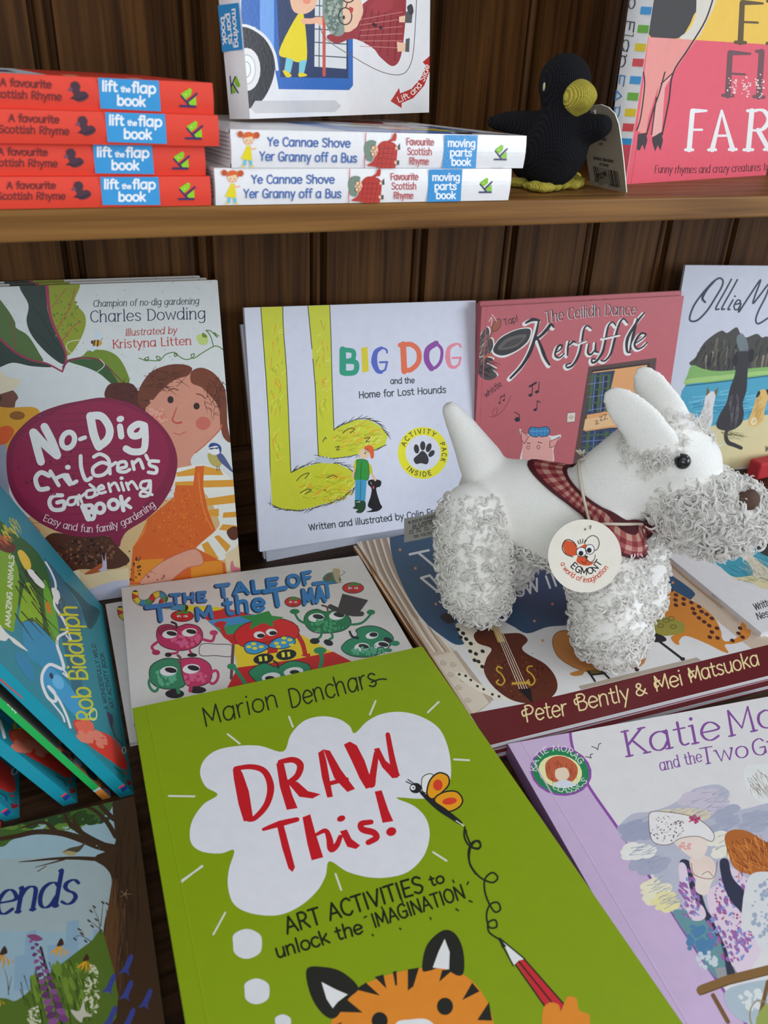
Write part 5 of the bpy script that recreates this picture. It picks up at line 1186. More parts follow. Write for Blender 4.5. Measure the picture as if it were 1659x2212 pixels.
A.ell(K, 384, 778, 50, 24); A.ell(K, 504, 758, 46, 18); A.stroke('2f7a5a', 20, [(400, 745), (404, 770)]); A.stroke('b03460', 20, [(470, 738), (466, 762)])
apple([(1066, 400), (1080, 352), (1130, 332), (1180, 346), (1240, 336), (1300, 370), (1312, 410), (1270, 445), (1190, 458), (1110, 450)], '22704c', '2f8a5c'); eyes(1130, 376, 1.05); A.ring('185a3a', 1142, 416, 22, 18, 3); A.ring('185a3a', 1240, 416, 22, 18, 3); A.specks('3f946a', 1190, 420, 90, 34, 40, 7, 7)
A.poly('3a343c', [(1268, 250), (1404, 284), (1350, 360), (1240, 340)]); A.stroke('3a343c', 26, [(1204, 318), (1250, 338), (1320, 356), (1370, 356)]); A.stroke('45303a', 9, [(1160, 312), (1186, 320), (1190, 338)])
A.stroke('22704c', 12, [(1080, 410), (1040, 390), (1020, 360)]); A.ell('22704c', 1016, 344, 26, 14); A.stroke('22704c', 12, [(1306, 414), (1370, 404), (1416, 360)]); A.ell('22704c', 1418, 348, 22, 14)
A.stroke('22704c', 12, [(1160, 456), (1150, 480), (1126, 492)]); A.stroke('22704c', 12, [(1210, 456), (1216, 480), (1200, 490)]); A.ell(K, 1122, 500, 26, 16); A.ell(K, 1194, 508, 26, 16, 20)
apple([(1262, 540), (1290, 500), (1346, 470), (1340, 440), (1400, 420), (1470, 430), (1530, 470), (1530, 510), (1480, 560), (1400, 584), (1310, 576)], '2a7d5c', '3f946a'); eyes(1370, 532, 1.0); A.ell('e8e6e4', 1424, 470, 34, 18, -10); A.ell(K, 1432, 466, 22, 12); A.ell(K, 1508, 494, 24, 13, 20); A.ell(K, 1470, 540, 20, 11); A.specks('56a284', 1400, 550, 90, 30, 40, 8, 8)
A.stroke(K, 12, [(1306, 450), (1320, 476), (1350, 484)]); A.ell('2a7d5c', 1546, 512, 24, 14); A.ell('2a7d5c', 1510, 548, 20, 10)
A.shape('c6c4c6', '4a4c50', 4, [(524, 518), (600, 516), (690, 524), (680, 580), (600, 576), (520, 574)]); A.stroke('5a464a', 16, [(692, 524), (682, 696)], sm=False)
apple([(780, 680), (800, 640), (860, 616), (920, 636), (990, 606), (1060, 612), (1100, 640), (1080, 720), (900, 760)], '2a7d5c', '3f946a'); A.ell('e8e6e4', 892, 690, 50, 24, -8); A.ell('e8e6e4', 1010, 662, 52, 24, -8); A.ell(K, 886, 696, 26, 12); A.ell(K, 1016, 664, 26, 12)
A.stroke('2a7d5c', 20, [(700, 640), (740, 700), (760, 730)]); A.ell('2a7d5c', 684, 634, 24, 16); A.stroke('2a7d5c', 20, [(1150, 640), (1160, 590), (1150, 556)]); A.ell('2a7d5c', 1150, 550, 34, 18); A.stroke('3a2c2e', 12, [(906, 606), (926, 620), (930, 640)])
t_root = tb.finish()
place_copy(t_root, frame_mtx((TF[0] - Z*(tT+.0001) + tu*.0012 - tv*.001, *TF[1:]), tT), 'middle tomato paperback, almost hidden under the top one')
z3 = tz - 2*(tT + .0001)
p3 = atz(228, 1305, z3); d3 = (p3 - atz(275, 1575, z3)).normalized(); u3 = Vector((d3.y, -d3.x, 0)).normalized()
place_copy(t_root, frame_mtx(frame(p3 - d3*.172, u3, Z), tT), 'lowest tomato paperback, sticking out left beneath the others')
# 7. green drawing book in the foreground
dz, dT = .0235, .0125
dTL = atz(286, 1530, dz); du = (atz(912, 1396, dz) - dTL); DW = du.length; du.normalize()
dv = Z.cross(du); DH = .306
DF = frame(dTL - dv*DH, du, Z)
bd = Book('drawing_book', 'lime green paperback with red brush lettering on a white cloud', DF, DW, DH, dT, 'paper', (210, 213, 222), '7f9902', '7c9604', '7f9902', crease=.0092)
A = bd.front.view(280, 1380, 2.1269)
A.blob('d6d9e6', [(705, 518), (740, 440), (800, 378), (880, 356), (960, 368), (1010, 400), (1034, 434), (1090, 380), (1160, 345), (1250, 336), (1340, 358), (1420, 410), (1460, 490), (1476, 580), (1470, 660), (1430, 715), (1340, 735), (1225, 730), (1310, 770), (1364, 830), (1378, 910), (1350, 1000), (1280, 1070), (1190, 1096), (1100, 1096), (1000, 1070), (918, 1022), (900, 1090), (860, 1160), (780, 1230), (680, 1270), (560, 1262), (480, 1220), (452, 1140), (456, 1060), (480, 972), (420, 986), (340, 980), (290, 950), (276, 900), (290, 830), (340, 760), (404, 716), (350, 680), (324, 620), (340, 560), (400, 512), (500, 492), (600, 492)], 5)
R = 'be1a26'
def br(w, *sts, c=R):
    for p in sts: A.stroke(c, w, p, n=6)
# DRAW
A.poly(R, [(474, 600), (500, 582), (520, 620), (548, 700), (570, 840), (524, 838), (500, 760), (478, 640)]); A.stroke(R, 24, [(486, 596), (560, 588), (620, 610), (648, 680), (630, 760), (580, 820), (548, 832)], taper=(.8, 1.4, .8))
A.poly(R, [(674, 574), (704, 552), (724, 640), (748, 720), (772, 778), (722, 786), (690, 680)]); A.stroke(R, 30, [(690, 566), (750, 556), (784, 580), (770, 630), (724, 666)], taper=(.7, 1.1, .8)); A.poly(R, [(724, 660), (770, 656), (820, 700), (878, 714), (840, 734), (780, 726)])
A.poly(R, [(866, 524), (890, 508), (904, 560), (920, 650), (934, 726), (908, 730), (884, 640)]); A.poly(R, [(890, 508), (920, 514), (970, 600), (1036, 690), (1000, 704), (940, 640)]); A.stroke(R, 20, [(908, 668), (960, 654), (998, 646)])
A.poly(R, [(984, 486), (1012, 472), (1044, 490), (1080, 560), (1100, 620), (1132, 650), (1128, 676), (1086, 690), (1056, 640), (1020, 560)]); A.stroke(R, 26, [(1110, 668), (1122, 600), (1134, 524)], taper=(1.4, .9)); A.poly(R, [(1122, 506), (1146, 500), (1176, 560), (1226, 600), (1244, 628), (1208, 642), (1160, 590)]); A.stroke(R, 24, [(1222, 624), (1204, 540), (1186, 440)], taper=(1.4, .9))
# This!
A.stroke(R, 24, [(614, 876), (690, 850), (770, 830)], taper=(.6, 1.2, .9)); A.poly(R, [(676, 856), (706, 848), (728, 930), (760, 1050), (748, 1072), (730, 1056), (700, 960)])
A.poly(R, [(794, 820), (830, 806), (850, 880), (890, 1004), (836, 1018), (816, 940)]); A.stroke(R, 24, [(858, 900), (900, 882), (918, 920), (926, 966), (952, 948), (968, 910)], taper=(.6, 1.4, .9)); A.poly(R, [(966, 884), (998, 876), (1020, 920), (1060, 950), (1040, 966), (1000, 956)]); A.ell(R, 972, 826, 20, 14, -20)
A.stroke(R, 26, [(1110, 842), (1064, 850), (1070, 876), (1120, 890), (1134, 914), (1096, 936)], taper=(.9, 1.2, 1)); A.poly(R, [(1126, 702), (1158, 696), (1190, 790), (1212, 838), (1162, 846)]); A.ell(R, 1202, 886, 24, 20, -20)
# rays
for p in ([(450, 438), (506, 482)], [(732, 358), (750, 404)], [(1130, 286), (1104, 348)], [(1420, 290), (1370, 338)], [(1490, 554), (1560, 558)], [(180, 722), (298, 724)], [(334, 1046), (232, 1116)], [(1394, 980), (1456, 1020)], [(946, 1080), (972, 1154)]): A.stroke('cfd4cc', 9, p, sm=False)
# author, hand-written
A.text('1e2416', 'Marion', [(346, 402), (688, 312)], 84, 7.5, bounce=.12, slant=.05); A.text('1e2416', 'Denchars', [(740, 318), (1140, 214)], 84, 7.5, bounce=.14, slant=.05); A.stroke('1e2416', 7, [(1110, 200), (1150, 186), (1180, 186)])
# butterfly and the looping line
A.shape('e0e2e4', '2c2c2c', 4, [(1346, 700), (1344, 640), (1380, 620), (1400, 640), (1376, 700)])
A.shape('e39a1e', '1f1f1f', 7, [(1366, 710), (1380, 650), (1420, 616), (1462, 630), (1466, 670), (1430, 710), (1390, 736)]); A.ell('d2402a', 1416, 672, 22, 26); A.shape('e39a1e', '1f1f1f', 7, [(1400, 742), (1440, 706), (1500, 702), (1530, 740), (1510, 776), (1456, 792)]); A.ell('d2402a', 1470, 746, 34, 16, -8)
A.stroke('1f2226', 30, [(1340, 706), (1400, 760), (1470, 810), (1520, 846)], taper=(.5, 1, .6)); A.ell('1f2226', 1314, 686, 28, 24); A.ell('dfe2e6', 1302, 684, 12, 12); A.ell('1f2226', 1304, 684, 4); A.stroke('1f2226', 5, [(1296, 668), (1270, 656)]); A.stroke('1f2226', 5, [(1304, 664), (1278, 646)]); A.stroke('dfe2e6', 4, [(1500, 836), (1540, 862)])
A.stroke('20261a', 9, [(1540, 864), (1538, 910), (1560, 950), (1600, 966), (1612, 944), (1590, 930), (1564, 966), (1562, 1030), (1590, 1080)])
A.view(280, 1800, 1.48125)
A.stroke('20261a', 6, [(1076, -10), (1080, 10), (1098, 45), (1122, 45), (1118, 25), (1096, 30), (1084, 60), (1090, 100), (1120, 140), (1160, 158), (1178, 142), (1160, 126), (1136, 150), (1140, 200), (1166, 250), (1186, 244), (1178, 222), (1154, 228), (1142, 260), (1150, 300), (1174, 300), (1170, 278), (1148, 286), (1150, 316), (1180, 338)])
for p in ([(232, 104), (164, 158)], [(306, 254), (268, 324)]): A.stroke('cfd4cc', 6, p, sm=False)
A.text('1b1f12', 'ART ACTIVITIES', [(504, 322), (944, 186)], 52, 7.5, bounce=.06); A.text('1b1f12', 'to', [(964, 170), (1010, 156)], 32, 6.5)
A.text('1b1f12', 'unlock the', [(472, 400), (750, 318)], 42, 7, bounce=.1); A.text('1b1f12', 'IMAGINATION', [(784, 302), (1076, 206)], 44, 6.5)
for p in ([(776, 324), (780, 328)], [(864, 304), (868, 308)], [(962, 270), (964, 276)], [(1044, 242), (1052, 248)], [(1086, 216), (1096, 220)], [(1034, 150), (1038, 158)], [(1084, 156), (1080, 164)], [(750, 270), (758, 266)], [(806, 236), (812, 248)], [(870, 212), (874, 222)]): A.stroke('1b1f12', 5, p, sm=False)
for x, y, r in ((375, 354, 51), (406, 506, 44), (490, 606, 28)): A.blob('d2d6e0', [(x + r*(.95+.1*math.sin(j*2.3))*math.cos(j*PI/5), y + r*.94*math.sin(j*PI/5)) for j in range(10)])
# tiger
OR, BK = 'd8852a', '22241f'
A.blob(OR, [(640, 620), (690, 530), (780, 470), (900, 436), (1000, 430), (1080, 460), (1140, 530), (1165, 610), (1170, 700), (1120, 900), (900, 980), (700, 900), (630, 740)])
A.blob(BK, [(566, 436), (620, 428), (680, 444), (732, 494), (700, 530), (660, 590), (620, 580), (580, 520)]); A.poly('dcdfe4', [(614, 476), (660, 500), (698, 516), (666, 540), (650, 560), (630, 530)])
A.blob(BK, [(936, 436), (950, 360), (1000, 312), (1040, 320), (1066, 370), (1070, 440), (1050, 456), (1000, 430), (960, 440)]); A.poly('dcdfe4', [(1008, 338), (1024, 380), (1022, 436), (970, 430), (988, 380)])
for p in ([(722, 500), (756, 478), (802, 520)], [(784, 460), (812, 452), (822, 498)], [(842, 444), (854, 440), (856, 486), (850, 488)], [(890, 436), (926, 430), (908, 490), (890, 504)], [(1000, 438), (1036, 436), (990, 476)], [(1096, 478), (1120, 506), (1064, 534)], [(1150, 540), (1160, 600), (1112, 598)], [(668, 572), (690, 528), (746, 574)], [(1150, 650), (1168, 640), (1166, 690)], [(640, 620), (680, 604), (660, 640)]): A.poly(BK, p)
A.ell(BK, 1009, 554, 26, 28); A.ell(BK, 800, 600, 26, 28); A.blob('dcdfe4', [(850, 612), (900, 596), (960, 600), (990, 660), (930, 760), (860, 700)])
# paw with pencil
A.poly('c02a34', [(1228, 404), (1262, 402), (1390, 552), (1370, 580), (1330, 552)]); A.stroke(BK, 5, [(1240, 404), (1376, 572)], sm=False); A.stroke(BK, 5, [(1226, 408), (1330, 556)], sm=False); A.stroke(BK, 5, [(1262, 402), (1392, 550)], sm=False)
A.poly('dcdfe4', [(1196, 350), (1264, 402), (1244, 408), (1228, 424)]); A.stroke(BK, 5, [(1180, 336), (1228, 424)], sm=False); A.stroke(BK, 5, [(1184, 336), (1264, 402)], sm=False); A.poly(BK, [(1180, 334), (1206, 362), (1192, 368)])
A.blob(OR, [(1320, 590), (1340, 544), (1372, 548), (1380, 570), (1400, 524), (1430, 530), (1438, 566), (1470, 580), (1474, 610), (1500, 800), (1340, 800)])
bd.finish()

# 8. lilac book at the lower right; its cover picture is a plain seaside stand-in
kz, kT = .0115, .0112
kTL = atz(1097, 1607, kz); ku = (atz(1659, 1505, kz) - kTL).normalized(); kv = Z.cross(ku)
KW2, KH2 = .232, .285
KF2 = frame(kTL - kv*KH2, ku, Z)
lk = Book('picture_book', 'lilac and white paperback with a purple serif title, in the lower right corner', KF2, KW2, KH2, kT, 'paper', (200, 203, 208), 'b9a5c6', '7a5a80', 'b9a5c6', crease=.0098)
A = lk.front.view(1060, 1500, 2.7696)
PU, PD = '82479a', '7a4a92'
A.poly('cbcccf', [(476, 232), (2600, -300), (2600, 2700), (1860, 2600), (1530, 1972), (1340, 1700), (1090, 1310), (860, 960), (700, 720), (590, 560), (500, 360)])
A.stroke(PU, 16, [(476, 226), (486, 300), (520, 420), (600, 570), (760, 800), (950, 1090), (1190, 1470), (1520, 1960), (1860, 2500)])
# sky, hill and sea in watercolour
A.blob('a9adbe', [(760, 820), (840, 720), (960, 700), (1080, 660), (1170, 600), (1230, 560), (1360, 540), (1430, 590), (1400, 650), (1480, 690), (1700, 640), (2300, 500), (2300, 1500), (1900, 1500), (1300, 1330), (1080, 1300), (980, 1090), (860, 930)])
for cx, cy, rx, ry, c, sd in ((1280, 640, 120, 60, 'b9b4c4', 1), (900, 800, 110, 60, '9298b0', 2), (950, 1020, 90, 40, '9a9fb4', 3), (1500, 760, 200, 80, '9aa0b4', 4), (980, 1180, 70, 60, 'd8d2b8', 5), (880, 940, 80, 30, 'd4d6d2', 6), (1440, 900, 120, 70, 'd6d4c8', 7), (1150, 720, 130, 30, 'c8bfa8', 8), (1050, 1240, 60, 50, 'd8cf9a', 9)):
    A.specks(c, cx, cy, rx, ry, 40, 22, sd, 1.8, -15); A.hatch('8b90a8', 4, cx, cy, rx, ry, 16, 70, -20, sd)
A.blob('5f8a92', [(1090, 1310), (1150, 1290), (1260, 1330), (1380, 1420), (1420, 1680), (1340, 1690), (1200, 1480)]); A.specks('4a78a0', 1250, 1460, 80, 110, 40, 18, 11); A.specks('b8c4cc', 1290, 1580, 60, 60, 24, 14, 12); A.poly('8d8f94', [(1340, 1640), (1500, 1620), (1540, 1700), (1360, 1700)]); A.blob('9fb0bc', [(1400, 1780), (1700, 1700), (2000, 1700), (2000, 1972), (1540, 1972)]); A.specks('c8d0d2', 1560, 1830, 100, 60, 30, 16, 13)
# a seated woman in a lilac patterned frock and pale hat, plain and faceless, beside a russet bush
A.blob('2f3348', [(1130, 1010), (1190, 1000), (1240, 1120), (1300, 1300), (1380, 1370), (1420, 1560), (1470, 1690), (1420, 1700), (1380, 1500), (1290, 1360), (1210, 1200)])
A.blob('cdbfd0', [(1126, 1020), (1170, 1030), (1200, 1200), (1270, 1270), (1286, 1330), (1240, 1356), (1190, 1330), (1140, 1180)]); A.blob('cdbfd0', [(1300, 1180), (1380, 1120), (1420, 1040), (1480, 1060), (1590, 1160), (1700, 1330), (1560, 1640), (1480, 1670), (1400, 1500), (1310, 1300)])
A.specks('8f5f9c', 1440, 1320, 140, 280, 110, 9, 14, 2, 60); A.specks('a04a6c', 1440, 1320, 140, 280, 60, 6, 15); A.specks('7a8ac0', 1460, 1360, 140, 280, 70, 7, 16, 2, -40); A.specks('8f5f9c', 1190, 1200, 60, 150, 50, 8, 17, 2, 50); A.specks('7a8ac0', 1200, 1220, 60, 140, 30, 7, 18)
A.blob('2f3348', [(1370, 1000), (1420, 990), (1450, 1100), (1560, 1220), (1600, 1300), (1540, 1330), (1440, 1240), (1390, 1130)])
A.blob('e0c4bc', [(1190, 990), (1250, 960), (1330, 990), (1340, 1080), (1250, 1120), (1210, 1080)]); A.blob('e2cac2', [(1100, 880), (1180, 850), (1280, 850), (1296, 920), (1250, 990), (1190, 970), (1130, 920)]); A.specks('d09a9a', 1160, 910, 40, 24, 20, 8, 19)
A.blob('d4d4d6', [(946, 770), (960, 705), (1060, 705), (1200, 730), (1290, 780), (1336, 840), (1320, 880), (1240, 850), (1140, 860), (1060, 900), (970, 880)]); A.specks('6a5a5e', 1060, 800, 110, 80, 90, 4, 20); A.specks('a8406a', 1216, 745, 34, 24, 26, 7, 21); A.outline('6a4a44', 4, [(946, 770), (960, 705), (1060, 705), (1200, 730), (1290, 780), (1336, 840), (1320, 880), (1240, 850), (1140, 860), (1060, 900), (970, 880)])
A.blob('e4ccc4', [(1230, 1100), (1280, 1060), (1340, 1080), (1320, 1130), (1290, 1200), (1230, 1180)]); A.stroke('7a4a3c', 4, [(1200, 1010), (1220, 1080), (1330, 1100), (1356, 1000)]); A.stroke('7a5a4c', 4, [(1262, 1080), (1300, 1060), (1330, 1090)])
A.blob('a4602c', [(1400, 850), (1450, 810), (1540, 820), (1640, 880), (1800, 960), (1820, 1050), (1700, 1090), (1560, 1080), (1460, 1040), (1420, 950)]); A.hatch('7a3a18', 5, 1560, 940, 150, 110, 70, 70, 60, 22, .7); A.hatch('c8803c', 5, 1560, 940, 150, 110, 50, 70, 60, 23, .7)
A.blob('c8ccd0', [(1540, 1100), (1700, 1060), (2000, 1060), (2000, 1600), (1659, 1560), (1560, 1420), (1500, 1400)]); A.specks('93a0b6', 1660, 1300, 100, 200, 60, 12, 24)
A.blob('cfd4d4', [(1520, 40+400), (1580, 420), (1700, 430), (1760, 560), (1659, 650), (1560, 600), (1520, 520)]); A.hatch('8a7a74', 3.5, 1600, 520, 70, 70, 40, 60, 60, 25)
A.stroke('7a5c34', 60, [(1260, 1770), (1420, 1710), (1700, 1640)], sm=False); A.stroke('55401f', 6, [(1250, 1800), (1420, 1736), (1700, 1668)], sm=False); A.stroke('6e5230', 26, [(1330, 1800), (1420, 1960)], sm=False); A.stroke('6e5230', 26, [(1659, 1720), (1600, 1972)], sm=False); A.ring('8a7a54', 1610, 1920, 60, 90, 8)
A.blob('8a9a4c', [(1590, 1972), (1640, 1860), (1720, 1880), (1760, 1990)])
for p in ([(604, 312), (630, 322), (640, 330), (646, 300), (660, 294)], [(566, 374), (590, 376), (600, 382), (596, 362), (610, 356)]): A.stroke('3a3440', 5, p)
# title and roundel
def ser(t, p0, p1, h, w): A.text(PD, t, [p0, p1], h, w, serif=.8, thin=.45, track=.7)
ser('Katie', (812, 372), (1382, 262), 150, 17); ser('Morag', (1430, 250), (2080, 110), 150, 17)
ser('and the', (1016, 458), (1268, 400), 66, 8); ser('Two', (1262, 420), (1548, 372), 96, 12); ser('Grandmothers', (1574, 372), (2500, 160), 96, 12)
A.ell(PU, 420, 460, 186, 146, 12); A.ell('1f7a4e', 418, 460, 172, 134, 12); A.ell('e0d6a0', 416, 462, 132, 98, 12)
A.blob('b0583a', [(330, 470), (330, 410), (380, 372), (450, 376), (510, 420), (520, 470), (490, 520), (420, 530), (350, 510)]); A.hatch('8a3a24', 4, 420, 450, 90, 70, 40, 36, 80, 26); A.blob('d8c4b0', [(390, 450), (450, 440), (470, 490), (430, 520), (390, 500)]); A.blob('c2ccd6', [(370, 540), (440, 510), (510, 540), (470, 556), (420, 560)])
A.text('d8e0d8', 'KATIE MORAG', [(272, 462), (286, 400), (330, 352), (400, 338), (470, 356), (536, 420)], 34, 5, serif=.6, thin=.6); A.text('d8e0d8', 'CLASSICS', [(366, 560), (430, 584), (500, 580), (580, 522)], 34, 5, serif=.6, thin=.6)
A = lk.spine.view(1060, 1500, 2.7696)
A.text('c9b4cc', 'Katie Morag and the Two Grandmothers', [(262, 560), (590, 1110)], 16, 3.5, serif=.4); A.text('c9b4cc', 'Mairi Hedderwick', [(634, 1200), (830, 1540)], 17, 3.5, serif=.4)
lk.finish()

# 9. dark nature book in the lower left corner
fz = .0095
fTR = atz(290, 1720, fz); fu = (fTR - atz(0, 1790, fz)).normalized(); fv = Z.cross(fu)
FW, FH, FT = .215, .25, .0092
FB = frame(fTR - fu*FW - fv*FH, fu, Z)
fb2 = Book('nature_book', 'nature paperback with a painted tree and flowers, in the lower left corner', FB, FW, FH, FT, 'paper', (208, 210, 216), '8fa6ae', '55503c', '5f6a5a')
A = fb2.front.view(0, 1700, 4.3206)
A.poly('8fa9b6', [(-900, 300), (1300, 60), (1400, 900), (-900, 900)]); A.poly('93a3a8', [(-900, 700), (1100, 640), (1100, 1500), (-900, 1700)]); A.poly('8aa4b4', [(-900, 1350), (500, 1350), (900, 1400), (900, 2000), (-900, 2000)])
for p in ([(240, 1360), (340, 1330), (330, 1900), (210, 1900)], [(620, 1260), (736, 1236), (730, 1700), (606, 1700)], [(870, 1330), (930, 1330), (930, 1500), (860, 1500)], [(140, 1580), (240, 1560), (240, 1900), (130, 1900)], [(440, 1480), (620, 1460), (620, 1800), (440, 1800)]): A.poly('7d9ab0', p)
A.blob('3f5a26', [(-300, 480), (0, 560), (120, 490), (330, 430), (250, 350), (400, 320), (560, 380), (720, 300), (830, 330), (960, 280), (1040, 200), (1060, 60), (700, 40), (-300, 300)]); A.specks('5a7a30', 400, 340, 500, 70, 70, 18, 31, 2.4, -15); A.specks('2c4020', 500, 300, 500, 70, 70, 18, 32, 2.4, -15)
BR, BR2 = '3b2818', '54381f'
A.blob(BR, [(1060, 100), (1300, 60), (1400, 1400), (1480, 2300), (930, 2300), (940, 1800), (970, 1300), (1030, 1050), (1040, 850), (980, 750), (890, 690), (900, 640), (990, 600), (1010, 560), (1080, 500)])
A.poly(BR2, [(1050, 850), (1100, 860), (1110, 1300), (1050, 2250), (950, 2250), (960, 1700), (990, 1250)]); A.poly(BR, [(1250, 60), (1420, 40), (1700, 2400), (1300, 2400)]); A.hatch('2a1c12', 8, 1180, 900, 120, 700, 50, 260, 92, 33, .1); A.hatch('5c4028', 7, 1080, 1500, 120, 600, 40, 240, 92, 34, .1)
A.stroke(BR, 70, [(1060, 580), (900, 540), (740, 480), (560, 430), (340, 420), (150, 460), (-100, 500)], taper=(1.3, .8, .5)); A.stroke(BR, 60, [(1000, 560), (840, 480), (720, 400), (640, 330), (600, 250)], taper=(1, .8, .5)); A.stroke(BR, 50, [(1080, 460), (1000, 330), (900, 230), (820, 190)], taper=(1, .8, .5)); A.stroke(BR, 44, [(560, 440), (480, 380), (400, 330), (200, 380)], taper=(1, .8, .3)); A.stroke(BR, 40, [(760, 420), (700, 330), (690, 260)], taper=(1, .7, .4)); A.stroke(BR, 46, [(1060, 300), (980, 220), (920, 150)])
A.stroke(BR, 44, [(960, 680), (820, 668), (660, 664), (480, 672), (300, 690), (180, 700)], taper=(1, .6, .15)); A.stroke(BR, 18, [(600, 676), (480, 710), (330, 750)], taper=(1, .3)); A.stroke('5a5238', 10, [(430, 740), (350, 790)])
A.blob('9a9066', [(580, 610), (640, 580), (720, 600), (700, 636), (640, 640)]); A.blob('4a4234', [(590, 610), (650, 570), (740, 550), (800, 520), (760, 580), (720, 610), (640, 596)])
A.text('1f2a66', 'Friends', [(-440, 1260), (716, 1080)], 300, 44, slant=.36, thin=.3, serif=.55, track=.2)
A.blob('4c6420', [(-900, 2300), (-600, 2000), (0, 1970), (160, 1990), (400, 1790), (640, 1600), (840, 1450), (970, 1380), (960, 2300)]); A.specks('64802c', 600, 1900, 330, 300, 60, 20, 35, 2.5, 70); A.hatch('1f2c14', 9, 560, 1850, 380, 260, 60, 200, 75, 36, .12)
for (x, y) in ((700, 1420), (760, 1370), (800, 1440), (850, 1160), (880, 1120), (900, 1240), (830, 1250), (960, 1080), (1000, 1090), (860, 1300), (740, 1330)): A.ell('3c3230', x, y, 22, 9, 40)
for p in ([(940, 1380), (920, 1240), (870, 1130)], [(950, 1340), (840, 1250)], [(940, 1300), (964, 1060)], [(850, 1444), (760, 1390), (700, 1400)], [(780, 1390), (760, 1330)], [(80, 1940), (70, 1800), (40, 1700)], [(80, 1900), (110, 1760)]): A.stroke('3c3230', 9, p, taper=(1, .4))
def daisy(x, y, s, c='c8921c'):
    for k in range(5): A.blob(c, [(x, y), (x + (-70+34*k)*s, y + 50*s), (x + (-90+44*k)*s, y + 130*s - abs(k-2)*26*s), (x + (-50+34*k)*s, y + 60*s)])
    A.blob('3c2420', [(x-30*s, y+6*s), (x+10*s, y-70*s), (x+36*s, y-10*s)])
daisy(560, 1480, 1.0); daisy(800, 1620, .9); daisy(30, 1560, 1.1, 'b8842c'); daisy(-40, 1960, .9)
A.stroke('24301a', 26, [(380, 1500), (440, 1720), (520, 1980), (600, 2300)])
q = random.Random(9)
for k in range(26):
    t = k/26; x = 300+260*t; y = 1400+800*t; s_ = 14+26*t; d = -1 if k % 2 else 1
    A.blob(['6a3a6c', '7e4a80', '58305e'][k % 3], [(x, y), (x+d*s_*2, y-s_*.2), (x+d*s_*2.6, y+s_*1.2), (x+d*s_*1.2, y+s_*1.5)])
A.blob('7a4068', [(250, 1390), (330, 1376), (400, 1420), (330, 1440)])
A.specks('b8bca0', 860, 1900, 70, 260, 90, 10, 37); A.specks('b8bca0', 320, 2150, 60, 110, 60, 10, 38); A.blob('b0aea0', [(660, 2080), (740, 2090), (780, 1990), (800, 2090), (860, 2140), (780, 2150), (760, 2200), (700, 2150)])
for (x, y) in ((1170, 1650), (1010, 1830), (1170, 1890), (1350, 1970), (1020, 2130), (1190, 2150)): A.blob('353f86', [(x+40, y-80), (x+74, y-60), (x+30, y+60), (x+40, y+110), (x, y+80), (x-60, y+90), (x-20, y+40)])
for a_ in range(5): A.stroke('7a6248', 9, [(1170, 1000), (1170 + 60*math.cos(a_*1.26), 1000 + 50*math.sin(a_*1.26))], taper=(1, .4))
fb2.finish()
foot = None
# 10. row of paperbacks leaning left, spines to the front
def leaner(bot0, bot1, edge, T, H, **k):
    P = atz(*bot0, 0); e = (atz(*bot1, 0) - P).normalized()
    d = ray(*edge); t = (P - CAM_O).dot(e)/d.dot(e); v = (CAM_O + d*t - P).normalized()
    n = e.cross(v)
    W = k.pop('W', .2168)
    return frame(P, e, n), W, H, T
AF, AW, AH, AT = leaner((290, 1715), (222, 1310), (0, 1431), .0078, .27)
ab = Book('activity_book', 'teal animal activity book leaning left, front one of the row', AF, AW, AH, AT, 'paper', (200, 206, 216), '1f7f96', '14829a', '1f7f96', group='teal animal activity books')
A = ab.front.view(0, 1100, 3.1594)
A.poly('22627e', [(300, 330), (420, 460), (560, 700), (620, 900), (560, 1250), (500, 1260), (430, 900), (360, 640)])
A.blob('1f5c2e', [(-60, 60), (100, 160), (260, 300), (340, 480), (380, 760), (400, 900), (300, 900), (160, 760), (80, 500), (-100, 300)])
A.poly('1e7c8e', [(560, 640), (690, 680), (880, 1480), (900, 1860), (700, 1700), (560, 1330)])
A.blob('6f9e28', [(-200, 300), (0, 250), (60, 280), (120, 400), (130, 560), (100, 780), (60, 830), (-200, 640)]); A.text('dfe6da', 'AMAZING ANIMALS', [(68, 806), (96, 316)], 34, 7, slant=.1)
A.blob('7aa82c', [(160, 540), (190, 500), (230, 540), (280, 700), (290, 820), (240, 790), (220, 740), (130, 760)]); A.blob('58a034', [(300, 480), (340, 560), (380, 700), (400, 830), (380, 920), (330, 820), (300, 620)])
A.blob('1d86b4', [(150, 800), (180, 764), (250, 780), (330, 860), (400, 950), (440, 1050), (420, 1130), (330, 1110), (260, 1060), (200, 1020), (160, 930)]); A.blob('1f7fae', [(100, 1000), (160, 980), (230, 1100), (230, 1180), (160, 1120)])
A.blob('2f94cc', [(290, 1120), (340, 1080), (420, 1140), (500, 1240), (560, 1330), (600, 1440), (520, 1420), (400, 1290), (320, 1230)]); A.ell('5cb0e4', 396, 1180, 36, 54, -30); A.ell('1a3050', 350, 1138, 13, 22, -20)
WH = 'd9e2e6'
A.stroke(WH, 20, [(310, 360), (350, 430), (380, 520), (370, 650), (430, 750), (460, 830), (400, 870), (390, 930), (420, 1020), (430, 1090), (340, 1060), (290, 1120), (290, 1200), (330, 1290), (380, 1310), (370, 1250), (330, 1210), (400, 1300), (450, 1400), (480, 1490)], taper=(.6, 1.1, .8)); A.stroke(WH, 12, [(430, 1090), (470, 1150), (430, 1120)]); A.stroke(WH, 10, [(460, 830), (488, 900), (450, 860)]); A.stroke(WH, 12, [(330, 1290), (420, 1400), (440, 1450)])
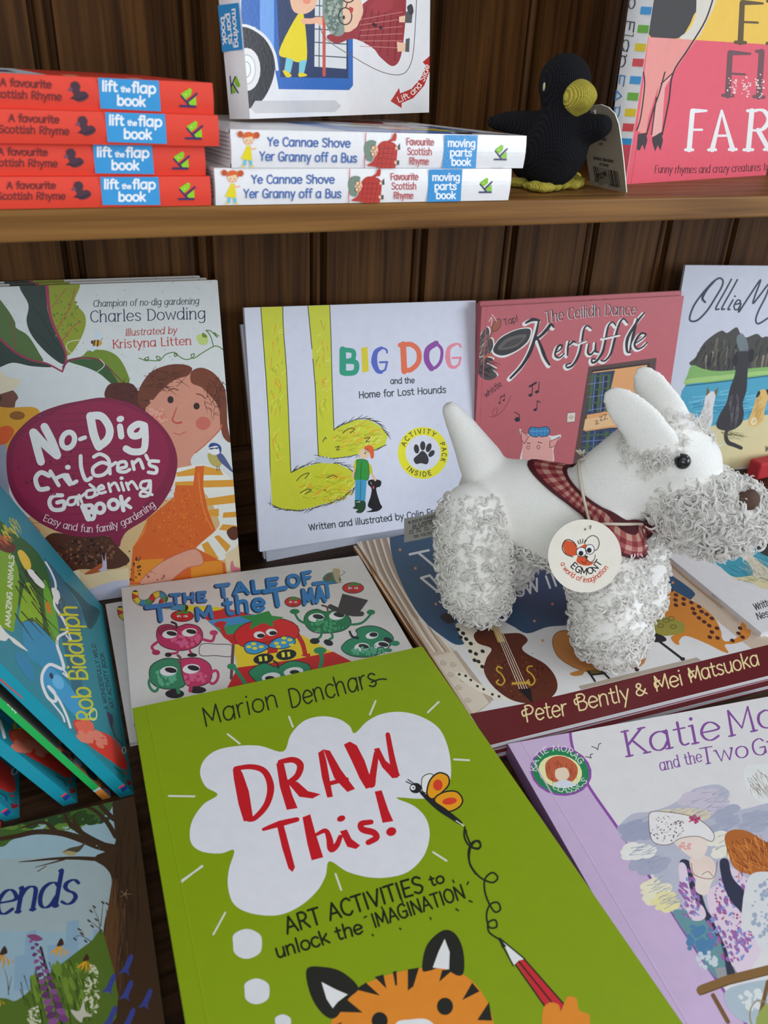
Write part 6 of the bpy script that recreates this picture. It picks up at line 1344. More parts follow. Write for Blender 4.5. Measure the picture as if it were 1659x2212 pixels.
A.blob('d7dbe0', [(180, 400), (240, 430), (300, 510), (290, 540), (220, 480)]); A.blob('e0b840', [(120, 300), (150, 280), (200, 340), (210, 400), (170, 406)]); A.blob('d7dbe0', [(350, 540), (400, 560), (410, 640), (380, 640)]); A.ring('2f4a50', 420, 650, 18, 40, 10)
A.blob('cfd6da', [(-60, 720), (40, 840), (120, 900), (190, 970), (100, 920), (60, 880), (30, 900), (-60, 860)]); A.blob('5a2c1c', [(-60, 180), (60, 220), (110, 260), (60, 300), (-60, 240)]); A.hatch('c8662c', 8, 30, 190, 60, 30, 12, 50, 50, 3); A.hatch('b8b43c', 8, 60, 110, 60, 60, 24, 60, 55, 4, .3)
A.hatch('0e2a20', 9, 180, 620, 100, 240, 20, 160, 55, 41, .2); A.hatch('d8662c', 10, 320, 660, 30, 30, 6, 60, 70, 42)
A.blob('15505e', [(430, 490), (520, 560), (600, 640), (680, 700), (620, 820), (580, 760), (540, 640)]); A.blob('174a5a', [(620, 690), (690, 700), (640, 730), (620, 820), (600, 760)])
A.text('b9c028', 'Rob Biddulph', [(656, 1440), (600, 1180), (520, 660)], 120, 15, slant=.2, track=.2, sx=None); A.ring('cdd8a0', 636, 1400, 24, 40, 8)
A.text('152c38', 'A WONDERFULLY WILD', [(740, 1370), (650, 920)], 26, 5, slant=.2); A.text('152c38', 'ART ACTIVITY BOOK', [(782, 1360), (706, 980)], 26, 5, slant=.2)
A.blob('c8342c', [(500, 1450), (560, 1440), (640, 1500), (740, 1540), (820, 1620), (866, 1740), (850, 1780), (760, 1720), (620, 1620), (530, 1530)]); A.blob('d8604a', [(510, 1460), (600, 1440), (640, 1480), (620, 1560), (560, 1530)]); A.specks('d87a6a', 640, 1560, 100, 60, 20, 14, 43, 2, 35)
A.blob('3c2a5e', [(730, 1380), (770, 1420), (764, 1500), (740, 1440)]); A.stroke('1c2a3c', 7, [(750, 1420), (780, 1540), (830, 1600), (850, 1640)]); A.ring('cdd6da', 846, 1646, 12, 22, 6)
A.stroke('1c3a44', 5, [(780, 1760), (830, 1800), (840, 1830)]); A.ell('c8342c', 860, 1800, 10, 8); A.specks('8a2030', 890, 1860, 20, 30, 10, 8, 44)
A = ab.spine.view(0, 1100, 3.1594)
A.poly('1e3c8a', [(816, 1902), (864, 1876), (882, 1894), (838, 1930)]); A.stroke('d83a44', 11, [(816, 1900), (858, 1872)], sm=False)
A.poly('b8383a', [(-200, 980), (150, 1280), (158, 1296), (-200, 1000)])
a_root = ab.finish()
def lean_of(frm, bot, deg):
    P = atz(*bot, 0); e = frm[1]; left = Vector((-e.y, e.x, 0)).normalized(); a = math.radians(deg)
    v = left*math.sin(a) + Z*math.cos(a)
    return frame(P, e, e.cross(v))
F3 = lean_of(AF, (168, 1733), 27.6)
place_copy(a_root, frame_mtx(F3, AT), 'teal activity book leaning left of the green-spined one')
F4 = lean_of(AF, (42, 1742), 28.4); F4 = (F4[0] - F4[1]*.009, *F4[1:])
place_copy(a_root, frame_mtx(F4, AT), 'teal activity book at the left edge of the leaning row')
G2 = lean_of(AF, (240, 1722), 26.6)
gbk = Book('activity_book', 'green-spined book leaning between two teal activity books', G2, .2168, .27, .0046, 'paper', (200, 206, 216), '55504c', '1c9a4c', '3a5a40', group=None)
A = gbk.front.view(0, 1100, 3.1594)
A.specks('8a4a3c', 600, 1750, 200, 260, 60, 22, 51, 2, 50); A.specks('7a86a0', 640, 1820, 200, 200, 40, 18, 52, 2, 50); A.specks('a8743c', 560, 1720, 200, 200, 40, 16, 53, 2, 50); A.specks('2a2c34', 560, 1720, 200, 240, 50, 18, 54, 2, 50)
A = gbk.spine.view(0, 1100, 3.1594)
A.poly('c8803a', [(676, 1890), (700, 1900), (800, 2030), (740, 2040), (640, 1920)]); A.stroke('8ac0dc', 12, [(640, 1925), (700, 1894)], sm=False)
A.text('bfe0c8', 'BOOKWORM', [(-60, 1200), (106, 1392)], 22, 6)
gbk.finish()
W5 = lean_of(AF, (2, 1796), 29.2)
wb = Book('activity_book', 'white and red book at the far left end of the leaning row', W5, .2168, .27, .006, 'paper', (200, 206, 216), 'b9382c', 'b8383a', 'c8c8cc')
A = wb.spine.view(0, 1100, 3.1594); A.poly('cfd2d6', [(-40, 2030), (60, 2080), (40, 2140), (-60, 2080)])
wb.finish()
# 11. red box at the right edge
rp = aty(1633, 1012, .572)
rm = MB(); rm.box((0, 0, 0), (.075, .018, .022), alb('a8303a'))
rbx = rm.build('red_box', M_CARD); rbx.location = (rp.x, .566, .0); rbx.scale = (1, 1, 1)
bv = rbx.modifiers.new('bevel', 'BEVEL'); bv.width = .003; bv.segments = 3
tag(rbx, 'small red box at the right edge, in front of the standing lakeside book', 'box')
# ------------------------------------------------------------------ plush toys
import numpy as np
def soft_mesh(name, balls, voxel, smooth=10):
    """one closed skin around overlapping ellipsoids: (centre, radius, axis, squash along axis)"""
    bm = bmesh.new()
    for c, r, ax, sq in balls:
        S = Matrix.Identity(4)
        if sq != 1: S = Matrix.Scale(sq, 4, ax)
        bmesh.ops.create_icosphere(bm, subdivisions=3, radius=r, matrix=Matrix.Translation(c) @ S)
    me = bpy.data.meshes.new(name + '_tmp'); bm.to_mesh(me); bm.free()
    o = bpy.data.objects.new(name + '_tmp', me); COL.objects.link(o)
    m = o.modifiers.new('r', 'REMESH'); m.mode = 'VOXEL'; m.voxel_size = voxel
    m2 = o.modifiers.new('s', 'SMOOTH'); m2.iterations = smooth; m2.factor = .5
    ev = o.evaluated_get(bpy.context.evaluated_depsgraph_get())
    out = bpy.data.meshes.new_from_object(ev); out.name = name
    bpy.data.objects.remove(o); bpy.data.meshes.remove(me)
    for p in out.polygons: p.use_smooth = True
    return out
def link(name, me, mats, parent, inv):
    me.transform(inv); me.materials.clear()
    for m in (mats if isinstance(mats, list) else [mats]): me.materials.append(m)
    o = bpy.data.objects.new(name, me); COL.objects.link(o); o.parent = parent
    return o
def bvh_of(me):
    return BVHTree.FromPolygons([v.co.copy() for v in me.vertices], [tuple(p.vertices) for p in me.polygons])
def chain(pts, place, ax, sq=1, k=4):
    """ellipsoids strung between (x, y, r[, offset]) pixel points"""
    out = []
    for a, b in zip(pts, pts[1:]):
        for i in range(k):
            t = i / k
            q = [a[j] + (b[j]-a[j])*t for j in range(len(a))]; out.append(q)
    out.append(list(pts[-1]))
    res = []
    for q in out:
        off = q[3] if len(q) > 3 else 0
        P = place(q[0], q[1], off); r = q[2] * (P - CAM_O).dot(CAM_F) / FPX
        res.append((P, r, ax, sq))
    return res
def strands(name, starts, mats, parent, inv, seed, L=(.004, .009), R=(.0022, .0040), turns=(.8, 1.25), rad=.00062, droop=.35, per=3, K=13, lift=.22):
    """curled woolly locks growing out of (point, normal) pairs: one mesh of fine twisted strands"""
    q = np.random.default_rng(seed)
    S = np.repeat(np.array([list(p) for p, n in starts]), per, 0); Nn = np.repeat(np.array([list(n) for p, n in starts]), per, 0)
    n = len(S)
    rnd = np.repeat(q.normal(size=(n//per, 3)), per, 0); rnd += q.normal(size=(n, 3))*.12
    tan = rnd - Nn*np.sum(rnd*Nn, 1, keepdims=True); tan /= np.linalg.norm(tan, axis=1, keepdims=True)
    ax = Nn*lift + tan*.75 + np.array([0, 0, -droop]); ax /= np.linalg.norm(ax, axis=1, keepdims=True)
    e1 = np.cross(ax, Nn + .01); e1 /= np.linalg.norm(e1, axis=1, keepdims=True); e2 = np.cross(ax, e1)
    Ls = np.repeat(q.uniform(*L, n//per), per)[:, None]; Rs = np.repeat(q.uniform(*R, n//per), per)[:, None]*q.uniform(.85, 1.15, (n, 1))
    Tn = np.repeat(q.uniform(*turns, n//per), per)[:, None]*np.repeat(q.choice([-1, 1], n//per), per)[:, None]; ph = np.repeat(q.uniform(0, 6.28, n//per), per)[:, None] + q.uniform(-.5, .5, (n, 1))
    t = np.linspace(0, 1, K)[None, :]
    env = np.minimum(1, t*3)*(1 - .35*t)
    ang = ph + 2*np.pi*Tn*t
    P = S[:, None, :] - Nn[:, None, :]*.0010 + Nn[:, None, :]*(Rs*env*.42)[:, :, None] + ax[:, None, :]*(Ls*t)[:, :, None] + e1[:, None, :]*(Rs*env*np.cos(ang))[:, :, None] + e2[:, None, :]*(Rs*env*np.sin(ang))[:, :, None]
    T = np.gradient(P, axis=1); T /= np.linalg.norm(T, axis=2, keepdims=True) + 1e-12
    ref = np.cross(T, ax[:, None, :] + .001); ref /= np.linalg.norm(ref, axis=2, keepdims=True) + 1e-12
    bi = np.cross(T, ref)
    rr = rad*(1 - .7*t**2)[:, :, None]
    V = np.stack([P + rr*(ref*math.cos(a) + bi*math.sin(a)) for a in (0, 1.5708, 3.14159, 4.71239)], 2)      # n, K, 4, 3
    V = V.reshape(-1, 3)
    Mi = np.array(inv); V = V @ Mi[:3, :3].T + Mi[:3, 3]
    base = (np.arange(n)*K*4)[:, None, None] + (np.arange(K-1)*4)[None, :, None]
    f = []
    for j in range(4):
        j2 = (j+1) % 4; f.append(np.stack([base[..., 0]+j, base[..., 0]+j2, base[..., 0]+4+j2, base[..., 0]+4+j], -1))
    F = np.stack(f, 2).reshape(-1, 4)
    me = bpy.data.meshes.new(name); me.vertices.add(len(V)); me.vertices.foreach_set('co', V.astype(np.float32).ravel())
    me.loops.add(F.size); me.loops.foreach_set('vertex_index', F.astype(np.int32).ravel())
    me.polygons.add(len(F)); me.polygons.foreach_set('loop_start', (np.arange(len(F))*4).astype(np.int32))
    me.update(calc_edges=True)
    me.materials.append(mats)
    o = bpy.data.objects.new(name, me); COL.objects.link(o); o.parent = parent
    return o
def sample(balls, n, others=(), seed=0, keep=None, deep=.0015):
    q = random.Random(seed); out = []; tries = 0
    w = [r*r for _, r, _, _ in balls]; tot = sum(w)
    while len(out) < n and tries < n*30:
        tries += 1
        x = q.random()*tot; i = 0
        while x > w[i] and i < len(w)-1: x -= w[i]; i += 1
        c, r, ax, sq = balls[i]
        d = Vector((q.gauss(0, 1), q.gauss(0, 1), q.gauss(0, 1))).normalized()
        if sq != 1: p = c + (d + ax*(d.dot(ax)*(sq-1)))*r; nn = (d + ax*(d.dot(ax)*(1/sq-1))).normalized()
        else: p = c + d*r; nn = d
        bad = False
        for c2, r2, ax2, s2 in list(balls) + list(others):
            e = p - c2
            if s2 != 1: e = e + ax2*(e.dot(ax2)*(1/s2-1))
            if e.length < r2 - deep: bad = True; break
        if bad or (keep and not keep(p, nn)): continue
        out.append((p, nn))
    return out
felt = plain('white_plush_felt', (.88, .875, .82), .95, .1, .04, 900, .35, 1800, sheen=.3)
def fleece_mat():
    m, N, L, P = mat('white_curly_fleece')
    P.inputs['Base Color'].default_value = (.985, .975, .945, 1); P.inputs['Roughness'].default_value = .7; P.inputs['Specular IOR Level'].default_value = .15
    tl = N.new('ShaderNodeBsdfTranslucent'); tl.inputs['Color'].default_value = (.985, .975, .945, 1)
    mx = N.new('ShaderNodeMixShader'); mx.inputs[0].default_value = .52
    L.new(P.outputs[0], mx.inputs[1]); L.new(tl.outputs[0], mx.inputs[2]); L.new(mx.outputs[0], N['Material Output'].inputs[0])
    return m
wool = fleece_mat()
S0 = Vector((.341, .459, .0125)); DA = Vector((.61, -.79, 0)).normalized(); DM = Vector((.79, .61, 0)).normalized()
sag = lambda x, y, off=0: onplane(x, y, S0 + DM*off, DM)
droot = empty('plush_dog', Matrix.Translation(S0), 'white plush terrier with curly legs and gingham collar, standing on the cellist book', 'soft toy')
dinv = droot.matrix_world.inverted()
torso = chain([(1062, 1070, 74), (1080, 1078, 88), (1135, 1088, 95), (1205, 1110, 104), (1275, 1140, 108), (1300, 1165, 100)], sag, DM, .84)
neck = chain([(1285, 1105, 98), (1330, 1045, 88), (1385, 995, 84)], sag, DM, .80)
head = chain([(1400, 980, 82), (1440, 972, 80), (1480, 1000, 74)], sag, DM, .86)
muz = chain([(1480, 1065, 84), (1515, 1100, 92), (1565, 1110, 84), (1600, 1105, 58)], sag, DM, .82)
tail = chain([(1040, 1000, 48), (1018, 960, 38), (994, 918, 29), (974, 886, 20)], sag, DM, 1)
ear1 = chain([(1412, 955, 52, -.020), (1382, 912, 50, -.022), (1350, 880, 43, -.023), (1332, 862, 32, -.023)], sag, DM, .26, 5)
ear2 = chain([(1452, 925, 50, .012), (1430, 876, 46, .013), (1406, 836, 39, .014), (1393, 816, 30, .014)], sag, DM, .26, 5)
LO = -.030
legs = []
rear = [(1018, 1105, 62, LO), (1022, 1140, 76, LO), (1024, 1200, 78, LO), (1028, 1255, 76, LO), (1036, 1282, 66, LO)]
front = [(1310, 1190, 80, LO), (1310, 1230, 82, LO), (1314, 1290, 80, LO), (1318, 1350, 78, LO), (1320, 1368, 74, LO)]
for L in (rear, front):
    near = chain(L, sag, DM, .92)
    legs.append(near); legs.append([(c - DM*2*LO + DA*.006, r*.96, a, s) for c, r, a, s in near])
allb = torso + neck + head + muz + tail + ear1 + ear2 + [b for l in legs for b in l]
allb = [(c, r*1.035, a, s) for c, r, a, s in allb]
bme = soft_mesh('body', allb, .0021, 14)
DB = bvh_of(bme)
def surf(x, y, lift=.0):
    d = ray(x, y).normalized(); h = DB.ray_cast(CAM_O, d)
    return (h[0] + h[1]*lift, h[1]) if h[0] is not None else (sag(x, y, -.03), -DM)
collar_pts = None
# neckerchief band: rings round the neck, laid on the skin
A0, A1 = sag(1213, 1022), sag(1402, 1132)
cc = (A0 + A1)/2; e1 = (A1 - A0).normalized(); nax = e1.cross(DM).normalized()
if nax.z < 0: nax = -nax
cm = MB(); NR, NC = 7, 72; grid = []
gcol = [alb('6a2630'), alb('a5837e'), alb('451a22'), alb('8a4a4e')]
for j in range(NR):
    row = []
    for i in range(NC):
        a = 2*PI*i/NC; d = e1*math.cos(a) + DM*math.sin(a)
        o = cc + nax*((j - (NR-1)/2)*.0021)
        h = DB.ray_cast(o + d*.09, -d, .09)
        p = h[0] if h[0] is not None else o + d*.036
        row.append(p + d*(.0016 + .0006*math.sin(PI*j/(NR-1))))
    for _ in range(2): row = [(row[k-1] + row[k]*2 + row[(k+1) % NC])/4 for k in range(NC)]
    grid.append(row)
b = 0
cm.v = [tuple(p) for r in grid for p in r]
for j in range(NR-1):
    for i in range(NC):
        i2 = (i+1) % NC
        cm.f.append([j*NC+i, j*NC+i2, (j+1)*NC+i2, (j+1)*NC+i])
        s_, t_ = i % 2, j % 2
        cm.c.append(gcol[2] if j in (0, NR-2) else (gcol[0] if s_ and t_ else gcol[1] if not s_ and not t_ else gcol[3])); cm.m.append(0); cm.sm.append(False)
co = cm.build('collar', M_CARD, droot, inv=dinv)
so = co.modifiers.new('thick', 'SOLIDIFY'); so.thickness = .0012; so.offset = 1
# fleece
lower = lambda p, n: True
for k, L in enumerate(legs):
    top = L[0][0].z
    oth = torso
    st = sample(L, 1000 if k % 2 == 0 else 560, oth, 10+k, lambda p, n: p.z < top + .016 and p.z > .0145)
    strands('leg_fleece', st, wool, droot, dinv, 20+k, per=4)
st = sample(muz, 1150, head + neck, 31, lambda p, n: True)
strands('muzzle_fleece', st, wool, droot, dinv, 32, L=(.007, .013), R=(.0022, .0042), per=4, droop=.35, lift=.3)
brow = chain([(1392, 950, 40, -.022), (1412, 935, 46, -.020), (1440, 945, 36, -.022)], sag, DM, .5)
st = sample(head, 380, muz, 33, lambda p, n: (p - sag(1400, 945, -.03)).length < .026)
st += sample(head, 260, muz, 34, lambda p, n: (p - sag(1490, 915, .02)).length < .022)
strands('brow_fleece', st, wool, droot, dinv, 35, L=(.006, .011), R=(.0012, .0026), per=3, droop=.2, lift=.4, rad=.0004)
st = sample(torso, 700, [], 36, lambda p, n: n.z < -.55)
strands('belly_fleece', st, wool, droot, dinv, 37, L=(.007, .012), per=4, droop=.8)
link('body', bme, felt, droot, dinv)
# eyes and nose
black = plain('black_plastic', (.008, .008, .009), .18, .6)
def ballpart(name, c, r, m, sq=None):
    bm = bmesh.new(); bmesh.ops.create_uvsphere(bm, u_segments=20, v_segments=12, radius=r)
    me = bpy.data.meshes.new(name); bm.to_mesh(me); bm.free()
    for p in me.polygons: p.use_smooth = True
    me.materials.append(m); o = bpy.data.objects.new(name, me); COL.objects.link(o); o.parent = droot; o.location = dinv @ c
    return o
ep, en = surf(1474, 996); ballpart('eye', ep + en*.0008, .0054, black)
ec = ep + en*.0008; mir = ec - DM*2*((ec - S0).dot(DM)); ballpart('eye', mir, .0054, black)
npt, nn_ = surf(1618, 1078); ballpart('nose', npt - nn_*.001, .0075, plain('brown_felt_nose', (.10, .055, .04), .8))
# cord and round swing tag
cordm = plain('cream_cotton_cord', (.62, .55, .44), .9, .1)
cb_ = MB()
pts = [surf(x, y, .0030)[0] for x, y in ((1256, 1000), (1258, 1030), (1262, 1060), (1268, 1090), (1274, 1118), (1279, 1140))]
pts = [Vector(p) for p in pts]
cb_.tube(pts, .0011, 7)
p2 = [surf(x, y, .0034)[0] for x, y in ((1279, 1140), (1310, 1138), (1345, 1139), (1375, 1137), (1400, 1131))]
cb_.tube(p2, .0011, 7); 
cb_.tube([pts[0], sag(1262, 990, -.012), sag(1258, 982, 0)], .0011, 7)
for dx in (-9, -3, 5): cb_.tube([sag(1258, 984, 0), sag(1256+dx, 974, -.002), sag(1256+dx*1.6, 968+abs(dx)*.4, .002)], [.0012, .001, .0004], 6)
TGc = sag(1262, 1201, LO - .036)
tn = (-DM*.93 + Z*.36).normalized(); tn = (CAM_O - TGc).normalized()*.6 + tn*.4; tn.normalize()
tu = Vector((-tn.y, tn.x, 0)).normalized(); tv_ = tn.cross(tu)
cb_.tube([pts[-1], TGc + tv_*.0205 + tn*.0012, TGc + tv_*.0185 - tn*.0010, pts[-1] + Vector((0, 0, -.004))], .0009, 7)
cord_o = cb_.build('cord', cordm, droot, inv=dinv)
TM = Matrix((tu, tv_, tn)).transposed().to_4x4(); TM.translation = TGc
rt = .0243
tg = MB(); tg.prism([(rt*math.cos(2*PI*i/48), rt*1.03*math.sin(2*PI*i/48)) for i in range(48)], -.0008, 0, alb('d3d4d6'))
TA = Art(TGc, tu, tv_, tn, white=(206, 210, 216)); A = TA.view(860, 760, 2.0763)
A.blob('c4512a', [(738, 870), (748, 848), (776, 850), (800, 866), (806, 880), (840, 862), (848, 880), (842, 920), (866, 944), (880, 938), (866, 956), (830, 958), (800, 940), (806, 912), (780, 916), (752, 906)])
A.stroke('1d1d1f', 4, [(800, 872), (786, 852), (762, 842), (744, 852), (736, 880), (750, 906), (784, 920)]); A.stroke('1d1d1f', 3.5, [(838, 856), (850, 836), (872, 824), (894, 834), (902, 860), (894, 884), (880, 892)])
for p in ([(812, 862), (806, 848)], [(820, 860), (816, 842)], [(828, 858), (828, 840)], [(836, 860), (840, 844)]): A.stroke('1d1d1f', 4, p, sm=False)
A.ell('e4e4e6', 822, 898, 22, 20); A.ell('e4e4e6', 860, 886, 20, 22); A.ring('1d1d1f', 822, 898, 23, 21, 3); A.ring('1d1d1f', 860, 886, 20, 22, 3); A.ell('1d1d1f', 820, 904, 11, 12); A.ell('1d1d1f', 857, 890, 11, 12)
A.poly('1d1d1f', [(834, 914), (852, 916), (846, 932)]); A.stroke('1d1d1f', 3, [(846, 930), (862, 944), (880, 930), (884, 910)]); A.stroke('1d1d1f', 3, [(822, 938), (836, 950), (846, 934)])
A.text('26262a', 'EGMONT', [(772, 962), (806, 990), (846, 998), (886, 984), (916, 946)], 28, 5, track=1.2)
A.text('b8482a', 'a world of imagination', [(728, 950), (752, 990), (800, 1022), (850, 1034), (900, 1014), (944, 968)], 22, 3.2, bounce=.1)
A.ell('8a7a68', 839, 796, 6, 6)
TA.emit(tg, TM.inverted())
tgo = tg.build('hang_tag', M_CARD, droot, xf=TM, inv=dinv); cord_o.parent = tgo; tgo['label'] = 'round white card tag with an orange mouse face'
# grey care label sewn in at the back
lc = [sag(873, 1172, .012), sag(962, 1162, -.012), sag(960, 1102, -.012), sag(873, 1120, .012)]
ln = (lc[1]-lc[0]).cross(lc[3]-lc[0]).normalized()
if ln.dot(CAM_O - lc[0]) < 0: ln = -ln
lu_ = (lc[1]-lc[0]).normalized(); lv_ = ln.cross(lu_)
lm = MB(); LM = Matrix((lu_, lv_, ln)).transposed().to_4x4(); LM.translation = lc[0]
pl = [(LM.inverted() @ onplane(x, y, lc[0], ln)).to_2d() for x, y in ((873, 1172), (905, 1166), (940, 1158), (985, 1150), (985, 1096), (940, 1105), (905, 1116), (873, 1120))]
lm.prism([tuple(p) for p in pl], -.0004, 0, alb('8d9196'))
LA2 = Art(lc[0], lu_, lv_, ln, white=(200, 206, 222)); A = LA2.view(860, 760, 2.0763)
for k, (t, y) in enumerate((('@ 2020 BY EGMONT TOYS', 772), ('AV. Z. GRAMME 11 1480', 786), ('BELGIUM REF VET', 798))): A.text('33363a', t, [(48 if k == 0 else 66, y), (205, y-40)], 11, 2)
for x in (60, 92, 128, 162): A.stroke('33363a', 2, [(x-9, 816-(x-60)*.22), (x+9, 812-(x-60)*.22), (x+6, 800-(x-60)*.22), (x-8, 802-(x-60)*.22), (x-9, 816-(x-60)*.22)], sm=False); A.stroke('33363a', 2, [(x-8, 802-(x-60)*.22), (x+8, 814-(x-60)*.22)], sm=False)
A.text('33363a', '100% POLYESTER', [(72, 834), (180, 812)], 11, 2)
LA2.emit(lm, LM.inverted())
lo = lm.build('care_label', M_CARD, droot, xf=LM, inv=dinv); lo['label'] = 'grey ribbon care label with small print'
# ------------------------------------------------------------------ knitted blackbird on the shelf
def knit(name, rgb, sc=1.0):
    m, N, L, P = mat(name)
    P.inputs['Roughness'].default_value = .95; P.inputs['Specular IOR Level'].default_value = .1; P.inputs['Sheen Weight'].default_value = .02
    tc = N.new('ShaderNodeTexCoord'); mp = N.new('ShaderNodeMapping'); mp.inputs['Scale'].default_value = (1, 1, 1)
    L.new(tc.outputs['Object'], mp.inputs['Vector'])
    w1 = N.new('ShaderNodeTexWave'); w1.bands_direction = 'X'; w1.inputs['Scale'].default_value = 270*sc; w1.inputs['Distortion'].default_value = 1.2; w1.inputs['Detail Scale'].default_value = 3
    w2 = N.new('ShaderNodeTexWave'); w2.bands_direction = 'DIAGONAL'; w2.inputs['Scale'].default_value = 240*sc; w2.inputs['Distortion'].default_value = 1.0
    L.new(mp.outputs['Vector'], w1.inputs['Vector']); L.new(mp.outputs['Vector'], w2.inputs['Vector'])
    mu = N.new('ShaderNodeMath'); mu.operation = 'MULTIPLY_ADD'; mu.inputs[1].default_value = .45
    L.new(w2.outputs['Fac'], mu.inputs[0]); L.new(w1.outputs['Fac'], mu.inputs[2])
    b = N.new('ShaderNodeBump'); b.inputs['Strength'].default_value = .9; b.inputs['Distance'].default_value = .0008
    L.new(mu.outputs[0], b.inputs['Height']); L.new(b.outputs['Normal'], P.inputs['Normal'])
    r = N.new('ShaderNodeValToRGB'); r.color_ramp.elements[0].color = (*[c*.6 for c in rgb], 1); r.color_ramp.elements[1].color = (*rgb, 1)
    r.color_ramp.elements[1].position = .6
    L.new(w1.outputs['Fac'], r.inputs['Fac']); L.new(r.outputs['Color'], P.inputs['Base Color'])
    return m
kblack, kyel = knit('black_knit', (.013, .013, .016)), knit('yellow_knit', (.62, .52, .075), 1.1)
BP = Vector((.358, .478, SH_Z))
BN = Vector((BP.x, BP.y, 0)).normalized()              # away from the viewer
BS = Vector((BN.y, -BN.x, 0))
bpl = lambda x, y, off=0: onplane(x, y, BP + BN*off, BN)
broot = empty('knitted_blackbird', Matrix.Translation(BP), 'black knitted bird with yellow beak and feet, beside the white board books', 'soft toy')
binv = broot.matrix_world.inverted()
bb = chain([(1198, 340, 58), (1205, 318, 64), (1216, 285, 60), (1222, 240, 50), (1222, 205, 53), (1220, 178, 55)], bpl, BN, .95)
bb += chain([(1160, 350, 42, .01), (1140, 352, 34, .022)], bpl, BN, 1) + chain([(1178, 335, 52), (1192, 338, 62)], bpl, BN, .9)
bb += chain([(1185, 285, 40, .006), (1140, 272, 30, .010), (1098, 264, 22, .016), (1066, 264, 14, .02)], bpl, BN, .8)
bb += chain([(1262, 282, 32, -.006), (1288, 276, 27, -.010), (1300, 272, 23, -.014)], bpl, BN, .9)
bmesh_ = soft_mesh('body', [(c, r*1.03, a, s) for c, r, a, s in bb], .0016, 8)
link('body', bmesh_, kblack, broot, binv)
bk = chain([(1240, 208, 36, -.006), (1250, 210, 36, -.012), (1262, 208, 27, -.017), (1276, 208, 15, -.019)], bpl, BN, .9) + chain([(1243, 228, 22, -.012), (1244, 240, 13, -.013)], bpl, BN, .9)
link('beak', soft_mesh('beak', bk, .0013, 6), kyel, broot, binv)
def foot(pts):
    z0 = SH_Z
    balls = []
    for x, y, r in pts:
        P = atz(x, y, SH_Z + .004); rr = 1.18 * r * (P - CAM_O).dot(CAM_F)/FPX
        balls.append((Vector((P.x, P.y, SH_Z + rr*.62)), rr, Z, .62))
    link('foot', soft_mesh('foot', balls, .0011, 5), kyel, broot, binv)
foot([(1112, 392, 15), (1126, 393, 15), (1142, 397, 12), (1156, 401, 16), (1172, 403, 15), (1186, 402, 10), (1198, 400, 15), (1184, 402, 14), (1170, 392, 16), (1150, 390, 14), (1185, 392, 13)])
foot([(1214, 397, 13), (1226, 396, 17), (1238, 397, 15), (1247, 394, 14), (1250, 388, 13), (1236, 386, 16), (1240, 380, 14)])
bm = bmesh.new(); bmesh.ops.create_uvsphere(bm, u_segments=16, v_segments=10, radius=.0030); em = bpy.data.meshes.new('eye'); bm.to_mesh(em); bm.free()
ec = bpl(1176, 186, -.008); em.transform(Matrix.Translation(ec) @ Matrix.Scale(.35, 4, BS) @ Matrix.Scale(1.0, 4, Z))
link('eye', em, plain('cream_felt', (.62, .58, .32), .9), broot, binv)
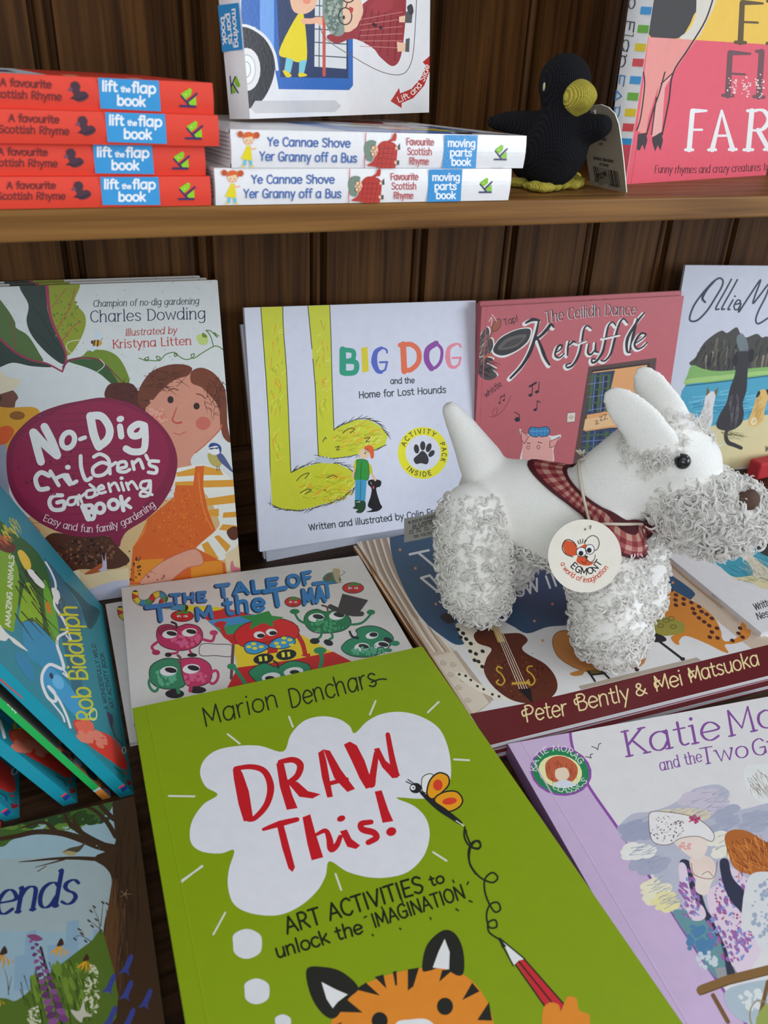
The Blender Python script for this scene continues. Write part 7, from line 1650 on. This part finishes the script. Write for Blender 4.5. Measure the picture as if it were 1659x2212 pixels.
# swing ticket standing on the shelf beside the bird
tb0 = atz(1276, 399, SH_Z + .0003); tb1 = atz(1353, 416, SH_Z + .0003); tu = (tb1 - tb0).normalized()
back = Vector((-tu.y, tu.x, 0)); d = ray(1262, 300); t = (tb0 - CAM_O).dot(tu)/d.dot(tu); tvv = (CAM_O + d*t - tb0).normalized()
tnn = tu.cross(tvv).normalized()
if tnn.dot(CAM_O - tb0) < 0: tnn = -tnn
TM = Matrix((tu, tvv, tnn)).transposed().to_4x4(); TM.translation = tb0
out = [(TM.inverted() @ onplane(x, y, tb0, tnn)).to_2d() for x, y in ((1276, 399), (1353, 416), (1347, 350), (1341, 300), (1336, 268), (1328, 246), (1314, 232), (1298, 226), (1282, 228), (1268, 236), (1258, 250), (1256, 270))]
tk = MB(); tk.prism([tuple(p) for p in out], -.0007, 0, alb('8f8d86'), alb('dcdcdc'))
BA = Art(tb0, tu, tvv, tnn, white=(200, 206, 222)); A = BA.view(1080, 100, 5.925)
A.text('1c1c1c', 'KETTERING', [(1170, 1120), (1350, 1150)], 26, 5); A.text('1c1c1c', 'NN10 3WG', [(1200, 1190), (1366, 1215)], 38, 6); A.text('1c1c1c', 'UK', [(1262, 1262), (1314, 1270)], 36, 6)
A.text('1c1c1c', 'Knitted Blackbird', [(1196, 1445), (1450, 1490)], 38, 6); A.text('1c1c1c', 'BYS848', [(1270, 1525), (1386, 1546)], 36, 6)
q = random.Random(4); x = 0
while x < 330:
    w_ = 3 + q.random()*9
    if not 70 < x < 200:
        xx = 1190 + x*.96; yy = 1530 + x*.22
        A.stroke('1c1c1c', w_, [(xx, yy), (xx + 34, yy + 196 + x*.03)], sm=False, cap=False)
    x += w_ + 4 + q.random()*9
A.poly('75736d', [(1254, 1545), (1386, 1570), (1400, 1756), (1270, 1780)]); A.text('141414', '£12.99'.replace('£', '#'), [(1262, 1704), (1374, 1662)], 66, 9)
A.text('1c1c1c', '5 02', [(1200, 1736), (1270, 1750)], 28, 4); A.text('1c1c1c', '051257', [(1390, 1786), (1506, 1816)], 30, 4.5)
BA.emit(tk, TM.inverted())
tko = tk.build('swing_ticket', M_CARD, broot, xf=TM, inv=binv); tko['label'] = 'grey card ticket with a barcode'
cr = MB(); P1 = onplane(1287, 243, tb0, tnn) + tnn*.0008; P0 = bpl(1268, 246, -.004)
cr.tube([P1 + Vector((0, 0, .0017)), P1 + tu*.0015 + tnn*.0006, P1 - Vector((0, 0, .0017)), P1 - tu*.0015 + tnn*.0006], .00055, 6, (.85, .85, .85), closed=True)
cr.tube([P1 - tu*.0015, P0], .0005, 6, (.1, .1, .11))
cr.build('ticket_loop', M_CARD, tko, inv=binv)
